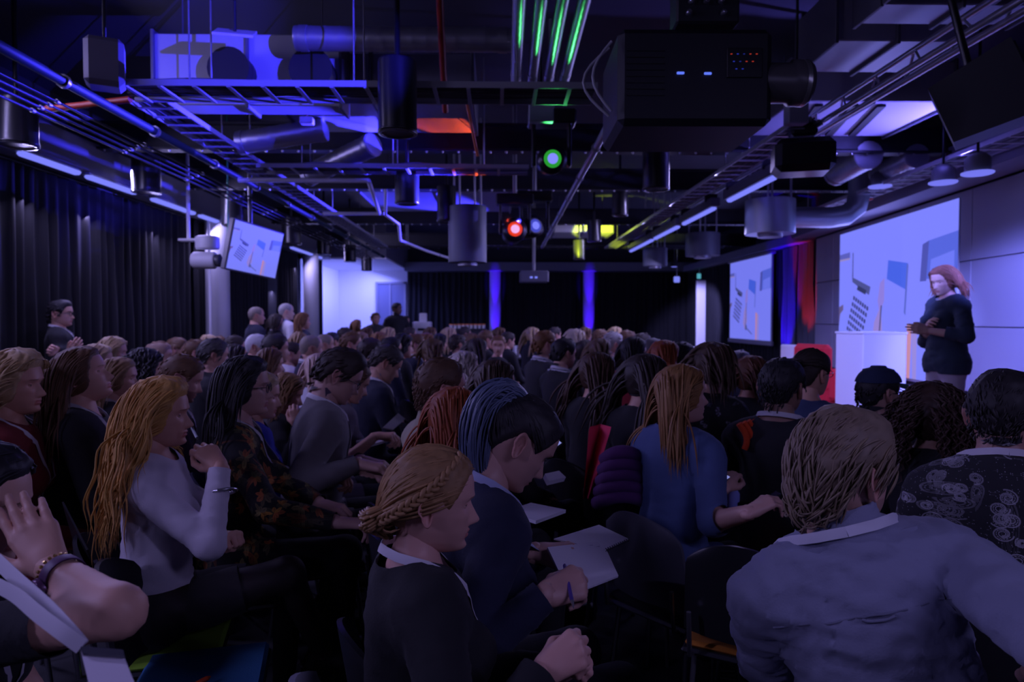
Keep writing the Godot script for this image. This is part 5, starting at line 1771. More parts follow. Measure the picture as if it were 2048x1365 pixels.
	for s in [1, -1]:
		var h: Dictionary = hands.get("r" if s == 1 else "l", {})
		var w: Vector3 = wrists[s]
		var fwd: Vector3 = (w - elbows[s]).normalized()
		if h.has("dir"):
			fwd = (to_local * (h.dir as Vector3)).normalized()
		var back: Vector3 = to_local * (h.back as Vector3) if h.has("back") else Vector3(0, 1, 0) if sit else Vector3(s, 0, 0)
		back = (back - fwd * fwd.dot(back)).normalized()
		var bs := Basis(fwd.cross(back).normalized(), back, -fwd)
		var hz := S * (0.98 if sex == 1 else 1.08)
		bs = bs.scaled_local(Vector3(s * hz, hz, hz))
		body.append(hand(h.get("pose", "relaxed")), Transform3D(bs, w), s == -1)
	var sc: Array = q.get("skin", [0.62, 0.36, 0.27])
	var skin_mat := mat(sc[0], sc[1], sc[2], 0.5, 0.0, true)
	part("body", body, skin_mat, o)
	# garments
	var cuff: float = q.get("cuff", 0.97)
	var neck_r: float = q.get("neckline", 0.075)
	var hem: float = q.get("hem", 0.02)
	var top_s := PackedFloat32Array()
	var low_s := PackedFloat32Array()
	var shoe_s := PackedFloat32Array()
	var off := PackedFloat32Array()
	var low_off := PackedFloat32Array()
	for a in [top_s, low_s, shoe_s, off, low_off]:
		a.resize(V.size())
	var loose: float = q.get("loose", 0.009)
	var fold: float = q.get("fold", 0.006)
	var front: float = q.get("front", 0.17)
	var bottom: String = q.get("bottom", "trousers")
	var reach: float = 0.42 if bottom == "skirt" else 2.0
	var nc: Vector3 = P.call(neck0 + B3 * Vector3(0, 0.035, -0.012))
	var arm := {}
	for b in bones:
		if b[4] >= 2:
			arm[b[4]] = b
	var lean_in := B3.transposed()
	var shift := float(hash(q.label) % 97)
	var creases := func(p: Vector3) -> float:
		var wx := p.x * 9.0 + shift
		return noise.get_noise_3d(wx * 0.7, p.y * 19.8, p.z * 6.3) * 0.7 + noise.get_noise_3d(wx * 2.1, p.y * 30.6 + wx, p.z * 18.0) * 0.45
	var on_cloth := func(from: Vector3, dir: Vector3, lift: float) -> Vector3:
		var p0 := fd.hit(from, -dir, 0.001)
		return p0 + dir * (loose + 0.004 + fold * (creases.call(p0) as float) + lift)
	for k in V.size():
		var p := V[k]
		var id := ID[k]
		var s_top := 1.0
		var s_low := -1.0
		shoe_s[k] = -1.0
		var nq := lean_in * (p - nc)
		var dn := Vector3(nq.x, nq.y * 0.9 + (q.get("vee", 0.0) * maxf(0.0, -nq.z) if nq.z < 0.0 else 0.0), nq.z * 1.0).length() - neck_r * S
		if id <= 1:
			s_top = minf(minf(dn, 0.052 * S - nq.y), (p.y - hip.y) / S - hem + 0.10)
			if sit and p.y < hip.y + 0.14 * S:
				s_top = minf(s_top, p.z / S + front)
			s_low = maxf(hip.y + 0.12 * S - p.y, minf(-p.z - 0.15 * S, hip.y + 0.26 * S - p.y)) if sit else hip.y + 0.12 * S - p.y
		elif id == 3 or id == 5:
			var b: Array = arm[id]
			var l: float = (b[1] - b[0]).length()
			s_top = cuff * l - (p - b[0]).dot((b[1] - b[0]) / l) if cuff > 0.0 else -0.02
		elif (id == 2 or id == 4) and cuff <= 0.0:
			var b: Array = arm[id]
			var l: float = (b[1] - b[0]).length()
			s_top = (1.0 + cuff) * l - (p - b[0]).dot((b[1] - b[0]) / l)
		elif id == 6 or id == 7:
			var b: Array = arm[id]
			var l: float = (b[1] - b[0]).length()
			var t: float = (p - b[0]).dot((b[1] - b[0]) / l)
			s_top = minf(p.z / S + front, (p.y - hip.y) / S - hem + 0.10) if sit else (p.y - hip.y) / S + 0.12 - hem
			s_low = maxf(hip.y + 0.12 * S - p.y, minf(-p.z - 0.15 * S, hip.y + 0.26 * S - p.y)) if sit else 1.0
			if bottom == "skirt":
				s_low = minf(s_low, reach * l * 1.55 - t)
		elif id == 8 or id == 9:
			s_top = -1.0
			s_low = -1.0 if bottom == "skirt" else p.y - (0.075 if sit else q.get("floor", 0.0) + 0.07)
			if legs == "crossed" and bottom != "skirt":
				s_low = 1.0
		elif id >= 10:
			s_top = -1.0
			shoe_s[k] = 1.0
		top_s[k] = s_top
		low_s[k] = s_low
		var fl: float = creases.call(p)
		off[k] = loose + fold * fl + (0.004 if id <= 1 or id == 6 or id == 7 else 0.0)
		low_off[k] = lerpf(0.001, 0.006 + 0.005 * fl + (0.008 if bottom == "skirt" else 0.0), smoothstep(0.10, 0.20, -p.z / S) if sit else (0.0 if id <= 1 else 1.0))
	var tc: Array = q.get("top", [0.02, 0.02, 0.025])
	var top_mat: Material = q.top_mat if q.has("top_mat") else cloth(tc[0], tc[1], tc[2])
	part(q.get("top_name", "jacket"), cut(sk, top_s, off, "top"), top_mat, o)
	if q.has("inner"):
		var in_s := PackedFloat32Array()
		var in_o := PackedFloat32Array()
		in_s.resize(V.size())
		in_o.resize(V.size())
		for k in V.size():
			var nq := lean_in * (V[k] - nc)
			in_s[k] = minf(nq.length() - 0.066 * S, V[k].y - hip.y) if ID[k] <= 1 and nq.z < 0.03 else -1.0
			in_o[k] = 0.003
		var ic: Array = q.inner
		part(q.get("inner_name", "shirt"), cut(sk, in_s, in_o, "inner"), cloth(ic[0], ic[1], ic[2]), o)
	var lc: Array = q.get("low", [0.015, 0.015, 0.02])
	part("skirt" if bottom == "skirt" else "trousers", cut(sk, low_s, low_off, "low"), cloth(lc[0], lc[1], lc[2]), o)
	if bottom == "skirt":
		var ts := PackedFloat32Array()
		var to_ := PackedFloat32Array()
		ts.resize(V.size())
		to_.resize(V.size())
		for k in V.size():
			ts[k] = 1.0 if ID[k] >= 6 and ID[k] < 10 else -1.0
			to_[k] = 0.002
		part("tights", cut(sk, ts, to_, "tights"), mat(0.03, 0.022, 0.022, 0.6), o)
	if detail > 0:
		var so := PackedFloat32Array()
		so.resize(V.size())
		so.fill(0.006)
		part("shoes", cut(sk, shoe_s, so, "shoes"), mat(0.02, 0.018, 0.018, 0.4), o)
	# hair
	var bumps := []
	bumps.push_back([P.call(neck0), P.call(neck1), 0.05 * S])
	bumps.push_back([P.call(chest + B3 * Vector3(-sw * 0.85, 0.095, 0.0)), P.call(chest + B3 * Vector3(sw * 0.85, 0.095, 0.0)), 0.070 * S])
	bumps.push_back([P.call(waist), P.call(chest + B3 * Vector3(0, 0.05, -0.01)), cw * 0.80 * S])
	for s in [-1, 1]:
		bumps.push_back([P.call(chest + B3 * Vector3(s * cw * 0.42, -0.18, -0.01)), P.call(chest + B3 * Vector3(s * cw * 0.5, 0.06, -0.01)), cw * 0.80 * S])
	var hair: Dictionary = q.get("hair", {})
	if hair.size() > 0:
		var hm := MB.new()
		if hair.style != "none":
			hair_cap(hair, hx, jaw, detail, hm)
		if hair.get("locks", 0) > 0:
			hair_locks(hair, hx, bumps, jaw, r, hm)
		if hair.has("tail"):
			var path := []
			if hair.get("level", false):
				var yaw := Transform3D(Basis(Vector3.UP, turned(face_deg - body_deg)), hx * (hair.tie as Vector3))
				for p in hair.tail:
					path.push_back(yaw * p)
			else:
				for p in hair.tail:
					path.push_back(hx * p)
			path = smooth_path(path, 3)
			var tm := MB.new()
			hair_tail(tm, r, path, hair.get("tail_width", 0.02), hair.get("tail_locks", 30) * 2, 0.0042)
			var tcol: Array = hair.get("tail_color", hair.color)
			part("ponytail", tm, mat(tcol[0], tcol[1], tcol[2], 0.45, 0.0, true), o)
		if hair.has("braid"):
			for br in hair.braid:
				var path := []
				for p in br:
					path.push_back(hx * p)
				hair_braid(hm, path, 0.0085 * S)
		if hm.v.size() > 0:
			var hc: Array = hair.color
			part("hair", hm, mat(hc[0], hc[1], hc[2], hair.get("rough", 0.62), 0.0, true), o)
	# lanyard
	if q.get("lanyard", false):
		for s in [-1, 1]:
			var path := []
			var outs := []
			var drop: float = q.get("drop", 0.20)
			var ctl := [[0.0, 0.045, 0.065], [s * 0.045, 0.04, 0.045], [s * 0.066, 0.03, 0.0], [s * 0.068, 0.01, -0.035], [s * 0.062, -0.03, -0.08], [s * 0.048, -0.09, -0.1], [s * 0.032, -0.09 - drop * 0.45, -0.1], [s * 0.012, -0.09 - drop, -0.1]]
			var cv := Curve3D.new()
			for c in ctl:
				cv.add_point(Vector3(c[0], c[1], c[2]))
			var n_ := 22
			for i in n_ + 1:
				var cp := cv.sample_baked(cv.get_baked_length() * i / n_)
				var centre: Vector3 = P.call(neck0 + B3 * Vector3(cp.x * 0.3, minf(cp.y, 0.02), 0.0))
				var want: Vector3 = P.call(neck0 + B3 * cp)
				if cp.y < -0.03:
					centre = P.call(neck0 + B3 * Vector3(cp.x, cp.y, 0.0))
					want = P.call(neck0 + B3 * Vector3(cp.x, cp.y, -0.1))
				var dir := (want - centre).normalized()
				var hitp: Vector3 = on_cloth.call(centre + dir * 0.30, dir, q.get("lanyard_lift", 0.004))
				path.push_back(hitp)
				outs.push_back(dir)
			var lcol: Array = q.get("lanyard_color", [0.62, 0.60, 0.66])
			part("lanyard", MB.new().ribbon(path, outs, 0.020 * S, 0.0025), mat(lcol[0], lcol[1], lcol[2], 0.6), o)
			if s == 1 and q.get("badge", false):
				var bp: Vector3 = path[path.size() - 1]
				var bb := Basis(B3.x, B3.y, B3.z)
				var bm := MB.new()
				bm.box(bp + bb * Vector3(0, -0.065, -0.012), Vector3(0.085, 0.115, 0.003), 0.001, bb)
				var badge := part("name_badge", bm, mat(0.66, 0.64, 0.70, 0.4), o)
				part("badge_clip", MB.new().box(bp + bb * Vector3(0, -0.008, -0.014), Vector3(0.07, 0.014, 0.005), 0.002, bb), mat(0.05, 0.05, 0.06, 0.3), badge)
	if q.get("collar", false):
		for band in [[0.022, 0.030, 0.004], [0.012, 0.020, 0.012]]:
			var path := []
			var outs := []
			for i in 19:
				var a := lerpf(0.35, TAU - 0.35, i / 18.0)
				var dir: Vector3 = B3 * Vector3(-sin(a), 0, -cos(a))
				var c: Vector3 = P.call(neck0 + B3 * Vector3(0, band[0] + 0.012 * cos(a) * -1.0, -0.004))
				path.push_back(fd.hit(c + dir * 0.16, -dir, band[2]))
				outs.push_back(dir)
			var cc: Array = q.get("collar_color", q.get("top", [0.5, 0.5, 0.5]))
			part("collar", MB.new().ribbon(path, outs, band[1] * S, 0.003), cloth(cc[0], cc[1], cc[2]), o)
	if q.get("yoke", false):
		for line in [-0.087]:
			var path := []
			var outs := []
			for i in 31:
				var u := i / 30.0 * 2.0 - 1.0
				var c: Vector3 = P.call(neck0 + B3 * Vector3(u * sw * 0.98, line - 0.012 * absf(u), 0.0))
				path.push_back(on_cloth.call(c + B3.z * 0.25, B3.z, 0.0015))
				outs.push_back(B3.z)
			part("yoke_seam", MB.new().ribbon(path, outs, 0.004, 0.003), cloth(tc[0] * 0.75, tc[1] * 0.75, tc[2] * 0.75), o)
		var lp := []
		for i in 9:
			var u := i / 8.0 * 2.0 - 1.0
			var c: Vector3 = P.call(neck0 + B3 * Vector3(u * 0.028, -0.093 - 0.006 * (1.0 - u * u), 0.0))
			lp.push_back(on_cloth.call(c + B3.z * 0.25, B3.z, 0.004))
		part("hanger_loop", MB.new().tube(lp, 0.0035, 6), cloth(tc[0] * 0.8, tc[1] * 0.8, tc[2] * 0.8), o)
	# glasses
	if q.get("glasses", false):
		var gm := MB.new()
		for s in [-1, 1]:
			var ring := []
			for k in 17:
				var a := TAU * k / 16.0
				ring.push_back(hx * Vector3(s * 0.032 + cos(a) * 0.023, -0.002 + sin(a) * 0.018, -0.099 + absf(cos(a)) * 0.002))
			gm.tube(ring, 0.0017 * S, 5, false)
			gm.tube([hx * Vector3(s * 0.055, 0.004, -0.097), hx * Vector3(s * 0.079, 0.004, -0.06), hx * Vector3(s * 0.081, 0.004, 0.004), hx * Vector3(s * 0.08, -0.012, 0.02)], 0.0018 * S, 5, false)
		gm.tube([hx * Vector3(-0.010, 0.002, -0.1005), hx * Vector3(0, 0.005, -0.104), hx * Vector3(0.010, 0.002, -0.1005)], 0.0017 * S, 5, false)
		part("glasses", gm, mat(0.03, 0.03, 0.035, 0.25), o)
	if q.get("cap", false):
		var cm := MB.new()
		var rows := []
		for i in 10:
			var y := lerpf(0.120, 0.042, i / 9.0)
			var ring := PackedVector3Array()
			for k in 32:
				var a := TAU * k / 32.0
				var pp := head_at(a, minf(y, 0.112), jaw)
				var sc2 := 1.12 + (0.16 if y > 0.1 else 0.0)
				ring.push_back(hx * Vector3(pp.x * sc2, y + 0.012, pp.z * sc2))
			rows.push_back(ring)
		cm.rings(rows, true, true)
		var crown := part("cap", cm, cloth(q.cap_color[0], q.cap_color[1], q.cap_color[2]), o, "baseball cap with a curved peak")
		var pk := MB.new()
		var up_ := []
		for i in 7:
			var t := i / 6.0
			var row := PackedVector3Array()
			for k in 13:
				var u := k / 12.0 * 2.0 - 1.0
				var zz := -0.085 - 0.075 * t * sqrt(maxf(0.0, 1.0 - u * u * 0.75))
				row.push_back(hx * Vector3(u * 0.075, 0.050 - 0.010 * t - 0.016 * u * u, zz + 0.03 * u * u))
			up_.push_back(row)
		var under := []
		for row in up_:
			var rw := PackedVector3Array()
			for p in row:
				rw.push_back(p - hx.basis.y.normalized() * 0.004)
			under.push_back(rw)
		pk.rings(up_, false, false)
		pk.rings(under, false, false, true)
		part("peak", pk, cloth(q.peak_color[0], q.peak_color[1], q.peak_color[2]), crown)
	o.set_meta("rig", {"hip": o.transform * hip, "head": o.transform * (P.call(head0) as Vector3), "wr": o.transform * (wrists[1] as Vector3), "wl": o.transform * (wrists[-1] as Vector3), "S": S, "seat": base_y, "yaw": turn})
	if q.get("time", false):
		print(q.label, " ", Time.get_ticks_msec() - t0, " ms, S ", S, " seat ", base_y, " tris ", sk.ix.size() / 3)
	return o

# ------------------------------------------------------------------ the audience
const INK := [0.018, 0.016, 0.020]
const DARK := [0.040, 0.028, 0.024]
const BROWN := [0.15, 0.075, 0.035]
const CHESTNUT := [0.22, 0.10, 0.035]
const GOLD := [0.62, 0.33, 0.085]
const FAIR := [0.50, 0.36, 0.20]
const RED := [0.30, 0.065, 0.015]
const GREY := [0.30, 0.25, 0.21]
const SILVER := [0.50, 0.48, 0.48]
const TONES := {"ink": INK, "dark": DARK, "brown": BROWN, "chestnut": CHESTNUT, "gold": GOLD, "fair": FAIR, "red": RED, "grey": GREY, "silver": SILVER}

func hair_of(style: String, tone, detail: int, more := {}) -> Dictionary:
	var c: Array = TONES[tone] if tone is String else tone
	var n_: int = [0, 1, 2][detail]
	var h := {}
	match style:
		"short":
			h = {"style": "short", "locks": [30, 110, 360][n_], "len": 0.05, "steps": [3, 4, 5][n_], "rad": [0.010, 0.006, 0.0036][n_], "thick": 0.014, "sides": 3}
		"crop":
			h = {"style": "short", "locks": [0, 150, 520][n_], "len": 0.026, "steps": 3, "rad": [0.006, 0.0045, 0.0026][n_], "thick": 0.009, "sides": 3, "hug": 0.75}
		"bald":
			h = {"style": "short", "locks": 0, "thick": 0.004, "recede": 0.055}
		"bob":
			h = {"style": "bob", "locks": [40, 160, 420][n_], "len": 0.20, "steps": [5, 7, 9][n_], "rad": [0.011, 0.0056, 0.0037][n_], "thick": 0.02, "sides": 3, "wave": 0.004, "period": 0.2, "volume": 0.01}
		"long":
			h = {"style": "long", "locks": [46, 200, 500][n_], "len": 0.40, "steps": [7, 9, 12][n_], "rad": [0.012, 0.0056, 0.0036][n_], "thick": 0.018, "sides": 3, "wave": 0.004, "period": 0.2}
		"curly":
			h = {"style": "curly", "locks": [50, 140, 480][n_], "len": 0.24, "steps": [8, 12, 16][n_], "rad": [0.010, 0.007, 0.0038][n_], "thick": 0.030, "sides": 3, "wave": 0.009, "period": 0.045, "volume": 0.03}
		"tied":
			h = {"style": "tied", "locks": [30, 80, 190][n_], "thick": 0.012, "rad": [0.009, 0.007, 0.0045][n_], "steps": [4, 6, 8][n_], "sides": 3, "tie": Vector3(0, 0.0, 0.125), "tail": [Vector3(0, 0.0, 0.12), Vector3(0, 0.0, 0.15), Vector3(0, -0.05, 0.16), Vector3(0, -0.14, 0.14)], "tail_width": 0.018, "tail_locks": 18}
		"bun":
			h = {"style": "tied", "locks": [30, 80, 190][n_], "thick": 0.012, "rad": [0.009, 0.007, 0.0045][n_], "steps": [4, 6, 8][n_], "sides": 3, "tie": Vector3(0, 0.045, 0.125), "tail": [Vector3(0.02, 0.05, 0.12), Vector3(0.03, 0.06, 0.15), Vector3(-0.02, 0.06, 0.16), Vector3(-0.03, 0.04, 0.14), Vector3(0.0, 0.03, 0.13)], "tail_width": 0.02, "tail_locks": 24}
	h.color = c
	h.merge(more, true)
	return h

var seated := []
var taken := []

# moves a person along the line of sight, mostly deeper, until nobody else sits there
func free_depth(px: float, py: float, d: float, gap: float) -> float:
	var best := d
	for k in 14:
		var t := d * (1.0 + 0.025 * (k if k < 11 else 10 - k))
		var p := at(px, py, t)
		var ok := true
		for o in taken:
			if Vector2(p.x - o.x, p.z - o.z).length() < gap:
				ok = false
				break
		if ok:
			best = t
			break
	return best

func sitter(q: Dictionary) -> Node3D:
	var d: float = q.d if not q.get("free", false) else free_depth(q.px, q.py, q.d, 0.5)
	q.d = d
	q.detail = q.get("detail", 2 if d < 3.1 else 1 if d < 5.7 else 0)
	q.head = at(q.px, q.py, d)
	taken.push_back(q.head)
	if q.has("style"):
		q.hair = hair_of(q.style, q.tone, q.detail, q.get("hair_more", {}))
	var o := person(q)
	if q.get("sit", true):
		seated.push_back([o, q])
	return o

func build_people() -> void:
	build_front_people()
	build_standing_people()
	build_crowd()

func build_front_people() -> void:
	var skin := [0.66, 0.37, 0.27]
	# woman resting her face on her hand
	sitter({"label": "woman in black covering her face with her hand, purple watch on her wrist", "px": -52, "py": 1010, "d": 1.36, "face": 84, "body": 74, "sex": 1, "fat": 1.15, "pitch": 10, "lean": 14, "style": "bob", "tone": "ink", "top": [0.012, 0.012, 0.016], "top_name": "blouse", "cuff": -0.26, "lanyard": true, "drop": 0.30, "skin": [0.70, 0.40, 0.30],
		"hands": {"r": {"at": at(102, 1136, 1.22), "elbow": at(236, 1224, 1.10), "exact": true, "dir": at(18, 978, 1.29) - at(104, 1140, 1.22), "back": Vector3(0.35, 0.25, 1.0), "pose": "flat"}}})
	# older woman with the fair bob
	sitter({"label": "older woman with a fair bob, dark red cardigan and white lanyard", "px": 30, "py": 770, "d": 2.8, "face": 84, "body": 70, "sex": 1, "fat": 1.1, "style": "bob", "tone": [0.58, 0.40, 0.20], "hair_more": {"len": 0.17, "volume": 0.02, "thick": 0.03, "top": 0.012}, "top": [0.16, 0.012, 0.014], "top_name": "cardigan", "vee": 1.5, "inner": [0.015, 0.015, 0.018], "lanyard": true, "drop": 0.26, "badge": true, "skin": [0.70, 0.38, 0.27]})
	sitter({"label": "young woman with long brown hair and a black top looking up", "px": 166, "py": 752, "d": 3.05, "face": 76, "body": 66, "sex": 1, "pitch": -16, "style": "long", "tone": BROWN, "hair_more": {"len": 0.36}, "lanyard": true, "drop": 0.24, "skin": [0.74, 0.42, 0.32]})
	sitter({"label": "woman with shoulder length brown hair behind the young woman looking up", "px": 238, "py": 758, "d": 4.0, "face": 76, "body": 66, "sex": 1, "style": "long", "tone": [0.30, 0.18, 0.09], "hair_more": {"len": 0.30}, "lanyard": true, "skin": skin})
	# blond woman
	sitter({"label": "woman with long golden wavy hair and a white top, hand at her mouth", "px": 320, "py": 829, "d": 2.45, "face": 80, "body": 76, "sex": 1, "pitch": 2, "lean": 0, "style": "long", "tone": GOLD, "hair_more": {"len": 0.47, "locks": 800, "sides": 3, "steps": 16, "wave": 0.011, "period": 0.19, "rad": 0.0033, "thick": 0.024, "volume": 0.012, "top": 0.01}, "top": [0.62, 0.58, 0.66], "top_name": "jumper", "hem": 0.20, "front": 0.12, "fold": 0.008, "bottom": "skirt", "low": [0.045, 0.042, 0.045], "legs": "crossed", "skin": [0.62, 0.33, 0.24],
		"hands": {"r": {"at": at(440, 935, 2.38), "elbow": at(452, 1075, 2.30), "dir": at(395, 882, 2.42) - at(440, 935, 2.38), "back": Vector3(0.4, 0.5, 0.8), "pose": "hold"}, "l": {"at": at(440, 1075, 2.45), "elbow": at(330, 1120, 2.7), "pose": "fist"}}})
	# dark haired woman with glasses and the flowered jacket
	sitter({"label": "woman with long black hair, glasses and a dark gold flowered jacket", "px": 490, "py": 776, "d": 2.95, "face": 82, "body": 72, "sex": 1, "style": "long", "tone": INK, "hair_more": {"len": 0.30, "thick": 0.024, "top": 0.006, "face": -0.04}, "glasses": true, "top_mat": flowered(), "lanyard": true, "drop": 0.24, "skin": [0.64, 0.38, 0.32],
		"hands": {"r": {"at": at(672, 1045, 2.62), "dir": Vector3(1, -0.1, -0.3), "pose": "hold"}, "l": {"at": at(678, 1040, 2.75), "dir": Vector3(1, -0.1, 0.2), "pose": "hold"}}})
	sitter({"label": "fair haired woman in a bright blue dress writing with an orange pencil", "px": 520, "py": 792, "d": 3.45, "face": 80, "body": 70, "sex": 1, "pitch": 8, "style": "long", "tone": FAIR, "hair_more": {"len": 0.2}, "top": [0.03, 0.04, 0.42], "top_name": "dress", "low": [0.03, 0.04, 0.42], "bottom": "skirt", "skin": skin,
		"hands": {"r": {"at": at(655, 950, 3.1), "dir": Vector3(1, -0.2, -0.2), "pose": "pen"}}})
	sitter({"label": "woman with tousled light brown hair resting her cheek on her hand", "px": 572, "py": 788, "d": 3.95, "face": 72, "body": 66, "sex": 1, "pitch": 18, "style": "bob", "tone": [0.36, 0.21, 0.10], "hair_more": {"len": 0.22, "wave": 0.01, "period": 0.1}, "skin": skin,
		"hands": {"r": {"at": at(594, 852, 3.72), "elbow": at(600, 930, 3.6), "dir": Vector3(-0.15, 1, -0.25), "back": Vector3(0.3, 0.0, 1.0), "pose": "hold"}}})
	sitter({"label": "man in a grey blazer and glasses looking down at his lap", "px": 678, "py": 752, "d": 3.35, "face": 72, "body": 66, "pitch": 28, "lean": 10, "style": "short", "tone": DARK, "hair_more": {"top": 0.02}, "glasses": true, "top": [0.16, 0.15, 0.16], "top_name": "blazer", "vee": 1.4, "inner": [0.08, 0.06, 0.10], "lanyard": true, "drop": 0.30, "badge": true, "skin": [0.60, 0.36, 0.30],
		"hands": {"r": {"at": at(716, 928, 3.05), "dir": Vector3(1, -0.15, -0.1), "pose": "relaxed"}, "l": {"at": at(722, 922, 3.2), "dir": Vector3(1, -0.1, 0.2), "pose": "relaxed"}}})
	sitter({"label": "person in a striped scarf writing in a white notebook beside the grey blazer", "px": 704, "py": 764, "d": 4.0, "face": 70, "body": 66, "sex": 1, "pitch": 25, "lean": 12, "style": "short", "tone": BROWN, "top": [0.12, 0.10, 0.13], "cuff": 0.3, "skin": skin,
		"hands": {"r": {"at": at(752, 872, 3.72), "dir": Vector3(1, 0.05, -0.1), "pose": "pen"}}})
	sitter({"label": "man in a navy suit looking down at a notebook in his lap", "px": 772, "py": 728, "d": 4.8, "face": 70, "body": 64, "pitch": 30, "lean": 10, "style": "short", "tone": [0.07, 0.06, 0.06], "top": [0.012, 0.014, 0.035], "top_name": "suit_jacket", "vee": 1.4, "inner": [0.35, 0.36, 0.5], "lanyard": true, "drop": 0.26, "skin": skin})
	sitter({"label": "bearded man with short brown hair looking down behind the golden hair", "px": 364, "py": 757, "d": 3.75, "face": 68, "body": 64, "pitch": 20, "style": "crop", "tone": BROWN, "hair_more": {"thick": 0.012}, "beard": 0.8, "lanyard": true, "top": [0.05, 0.03, 0.035], "skin": [0.60, 0.34, 0.26]})
	# braided woman
	var tie := Vector3(0, -0.045, 0.115)
	sitter({"label": "woman with a braid round her fair brown hair and clasped hands, black hoodie", "px": 864, "py": 1000, "d": 1.5, "face": 80, "body": 70, "sex": 1, "pitch": 7, "lean": 3, "style": "tied", "tone": [0.36, 0.20, 0.085], "hair_more": {"tie": tie, "locks": 520, "len": 0.12, "rad": 0.0028, "thick": 0.013, "tail": [Vector3(0.02, -0.03, 0.10), Vector3(0.025, -0.05, 0.13), Vector3(-0.02, -0.06, 0.13), Vector3(-0.02, -0.075, 0.10), Vector3(0.01, -0.08, 0.09)], "tail_width": 0.022, "tail_locks": 46,
		"braid": [[Vector3(0.028, 0.112, -0.05), Vector3(0.062, 0.092, -0.035), Vector3(0.086, 0.062, -0.004), Vector3(0.097, 0.026, 0.036), Vector3(0.086, -0.012, 0.082), Vector3(0.05, -0.042, 0.112), Vector3(0.0, -0.05, 0.125)]]}, "top": [0.012, 0.012, 0.015], "top_name": "hoodie", "neckline": 0.082, "loose": 0.016, "fold": 0.010, "lanyard": true, "drop": 0.28, "skin": [0.66, 0.37, 0.30],
		"hands": {"r": {"at": at(1085, 1345, 1.32), "dir": at(1150, 1300, 1.33) - at(1085, 1345, 1.32), "back": Vector3(-0.2, 0.6, 1.0), "pose": "fist"}, "l": {"at": at(1112, 1345, 1.42), "dir": at(1165, 1300, 1.38) - at(1112, 1345, 1.42), "back": Vector3(0.5, 0.8, -0.6), "pose": "fist"}}})
	# writer with the blue grey ponytail
	sitter({"label": "person with a blue grey ponytail and navy jacket bent over a notebook", "px": 1036, "py": 884, "d": 1.85, "face": 76, "body": 68, "sex": 1, "pitch": 38, "lean": 18, "style": "tied", "tone": [0.022, 0.018, 0.022], "hair_more": {"tie": Vector3(0, 0.075, 0.095), "locks": 380, "thick": 0.013, "rad": 0.003, "level": true, "tail": [Vector3(0, -0.01, -0.03), Vector3(0, 0.012, 0.015), Vector3(0.0, -0.02, 0.06), Vector3(0.01, -0.08, 0.085), Vector3(0.015, -0.16, 0.09), Vector3(0.015, -0.25, 0.075)], "tail_width": 0.04, "tail_locks": 170, "tail_color": [0.10, 0.13, 0.22]}, "top": [0.014, 0.017, 0.045], "top_name": "jacket", "lanyard": true, "drop": 0.34, "lanyard_color": [0.3, 0.33, 0.5], "skin": [0.52, 0.30, 0.25],
		"hands": {"r": {"at": at(1092, 1190, 1.58), "elbow": at(960, 1270, 1.55), "dir": at(1150, 1165, 1.62) - at(1092, 1190, 1.58), "back": Vector3(-0.1, 0.7, 0.7), "pose": "pen"}, "l": {"at": at(1070, 1105, 1.85), "dir": Vector3(1, 0.1, -0.1), "pose": "hold"}}})
	sitter({"label": "person with long copper red hair beside the blue grey ponytail", "px": 912, "py": 842, "d": 2.55, "face": 58, "body": 62, "sex": 1, "pitch": 8, "style": "long", "tone": RED, "hair_more": {"len": 0.30}, "skin": skin})
	sitter({"label": "man with short brown hair and a beige shirt behind the copper red hair", "px": 884, "py": 778, "d": 2.95, "face": 66, "body": 60, "style": "crop", "tone": [0.12, 0.062, 0.035], "hair_more": {"thick": 0.014}, "top": [0.34, 0.30, 0.22], "top_name": "shirt", "skin": [0.62, 0.33, 0.27]})
	sitter({"label": "person with a dark brown bob behind the blue grey ponytail", "px": 992, "py": 770, "d": 3.5, "face": 64, "body": 60, "sex": 1, "style": "bob", "tone": [0.07, 0.042, 0.028], "skin": skin})
	sitter({"label": "person with wavy pale grey hair in the middle rows", "px": 930, "py": 738, "d": 4.9, "face": 60, "body": 56, "sex": 1, "style": "bob", "tone": [0.55, 0.48, 0.44], "hair_more": {"wave": 0.01, "period": 0.09, "volume": 0.02}, "top": [0.1, 0.1, 0.12], "skin": skin})
	# middle and right block
	sitter({"label": "woman with long brown hair falling down her back, black top", "px": 1196, "py": 750, "d": 3.9, "face": 62, "body": 50, "sex": 1, "style": "long", "tone": [0.085, 0.042, 0.026], "skin": skin})
	sitter({"label": "woman with long almost black hair in front of the purple jacket", "px": 1292, "py": 760, "d": 3.4, "face": 62, "body": 48, "sex": 1, "style": "long", "tone": DARK, "hair_more": {"len": 0.42}, "skin": skin})
	sitter({"label": "woman with straight light brown hair in a denim blue cardigan", "px": 1364, "py": 790, "d": 2.85, "face": 82, "body": 52, "sex": 1, "pitch": -2, "style": "long", "tone": [0.33, 0.165, 0.055], "hair_more": {"len": 0.31, "wave": 0.0, "thick": 0.016, "face": 0.006}, "top": [0.07, 0.105, 0.25], "top_name": "cardigan", "cuff": 0.30, "loose": 0.013, "skin": [0.62, 0.36, 0.30],
		"hands": {"r": {"at": at(1500, 1025, 2.45), "elbow": at(1425, 1045, 2.62), "exact": true, "dir": at(1560, 985, 2.5) - at(1500, 1025, 2.45), "pose": "hold"}, "l": {"at": at(1448, 975, 2.75), "elbow": at(1420, 1000, 3.0), "exact": true, "dir": Vector3(0.4, 0.3, -0.6), "pose": "hold"}}})
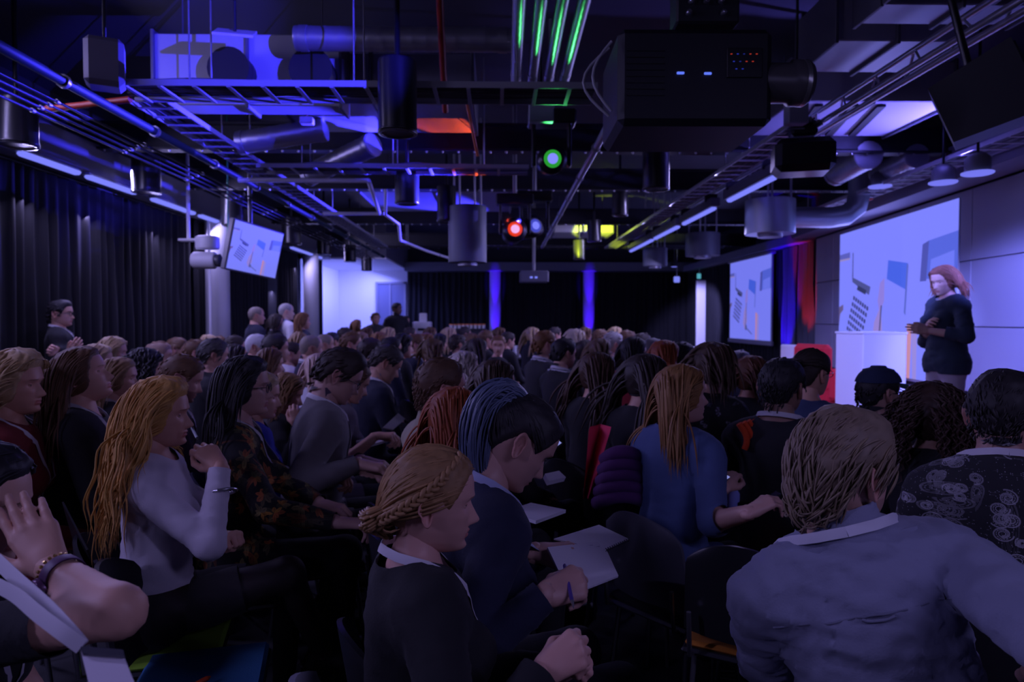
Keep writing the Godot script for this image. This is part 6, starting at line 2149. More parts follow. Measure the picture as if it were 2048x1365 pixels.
	sitter({"label": "person with a dark brown bob in a black dress with white flowers", "px": 1426, "py": 736, "d": 3.75, "face": 56, "body": 46, "sex": 1, "style": "bob", "tone": [0.085, 0.048, 0.030], "hair_more": {"volume": 0.03, "thick": 0.028}, "top_mat": dotted(), "top_name": "dress", "skin": skin})
	sitter({"label": "person with auburn hair between the white flowered dress and the dark haired man", "px": 1503, "py": 754, "d": 4.15, "face": 50, "body": 44, "sex": 1, "style": "bob", "tone": [0.16, 0.062, 0.030], "skin": skin})
	sitter({"label": "man with short black hair, black jacket and a white lanyard round his neck", "px": 1564, "py": 776, "d": 3.05, "face": 44, "body": 40, "style": "crop", "tone": INK, "hair_more": {"thick": 0.013}, "lanyard": true, "neckline": 0.085, "skin": [0.34, 0.19, 0.14]})
	sitter({"label": "person with dark hair in a bun, glasses and a blue shirt before the stage", "px": 1622, "py": 748, "d": 3.55, "face": 62, "body": 44, "sex": 1, "style": "bun", "tone": DARK, "glasses": true, "top": [0.05, 0.07, 0.16], "top_name": "shirt", "skin": skin})
	sitter({"label": "person in a dark blue baseball cap with a green peak", "px": 1757, "py": 786, "d": 3.4, "face": 74, "body": 48, "style": "crop", "tone": INK, "cap": true, "cap_color": [0.018, 0.028, 0.075], "peak_color": [0.02, 0.10, 0.07], "glasses": true, "top": [0.02, 0.02, 0.025], "skin": [0.5, 0.3, 0.24]})
	sitter({"label": "person with a big mass of dark curly hair in front of the stage", "px": 1864, "py": 834, "d": 2.65, "face": 40, "body": 38, "sex": 1, "style": "curly", "tone": [0.055, 0.028, 0.020], "skin": skin})
	sitter({"label": "man with short black hair in a grey paisley patterned shirt", "px": 2008, "py": 830, "d": 2.1, "face": 48, "body": 26, "pitch": 8, "lean": 12, "fat": 1.1, "style": "crop", "tone": [0.028, 0.024, 0.026], "hair_more": {"thick": 0.014, "top": 0.01}, "top_mat": paisley(), "top_name": "shirt", "lanyard": true, "neckline": 0.080, "skin": [0.45, 0.25, 0.20]})
	sitter({"label": "grey blond haired man in a light blue shirt, seen from behind, leaning over", "px": 1684, "py": 944, "d": 1.5, "face": 64, "body": 14, "side": -17, "lean": 5, "fat": 1.12, "shoulders": 1.08, "style": "short", "tone": [0.27, 0.20, 0.14], "hair_more": {"locks": 900, "len": 0.07, "rad": 0.0024, "steps": 6, "thick": 0.020, "top": 0.012, "hug": 0.45}, "beard": 0.35, "cell": 0.012, "top": [0.24, 0.255, 0.37], "top_name": "shirt", "collar": true, "yoke": true, "neckline": 0.070, "lanyard_lift": 0.012, "loose": 0.016, "fold": 0.020, "lanyard": true, "lanyard_color": [0.62, 0.62, 0.72], "skin": [0.58, 0.34, 0.27],
		"hands": {"r": {"at": at(2120, 1330, 1.32), "elbow": at(2010, 1180, 1.22)}, "l": {"at": at(1640, 1330, 1.95), "elbow": at(1540, 1330, 1.68), "exact": true}}})

func build_standing_people() -> void:
	var skin := [0.66, 0.38, 0.28]
	var s := func(q: Dictionary):
		q.sit = false
		q.lean = q.get("lean", 0.0)
		q.skin = q.get("skin", skin)
		sitter(q)
	s.call({"label": "man standing by the curtain with crossed arms, glasses and white lanyard", "px": 122, "py": 628, "d": 6.6, "detail": 1, "face": 82, "body": 62, "style": "short", "tone": INK, "hair_more": {"top": 0.012}, "glasses": true, "lanyard": true, "drop": 0.30, "skin": [0.72, 0.42, 0.32],
		"hands": {"r": {"at": at(140, 708, 6.3), "elbow": at(105, 716, 6.5), "pose": "relaxed"}, "l": {"at": at(112, 700, 6.35), "elbow": at(150, 716, 6.5), "pose": "relaxed"}}})
	s.call({"label": "bald standing man in a navy suit between the column and the lit gap", "px": 513, "py": 632, "d": 9.3, "detail": 1, "face": 60, "body": 50, "style": "bald", "tone": GREY, "top": [0.015, 0.017, 0.04], "vee": 1.5, "inner": [0.6, 0.6, 0.65]})
	s.call({"label": "short dark haired person standing between the two bald men", "px": 553, "py": 645, "d": 9.9, "detail": 1, "face": 60, "body": 50, "sex": 1, "style": "bob", "tone": DARK, "lanyard": true})
	s.call({"label": "bald standing man in a white shirt with a blue lanyard", "px": 573, "py": 624, "d": 10.0, "detail": 1, "face": 62, "body": 50, "style": "bald", "tone": SILVER, "top": [0.75, 0.75, 0.8], "top_name": "shirt", "lanyard": true, "lanyard_color": [0.05, 0.2, 0.5], "skin": [0.8, 0.55, 0.45]})
	s.call({"label": "standing woman with shoulder length brown hair beside the column", "px": 606, "py": 643, "d": 9.6, "detail": 1, "face": 70, "body": 50, "sex": 1, "style": "long", "tone": CHESTNUT, "hair_more": {"len": 0.25}, "top": [0.06, 0.07, 0.09]})
	s.call({"label": "woman with long brown hair standing before the bright lobby wall", "px": 714, "py": 650, "d": 15.0, "detail": 0, "face": 60, "body": 40, "sex": 1, "style": "long", "tone": CHESTNUT, "top": [0.5, 0.5, 0.55]})
	s.call({"label": "man in an open dark jacket facing the room before the lobby wall", "px": 751, "py": 638, "d": 14.0, "detail": 0, "face": 150, "body": 160, "style": "short", "tone": BROWN, "vee": 1.6, "inner": [0.6, 0.6, 0.65], "top": [0.05, 0.05, 0.055]})
	s.call({"label": "tall dark man in a jacket standing in the lobby doorway", "px": 794, "py": 618, "d": 14.6, "detail": 0, "face": 110, "body": 150, "style": "crop", "tone": INK, "vee": 1.6, "inner": [0.6, 0.62, 0.7], "skin": [0.2, 0.11, 0.08]})
	s.call({"label": "dark haired person standing at the doorway edge next to the back curtain", "px": 811, "py": 643, "d": 15.6, "detail": 0, "face": 120, "body": 150, "sex": 1, "style": "bob", "tone": DARK, "top": [0.3, 0.3, 0.4]})
	# the speaker
	s.call({"label": "speaker on stage with reddish brown hair, dark jacket and pale trousers", "px": 1888, "py": 562, "d": 5.6, "detail": 2, "cell": 0.016, "floor": 0.30, "face": 258, "body": 266, "sex": 1, "pitch": 14, "fat": 1.0, "waist": 1.16, "style": "bob", "tone": [0.30, 0.12, 0.08], "hair_more": {"len": 0.19, "wave": 0.006, "volume": 0.008}, "top": [0.03, 0.05, 0.085], "top_name": "jacket", "vee": 1.3, "hem": 0.05, "cuff": 0.55, "loose": 0.016, "fold": 0.014, "inner": [0.5, 0.5, 0.55], "low": [0.55, 0.5, 0.6], "skin": [0.7, 0.45, 0.36],
		"hands": {"r": {"at": at(1856, 655, 5.62), "pose": "relaxed"}, "l": {"at": at(1858, 662, 5.46), "elbow": at(1912, 668, 5.35), "dir": Vector3(-1, 0.15, -0.2), "pose": "relaxed"}}})

func build_crowd() -> void:
	# x, y, depth, sex, hair, tone, top colour, face, label
	var k := [0.015, 0.015, 0.02]
	var navy := [0.015, 0.017, 0.045]
	var pale := [0.55, 0.55, 0.62]
	var rows := [
		[226, 706, 5.6, 1, "bob", FAIR, k, 74, "pale blond woman with a bob below the standing man"],
		[290, 738, 4.7, 0, "curly", INK, navy, 50, "person with dark curly hair and a navy top near the curtain"],
		[320, 713, 6.0, 0, "short", [0.35, 0.22, 0.16], pale, 78, "man with sandy grey hair in a white shirt by the curtain"],
		[357, 698, 7.6, 1, "tied", BROWN, k, 80, "woman with tied brown hair just before the grey column"],
		[392, 706, 6.4, 0, "short", BROWN, k, 60, "person with brown hair under the grey column"],
		[428, 712, 5.3, 0, "short", [0.06, 0.055, 0.055], k, 55, "man with dark grey hair directly behind the long black hair"],
		[418, 690, 8.6, 1, "bob", FAIR, k, 60, "small far blond head beside the grey column foot"],
		[438, 691, 8.0, 0, "short", BROWN, k, 70, "far brown haired head right of the grey column"],
		[470, 696, 6.8, 0, "short", DARK, k, 60, "dark haired head below the hanging television"],
		[468, 718, 5.0, 1, "bob", [0.03, 0.022, 0.022], k, 50, "dark rounded bob above the woman with glasses"],
		[514, 694, 6.6, 1, "crop", [0.75, 0.75, 0.78], pale, 78, "person in a pale knitted hat with a hand at the chin"],
		[552, 698, 6.0, 0, "short", [0.035, 0.03, 0.032], navy, 72, "tall dark haired man in a navy suit with a lanyard"],
		[584, 708, 6.6, 0, "crop", DARK, [0.7, 0.68, 0.72], 68, "bearded man in a white t-shirt"],
		[598, 686, 8.4, 1, "bob", [0.3, 0.19, 0.1], k, 60, "light brown head behind the bearded man in white"],
		[623, 697, 6.4, 0, "bald", GREY, navy, 60, "bald seated man in a navy suit"],
		[650, 690, 8.0, 0, "bald", GREY, k, 66, "smaller bald head beside the bald man in navy"],
		[664, 684, 9.4, 0, "short", INK, [0.03, 0.05, 0.04], 30, "dark head outlined against the bright lobby wall"],
		[640, 742, 4.0, 1, "long", [0.60, 0.42, 0.36], pale, 55, "woman with long pinkish blond hair behind the grey blazer"],
		[704, 688, 7.6, 0, "short", BROWN, k, 80, "brown haired man in profile below the lobby wall"],
		[741, 705, 6.2, 0, "short", [0.05, 0.035, 0.03], k, 50, "dark brown head above the grey blazer man"],
		[722, 684, 9.0, 1, "bob", [0.32, 0.2, 0.12], k, 60, "light brown bob in the row below the lobby"],
		[760, 682, 9.2, 1, "long", CHESTNUT, k, 70, "chestnut haired woman below the man in the open jacket"],
		[783, 700, 7.0, 0, "short", INK, navy, 70, "dark haired man in a navy suit behind the notebook reader"],
		[806, 694, 7.2, 0, "curly", INK, k, 75, "man with curly black hair and his hand at his chin"],
		[832, 690, 7.8, 0, "short", BROWN, navy, 74, "man with swept brown hair in a dark suit"],
		[852, 686, 8.0, 1, "long", CHESTNUT, k, 72, "long haired woman below the drinks machine"],
		[880, 686, 8.6, 1, "bob", INK, k, 60, "black bob right of the drinks machine"],
		[866, 704, 6.8, 1, "bob", [0.12, 0.07, 0.03], [0.08, 0.06, 0.02], 50, "brown bob with a mustard top in mid room"],
		[915, 690, 8.2, 0, "short", DARK, k, 50, "dark head below the row of cups"],
		[942, 686, 8.8, 1, "bob", BROWN, k, 40, "brown head below the end of the row of cups"],
		[955, 702, 7.0, 1, "long", DARK, k, 50, "dark haired woman in front of the woman facing the camera"],
		[972, 680, 9.6, 0, "short", BROWN, k, 60, "far brown head under the first blue column"],
		[997, 692, 8.0, 1, "tied", CHESTNUT, k, 185, "woman turned round to face the camera in mid audience"],
		[1016, 682, 9.4, 0, "short", DARK, k, 60, "far dark head right of the first blue column"],
		[1090, 690, 6.4, 0, "short", CHESTNUT, [0.025, 0.025, 0.03], 66, "man with side parted brown hair in a dark suit across the aisle"],
		[1128, 708, 5.8, 0, "short", INK, k, 60, "dark haired bearded man right of the man in the dark suit"],
		[1152, 682, 7.6, 1, "bob", [0.6, 0.5, 0.4], k, 60, "pale blond head before the second blue column"],
		[1172, 706, 6.0, 1, "bob", DARK, k, 55, "dark bob beside the bearded man across the aisle"],
		[1226, 690, 7.2, 0, "short", SILVER, [0.2, 0.2, 0.22], 66, "silver haired man looking towards the stage"],
		[1200, 706, 5.4, 1, "bob", [0.16, 0.10, 0.06], k, 60, "brown bob above the long brown hair"],
		[1268, 706, 6.0, 1, "bob", INK, [0.3, 0.02, 0.03], 74, "black haired woman with a red collar in profile"],
		[1200, 678, 9.6, 0, "short", BROWN, k, 60, "far head right of the second blue column"],
		[1254, 683, 8.4, 0, "short", BROWN, k, 70, "brown haired man behind the silver haired man"],
		[1284, 690, 7.8, 0, "short", DARK, k, 70, "dark haired head behind the woman with the red collar"],
		[1306, 704, 6.4, 0, "crop", [0.12, 0.11, 0.12], k, 68, "man with shaved grey hair before the white counter"],
		[1330, 716, 5.2, 1, "bob", RED, k, 66, "auburn head above the dark long hair"],
		[1364, 718, 5.4, 0, "short", INK, k, 50, "dark round head before the far screen"],
		[1395, 724, 4.9, 1, "bob", [0.2, 0.14, 0.08], k, 50, "light brown head just behind the white flowered dress"],
		[1480, 728, 5.2, 0, "short", [0.1, 0.1, 0.13], [0.12, 0.13, 0.2], 50, "person in a grey blue top below the far screen"],
		[78, 792, 3.9, 1, "bob", [0.4, 0.32, 0.26], k, 84, "grey blond person partly hidden behind the older woman with the bob"],
		[195, 724, 5.0, 1, "bob", FAIR, k, 70, "fair head peeping above the young woman looking up"],
		[540, 730, 5.2, 1, "bob", BROWN, pale, 60, "brown head behind the woman with black hair and glasses"],
	]
	for q in rows:
		sitter({"label": q[8], "px": q[0], "py": q[1], "d": q[2], "sex": q[3], "style": q[4], "tone": q[5], "top": q[6], "face": q[7], "body": minf(q[7], 64.0), "beard": 0.7 if q[8].contains("bearded") else 0.0, "lanyard": q[8].contains("suit") or q[8].contains("lanyard"), "vee": 1.4 if q[8].contains("suit") else 0.0, "skin": [0.64, 0.37, 0.28], "pitch": 4.0, "free": true, "collar": q[8].contains("suit"), "collar_color": [0.5, 0.5, 0.56]})
	# tiny heads of the last rows
	var r := RandomNumberGenerator.new()
	r.seed = 11
	var spots := [[690, 672, 11.0], [735, 670, 12.0], [778, 672, 11.0], [820, 672, 11.4], [862, 670, 12.0], [900, 672, 11.0], [930, 670, 12.2], [1000, 672, 12.0], [1066, 676, 11.0], [1110, 672, 11.5], [1172, 672, 12.2], [1232, 672, 11.6]]
	var protos := []
	for i in 3:
		protos.push_back(sitter({"label": "small far person in the last rows before the back curtain", "group": "people in the last rows", "px": spots[i][0], "py": spots[i][1], "d": spots[i][2], "sex": i % 2, "style": ["short", "bob", "long"][i], "tone": [DARK, BROWN, FAIR][i], "top": k, "face": 62, "body": 55, "skin": [0.6, 0.35, 0.27], "free": true}))
	for i in range(3, spots.size()):
		var src: Node3D = protos[i % 3]
		var c: Node3D = src.duplicate()
		c.name = numbered("person")
		add_child(c)
		var rig: Dictionary = src.get_meta("rig")
		var hd: Vector3 = rig.head
		var to := at(spots[i][0], spots[i][1], free_depth(spots[i][0], spots[i][1], spots[i][2], 0.5))
		taken.push_back(to)
		c.position = src.position + Vector3(to.x - hd.x, 0, to.z - hd.z)
		seated.push_back([c, {"d": 12.0}])

# ------------------------------------------------------------------ printed cloth
func printed(im: Image, scale_: float) -> StandardMaterial3D:
	var m := StandardMaterial3D.new()
	m.albedo_texture = ImageTexture.create_from_image(im)
	m.uv1_triplanar = true
	m.uv1_scale = Vector3(scale_, scale_, scale_)
	m.roughness = 0.85
	m.normal_enabled = true
	m.normal_texture = weave
	m.normal_scale = 0.3
	return m

func paisley() -> StandardMaterial3D:
	# light scrolls and drops on a dark ground
	var n_ := 384
	var im := Image.create(n_, n_, false, Image.FORMAT_RGB8)
	var dark := lin(0.018, 0.018, 0.024)
	var light := lin(0.40, 0.39, 0.44)
	im.fill(dark)
	var r := RandomNumberGenerator.new()
	r.seed = 21
	var dot := func(x: float, y: float, s: int, c: Color):
		for dx in range(-s, s + 1):
			for dy in range(-s, s + 1):
				if dx * dx + dy * dy <= s * s + 1:
					im.set_pixel(posmod(int(x) + dx, n_), posmod(int(y) + dy, n_), c)
	for k in 26:
		var c := Vector2(r.randf() * n_, r.randf() * n_)
		var turn := r.randf() * TAU
		var hand_ := 1.0 if r.randf() < 0.5 else -1.0
		var big := r.randf_range(20, 40)
		for ring in 3:
			for i in 150:
				var t := i / 150.0
				var a := turn + hand_ * t * TAU * 1.25
				var rad := big * (1.0 - 0.27 * ring) * (1.0 - 0.55 * t)
				if ring == 1 and i % 9 < 4:
					continue
				dot.call(c.x + cos(a) * rad, c.y + sin(a) * rad * 0.8, 1 if ring > 0 else 2, light)
	for k in 240:
		dot.call(r.randf() * n_, r.randf() * n_, 1, light)
	return printed(im, 3.4)

func dotted() -> StandardMaterial3D:
	var n_ := 256
	var im := Image.create(n_, n_, false, Image.FORMAT_RGB8)
	im.fill(lin(0.01, 0.01, 0.014))
	var r := RandomNumberGenerator.new()
	r.seed = 4
	for k in 14:
		var c := Vector2(r.randf() * n_, r.randf() * n_)
		for p in 5:
			var a := p * TAU / 5 + r.randf()
			for i in 40:
				var q := c + Vector2(cos(a), sin(a)) * 6.0 + Vector2(r.randf_range(-3.5, 3.5), r.randf_range(-3.5, 3.5))
				im.set_pixel(posmod(int(q.x), n_), posmod(int(q.y), n_), lin(0.35, 0.33, 0.42))
	return printed(im, 3.0)

func flowered() -> StandardMaterial3D:
	# gold and orange blossoms on black
	var n_ := 384
	var im := Image.create(n_, n_, false, Image.FORMAT_RGB8)
	im.fill(lin(0.012, 0.012, 0.014))
	var r := RandomNumberGenerator.new()
	r.seed = 9
	for k in 15:
		var c := Vector2(r.randf_range(50, n_ - 50), r.randf_range(50, n_ - 50))
		for p in 8:
			var a := TAU * p / 8.0 + r.randf_range(-0.3, 0.3)
			var l := r.randf_range(20, 44)
			var side := Vector2(-sin(a), cos(a)) * r.randf_range(5, 10)
			var dir := Vector2(cos(a), sin(a)) * l
			var f := r.randf_range(0.6, 1.9)
			var hue: Array = [[0.50, 0.24, 0.04], [0.42, 0.34, 0.12], [0.18, 0.15, 0.07], [0.6, 0.18, 0.05], [0.10, 0.10, 0.04]][(k + p / 3) % 5]
			fill_poly(im, [c, c + dir * 0.4 + side, c + dir * 0.8 + side * 0.7, c + dir, c + dir * 0.75 - side * 0.8, c + dir * 0.35 - side], lin(hue[0] * f, hue[1] * f, hue[2] * f))
			fill_poly(im, [c + dir * 0.2, c + dir * 0.6 + side * 0.2, c + dir * 0.9, c + dir * 0.6 - side * 0.1], lin(hue[0] * f * 0.4, hue[1] * f * 0.4, hue[2] * f * 0.4))
	return printed(im, 2.6)

# ------------------------------------------------------------------ chairs and belongings
func sheet(p: Array, thick: float) -> MB:
	var n_: Vector3 = (p[1] - p[0]).cross(p[2] - p[0]).normalized() * thick
	if n_.y < 0:
		n_ = -n_
	var b := MB.new()
	var lo := []
	for q in p:
		lo.push_back(q - n_)
	b.poly(p, n_)
	b.poly(lo, -n_)
	var mid: Vector3 = (p[0] + p[2]) * 0.5
	for k in p.size():
		var a: Vector3 = p[k]
		var c: Vector3 = p[(k + 1) % p.size()]
		b.poly([a, c, c - n_, a - n_], (a + c) * 0.5 - mid)
	return b

func make_chair(label: String, where: Vector3, yaw: float, seat_y: float, shell: Material, pad: Material, group := "") -> Node3D:
	# moulded shell: curved backrest, dished seat, padded top, four splayed steel legs
	var o := thing("conference_chair", label, "chair", where, yaw, group)
	var top := seat_y - 0.015
	var rows := []
	for i in 9:
		var t := i / 8.0
		var row := PackedVector3Array()
		for k in 11:
			var u := k / 10.0 * 2.0 - 1.0
			var w := 0.205 * (1.0 - 0.10 * t) * (1.0 if t < 0.8 else sqrt(maxf(0.0, 1.0 - pow((t - 0.8) / 0.22, 2.0) * 0.5)))
			row.push_back(Vector3(u * w, top + 0.05 + 0.36 * t - 0.05 * u * u * smoothstep(0.6, 1.0, t), 0.185 + 0.06 * t - 0.055 * u * u))
		rows.push_back(row)
	var back_rows := []
	for row in rows:
		var r2 := PackedVector3Array()
		for p in row:
			r2.push_back(p + Vector3(0, 0, 0.014))
		back_rows.push_back(r2)
	var bb := MB.new()
	bb.rings(rows, false, false)
	bb.rings(back_rows, false, false, true)
	for e in [[rows[8], back_rows[8]], [rows[0], back_rows[0]]]:
		bb.rings([e[0], e[1]], false, false)
	for c in [0, 10]:
		var l1 := PackedVector3Array()
		var l2 := PackedVector3Array()
		for i in 9:
			l1.push_back(rows[i][c])
			l2.push_back(back_rows[i][c])
		bb.rings([l1, l2], false, false, c == 0)
	part("backrest", bb, shell, o)
	part("seat", MB.new().box(Vector3(0, top - 0.022, -0.03), Vector3(0.42, 0.022, 0.41), 0.01), shell, o)
	part("seat_pad", MB.new().box(Vector3(0, top, -0.035), Vector3(0.40, 0.026, 0.39), 0.012), pad, o)
	var steel := mat(0.35, 0.35, 0.38, 0.3, 0.85)
	for sx in [-1, 1]:
		part("back_support", MB.new().tube([Vector3(sx * 0.16, top - 0.03, 0.12), Vector3(sx * 0.17, top - 0.02, 0.20), Vector3(sx * 0.17, top + 0.14, 0.215)], 0.009, 6), steel, o)
		for sz in [-1, 1]:
			part("leg", MB.new().tube([Vector3(sx * 0.17, top - 0.03, -0.03 + sz * 0.15), Vector3(sx * 0.19, 0.0, -0.03 + sz * 0.20)], 0.010, 6), steel, o)
	return o

func lap_item(called: String, label: String, category: String, corners: Array, thick: float, m: Material) -> Node3D:
	var mid := Vector3.ZERO
	for c in corners:
		mid += c / float(corners.size())
	var o := thing(called, label, category, mid)
	var rel := []
	for c in corners:
		rel.push_back(c - mid)
	part("body", sheet(rel, thick), m, o)
	return o

func pen(label: String, a: Vector3, b: Vector3, r: float, m: Material, tip: Material) -> void:
	var o := thing("pen", label, "pen", a)
	var d := (b - a).normalized()
	var l := (b - a).length()
	part("barrel", MB.new().tube([Vector3.ZERO, d * 0.004, d * (l * 0.85)], [r * 0.7, r, r], 8), m, o)
	part("tip", MB.new().tube([d * (l * 0.85), d * l], [r, r * 0.25], 8), tip, o)
	part("clip", MB.new().tube([d * 0.006 + Vector3(0, r * 1.3, 0), d * (l * 0.3) + Vector3(0, r * 1.3, 0)], r * 0.25, 5), tip, o)

func build_details() -> void:
	var dark_shell := mat(0.02, 0.02, 0.025, 0.4)
	var grey_shell := mat(0.09, 0.09, 0.115, 0.4)
	var dark_pad := cloth(0.02, 0.02, 0.025)
	var proto: Node3D = null
	for e in seated:
		var o: Node3D = e[0]
		var q: Dictionary = e[1]
		var lbl: String = q.get("label", "")
		var shell: Material = dark_shell
		var pad: Material = dark_pad
		var name_ := "dark shell chair under a person in the crowd"
		var group := "dark chairs under the crowd"
		if lbl.contains("long golden"):
			name_ = "dark chair with a lime green seat pad under the golden haired woman"
			pad = cloth(0.30, 0.55, 0.04)
			group = ""
		elif lbl.contains("braid"):
			name_ = "light grey shell chair behind the braided woman"
			shell = mat(0.36, 0.36, 0.42, 0.4)
			group = ""
		elif lbl.contains("denim blue"):
			name_ = "grey shell chair with a rounded back behind the denim blue cardigan"
			shell = grey_shell
			group = ""
		elif lbl.contains("purple jacket"):
			name_ = "chair with a yellow seat pad under the long almost black hair"
			pad = cloth(0.65, 0.45, 0.03)
			group = ""
		elif lbl.contains("light blue shirt"):
			name_ = "black chair behind the back of the man in the light blue shirt"
			group = ""
		elif q.d < 2.3:
			name_ = "dark chair under the " + ("woman covering her face" if lbl.contains("covering") else "man in the paisley shirt" if lbl.contains("paisley") else "writer with the blue grey ponytail")
			group = ""
		var rig: Dictionary = o.get_meta("rig")
		var sy: float = clampf(rig.seat, 0.36, 0.56)
		if group != "" and proto != null:
			var c: Node3D = proto.duplicate()
			c.name = numbered("conference_chair")
			add_child(c)
			c.position = Vector3(o.position.x, 0, o.position.z)
			c.rotation.y = o.rotation.y
			continue
		var made := make_chair(name_, Vector3(o.position.x, 0, o.position.z), o.rotation.y, 0.45 if group != "" else sy, shell, pad, group)
		if group != "":
			proto = made
	# empty chairs
	make_chair("empty chair with a bright blue seat pad in front of the golden haired woman", at(378, 1335, 2.2) * Vector3(1, 0, 1), turned(76), 0.45, dark_shell, cloth(0.035, 0.16, 0.36))
	make_chair("chair with an orange seat beside the man in the light blue shirt", at(1500, 1240, 2.5) * Vector3(1, 0, 1), turned(30), 0.45, dark_shell, cloth(0.55, 0.19, 0.02))
	# notebooks, phones, laptop
	var paper := mat(0.66, 0.64, 0.72, 0.8)
	var nb := lap_item("notebook", "open spiral notebook with handwriting held by the ponytailed writer", "notebook", [at(1095, 1095, 1.80), at(1205, 1083, 1.90), at(1237, 1152, 1.76), at(1140, 1190, 1.68)], 0.006, paper)
	var upper := []
	for c in [at(1108, 1078, 1.88), at(1198, 1050, 1.97), at(1257, 1078, 1.92), at(1208, 1100, 1.86)]:
		upper.push_back(c - nb.position)
	part("page", sheet(upper, 0.004), paper, nb)
	for k in 12:
		var c := (at(1211, 1100, 1.855).lerp(at(1256, 1080, 1.915), k / 11.0)) - nb.position
		part("spiral_ring", MB.new().tube([c + Vector3(0, 0.004, 0), c + Vector3(0.003, 0, 0.004), c + Vector3(0, -0.006, 0)], 0.0012, 5), mat(0.05, 0.05, 0.06, 0.4, 0.6), nb)
	# lines of handwriting
	var r := RandomNumberGenerator.new()
	r.seed = 2
	var ink := mat(0.13, 0.12, 0.32, 0.8)
	var n_up := ((at(1205, 1083, 1.90) - at(1095, 1095, 1.80)).cross(at(1140, 1190, 1.68) - at(1095, 1095, 1.80))).normalized()
	if n_up.y < 0:
		n_up = -n_up
	for k in 15:
		var t := 0.08 + 0.06 * k
		var a := at(1095, 1095, 1.80).lerp(at(1140, 1190, 1.68), t)
		var b := at(1205, 1083, 1.90).lerp(at(1237, 1152, 1.76), t)
		var line := MB.new()
		var u := 0.08
		while u < r.randf_range(0.75, 0.92):
			var w := r.randf_range(0.03, 0.10)
			var p0 := a.lerp(b, u) + n_up * 0.0008 - nb.position
			var p1 := a.lerp(b, u + w) + n_up * 0.0008 - nb.position
			var dn := (at(1140, 1190, 1.68) - at(1095, 1095, 1.80)).normalized() * 0.0022
			line.poly([p0, p1, p1 + dn, p0 + dn], n_up)
			u += w + 0.025
		if line.v.size() > 0:
			part("handwriting", line, ink, nb)
	pen("purple and silver ballpoint pen in the writer's hand", at(1129, 1130, 1.66), at(1147, 1217, 1.53), 0.0048, mat(0.10, 0.06, 0.30, 0.3), mat(0.6, 0.6, 0.62, 0.25, 0.8))
	lap_item("notebook", "blank white notebook lying open on a lap beyond the writer", "notebook", [at(1012, 1022, 2.35), at(1062, 1006, 2.5), at(1132, 1020, 2.45), at(1072, 1042, 2.3)], 0.012, paper)
	lap_item("notebook", "small white notebooks stacked beyond the bent writer", "notebook", [at(1090, 948, 2.75), at(1118, 942, 2.9), at(1132, 955, 2.85), at(1098, 963, 2.72)], 0.02, paper)
	var ph := glow(0.22, 0.24, 0.62)
	for q in [
		["white lit phone held up in front of the bent writer", [[1086, 902, 2.45], [1118, 880, 2.5], [1125, 886, 2.48], [1094, 908, 2.43]], true],
		["pale phone held by the woman in the flowered jacket", [[626, 1038, 2.6], [662, 1028, 2.7], [672, 1034, 2.68], [640, 1044, 2.58]], true],
		["phone with a lit screen in the denim blue cardigan woman's hand", [[1437, 955, 2.72], [1449, 948, 2.8], [1461, 955, 2.78], [1450, 963, 2.7]], true],
		["dark phone in the outstretched hand of the cardigan woman", [[1525, 1000, 2.5], [1552, 982, 2.58], [1562, 988, 2.56], [1536, 1008, 2.48]], false],
		["lit phone beside the denim blue cardigan woman's face", [[1380, 880, 3.4], [1402, 866, 3.5], [1408, 878, 3.46], [1388, 890, 3.38]], true],
	]:
		var c := []
		for p in q[1]:
			c.push_back(at(p[0], p[1], p[2]))
		var o := lap_item("phone", q[0], "phone", c, 0.008, mat(0.03, 0.03, 0.035, 0.3))
		var inner := []
		var mid: Vector3 = (c[0] + c[1] + c[2] + c[3]) * 0.25
		var up: Vector3 = (c[1] - c[0]).cross(c[2] - c[0]).normalized()
		if up.y < 0:
			up = -up
		for p in c:
			inner.push_back(((p as Vector3) - mid) * 0.9 + up * 0.0012)
		part("display", sheet(inner, 0.001), ph if q[2] else mat(0.02, 0.02, 0.03, 0.15), o)
	# laptop on the older woman's lap
	var lp := lap_item("laptop", "open black laptop with rows of keys beside the golden haired woman", "laptop", [at(150, 1082, 2.5), at(212, 1052, 2.75), at(262, 1140, 2.6), at(205, 1178, 2.35)], 0.012, mat(0.012, 0.012, 0.015, 0.4))
	var key := mat(0.13, 0.13, 0.15, 0.4)
	var k0 := at(150, 1082, 2.5) - lp.position
	var ku := at(212, 1052, 2.75) - at(150, 1082, 2.5)
	var kv := at(205, 1178, 2.35) - at(150, 1082, 2.5)
	var kn := ku.cross(kv).normalized()
	if kn.y < 0:
		kn = -kn
	for i in 5:
		for j in 12:
			var c := k0 + ku * (0.12 + 0.15 * i) + kv * (0.06 + 0.073 * j)
			part("key", sheet([c + kn * 0.003, c + ku * 0.12 + kn * 0.003, c + ku * 0.12 + kv * 0.06 + kn * 0.003, c + kv * 0.06 + kn * 0.003], 0.003), key, lp)
	part("screen_lid", sheet([at(150, 1082, 2.5) - lp.position, at(205, 1178, 2.35) - lp.position, at(190, 1170, 2.3) - lp.position + Vector3(-0.02, 0.12, 0), at(140, 1070, 2.45) - lp.position + Vector3(-0.02, 0.12, 0)], 0.006), mat(0.015, 0.015, 0.018, 0.4), lp)
	lap_item("notebook", "white notebook under the writing hand beside the grey blazer", "notebook", [at(712, 882, 3.75), at(770, 868, 3.9), at(798, 874, 3.85), at(742, 890, 3.7)], 0.012, paper)
	lap_item("notebook", "open pale notebook on the navy suited man's knee", "notebook", [at(765, 856, 4.2), at(796, 827, 4.4), at(811, 838, 4.4), at(786, 860, 4.2)], 0.008, mat(0.45, 0.44, 0.40, 0.8))
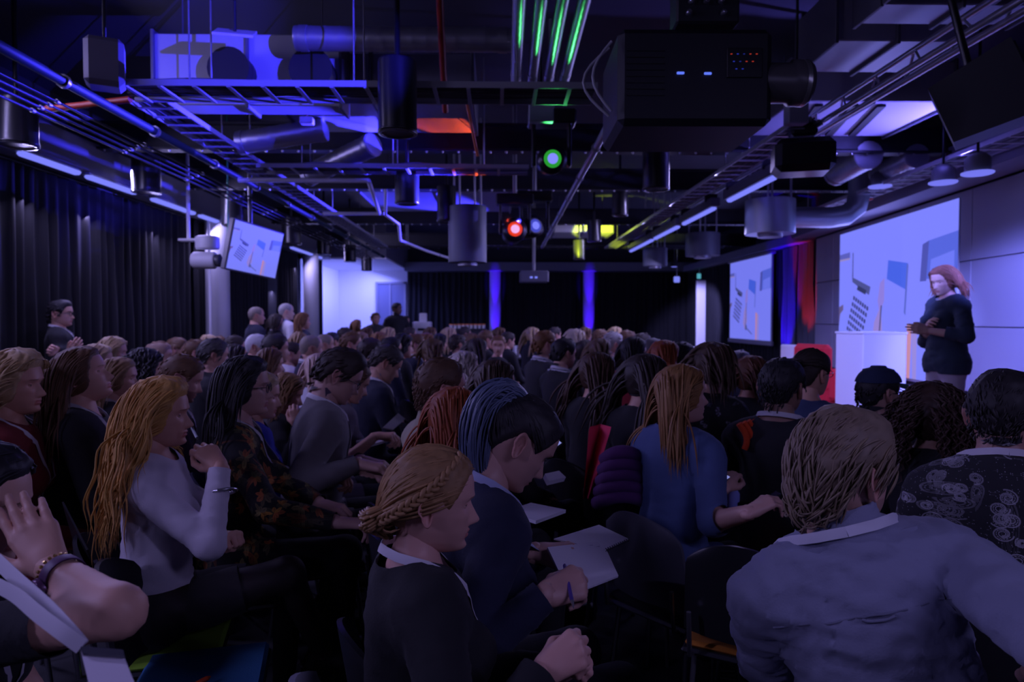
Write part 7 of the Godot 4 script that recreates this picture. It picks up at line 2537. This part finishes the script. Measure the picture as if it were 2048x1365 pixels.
	lap_item("notebook", "notebook on the lap of the woman in the blue dress", "notebook", [at(628, 968, 3.1), at(660, 955, 3.25), at(690, 960, 3.2), at(655, 975, 3.05)], 0.008, mat(0.4, 0.38, 0.34, 0.8))
	pen("orange pencil in the hand of the woman in the blue dress", at(661, 929, 3.12), at(674, 953, 3.06), 0.006, mat(0.85, 0.33, 0.03, 0.4), mat(0.3, 0.2, 0.1, 0.5))
	pen("pale pen held at the mouth by the golden haired woman", at(383, 856, 2.38), at(396, 880, 2.34), 0.005, mat(0.55, 0.6, 0.66, 0.3), mat(0.02, 0.02, 0.02, 0.4))
	var seat_pt := at(372, 1363, 2.10)
	pen("red pen lying on the bright blue seat", Vector3(seat_pt.x, 0.462, seat_pt.z), Vector3(seat_pt.x + 0.055, 0.475, seat_pt.z - 0.05), 0.008, mat(0.75, 0.08, 0.02, 0.35), mat(0.75, 0.08, 0.02, 0.35))
	# mug on the floor
	var mg := thing("mug", "white mug standing on the floor beside a table leg", "mug", Vector3(at(582, 1350, 3.0).x, 0.0, at(582, 1350, 3.0).z))
	part("cup_wall", MB.new().lathe([[0.036, 0.0], [0.04, 0.005], [0.04, 0.095], [0.036, 0.095], [0.035, 0.01]], Transform3D(), 20), mat(0.6, 0.6, 0.62, 0.3), mg)
	part("handle", MB.new().tube([Vector3(0.038, 0.075, 0), Vector3(0.065, 0.07, 0), Vector3(0.068, 0.04, 0), Vector3(0.038, 0.025, 0)], 0.005, 6), mat(0.6, 0.6, 0.62, 0.3), mg)
	# watch, bracelet and ring on the near arm; silver bangle of the golden haired woman
	var wr := at(102, 1136, 1.22)
	var el := at(236, 1224, 1.10)
	var ax := (el - wr).normalized()
	var wt := thing("wristwatch", "purple strapped wristwatch with a pale dial on the bare forearm", "watch", wr.lerp(el, 0.20))
	var ua := ax.cross(Vector3.UP).normalized()
	var ub := ax.cross(ua)
	var strap := []
	var souts := []
	for k in 25:
		var a := TAU * k / 24.0
		strap.push_back((ua * cos(a) + ub * sin(a)) * 0.0335)
		souts.push_back(ua * cos(a) + ub * sin(a))
	part("strap", MB.new().ribbon(strap, souts, 0.022, 0.003), mat(0.09, 0.03, 0.10, 0.5), wt)
	var face_dir := (Vector3(-0.25, -0.35, 0.9) - ax * ax.dot(Vector3(-0.25, -0.35, 0.9))).normalized()
	var fx := Transform3D(Basis(ax, face_dir, ax.cross(face_dir)), face_dir * 0.034)
	part("dial", MB.new().lathe([[0.018, 0.0], [0.018, 0.008], [0.015, 0.010]], fx, 20), mat(0.30, 0.28, 0.36, 0.25), wt)
	part("bezel", MB.new().lathe([[0.020, 0.0], [0.020, 0.007], [0.0175, 0.009]], fx, 20, false), mat(0.12, 0.05, 0.12, 0.3, 0.3), wt)
	var br := thing("bracelet", "thin gold chain bracelet next to the purple watch", "bracelet", wr.lerp(el, 0.10))
	for k in 22:
		var a := TAU * k / 22.0
		var c := (ua * cos(a) + ub * sin(a)) * 0.031
		part("link", MB.new().lathe([[0.002, -0.003], [0.0035, 0.0], [0.002, 0.003]], Transform3D(Basis(ax, (ua * cos(a) + ub * sin(a)), ax.cross(ua * cos(a) + ub * sin(a))), c), 6), mat(0.6, 0.42, 0.15, 0.3, 0.8), br)
	var bg := thing("bangle", "silver bangle on the white sleeve at the raised wrist", "bracelet", at(446, 985, 2.35))
	var ring := []
	var axis2 := (at(452, 1075, 2.30) - at(440, 935, 2.38)).normalized()
	var va := axis2.cross(Vector3.UP if absf(axis2.y) < 0.9 else Vector3.RIGHT).normalized()
	var vb := axis2.cross(va)
	for k in 25:
		ring.push_back((va * cos(TAU * k / 24.0) + vb * sin(TAU * k / 24.0)) * 0.043)
	part("band", MB.new().tube(ring, 0.006, 8, false), mat(0.6, 0.6, 0.62, 0.25, 0.9), bg)
	# coats and scarves on chair backs
	var pk := thing("pink_jacket", "bright pink jacket hanging from a chair back in the dark aisle", "jacket")
	var rows := []
	for i in 8:
		var t := i / 7.0
		var row := PackedVector3Array()
		var half := lerpf(22, 6, t)
		for k in 7:
			var u := k / 6.0 * 2.0 - 1.0
			row.push_back(at(lerpf(1200, 1172, t) + u * half, lerpf(852, 995, t) + absf(u) * 6, 3.05 + 0.06 * cos(u * 3.0 + t) + 0.04 * t))
		rows.push_back(row)
	var back := []
	for row in rows:
		var r2 := PackedVector3Array()
		for p in row:
			r2.push_back(p + Vector3(0.01, 0, -0.05))
		back.push_back(r2)
	var pm := MB.new()
	pm.rings(rows, false, false, true)
	pm.rings(back, false, false)
	part("cloth", pm, cloth(0.75, 0.05, 0.12), pk)
	var pj := thing("purple_jacket", "dark purple quilted jacket bundled over a chair back", "jacket")
	var pb := MB.new()
	for i in 5:
		var row := []
		for k in 9:
			var u := k / 8.0 * 2.0 - 1.0
			row.push_back(at(1246 + u * lerpf(36, 52, i / 4.0), 905 + i * 22 + 14 * u * u, 2.95 - 0.09 * sqrt(maxf(0.0, 1.0 - u * u))))
		pb.tube(row, 0.030, 10)
	part("cloth", pb, cloth(0.06, 0.012, 0.09), pj)
	var os := thing("orange_scarf", "orange red scarf hanging over a chair before the auburn hair", "scarf")
	var ob := MB.new()
	for i in 5:
		var row := []
		for k in 7:
			var t := k / 6.0
			row.push_back(at(1478 + i * 9 + 16 * sin(t * 2.4), 848 + t * 52 - i * 3, 3.0 + 0.02 * i))
		ob.tube(row, 0.014, 7)
	part("cloth", ob, cloth(0.62, 0.06, 0.01), os)
	# clear water bottle, the blue stage light put into its colour
	var wb := thing("water_bottle", "small clear bottle shining blue before the cardigan woman", "bottle", at(1467, 992, 2.9))
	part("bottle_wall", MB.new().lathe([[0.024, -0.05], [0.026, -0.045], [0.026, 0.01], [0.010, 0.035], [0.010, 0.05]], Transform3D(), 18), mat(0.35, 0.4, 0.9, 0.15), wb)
	part("lid", MB.new().lathe([[0.011, 0.05], [0.011, 0.062]], Transform3D(), 12), mat(0.7, 0.7, 0.8, 0.4), wb)
	# name badge of the woman covering her face
	var nbg := lap_item("name_badge", "large white name badge card on the lap of the woman covering her face", "badge", [at(160, 1297, 0.95), at(243, 1303, 0.94), at(272, 1375, 0.90), at(180, 1378, 0.90)], 0.002, mat(0.66, 0.62, 0.72, 0.5))
	part("badge_clip", sheet([at(160, 1293, 0.945) - nbg.position, at(246, 1300, 0.935) - nbg.position, at(249, 1314, 0.925) - nbg.position, at(165, 1308, 0.935) - nbg.position], 0.004), mat(0.05, 0.05, 0.07, 0.25), nbg)
	var ln := thing("lanyard_strap", "broad white lanyard straps leading to the name badge card", "lanyard")
	for q in [[[-10, 1118, 1.12], [40, 1165, 1.06], [95, 1215, 1.00], [138, 1262, 0.96], [164, 1294, 0.95]], [[-20, 1165, 1.06], [30, 1190, 1.02], [75, 1228, 0.98], [120, 1262, 0.95], [164, 1294, 0.945]]]:
		var path := []
		var outs := []
		for p in q:
			path.push_back(at(p[0], p[1], p[2]))
			outs.push_back(Vector3(0.2, 0.4, 1.0))
		part("strap", MB.new().ribbon(smooth_path(path, 4), outs_of(smooth_path(path, 4), outs[0]), 0.02, 0.002), mat(0.62, 0.60, 0.68, 0.6), ln)

func outs_of(p: Array, o: Vector3) -> Array:
	var a := []
	for k in p:
		a.push_back(o)
	return a
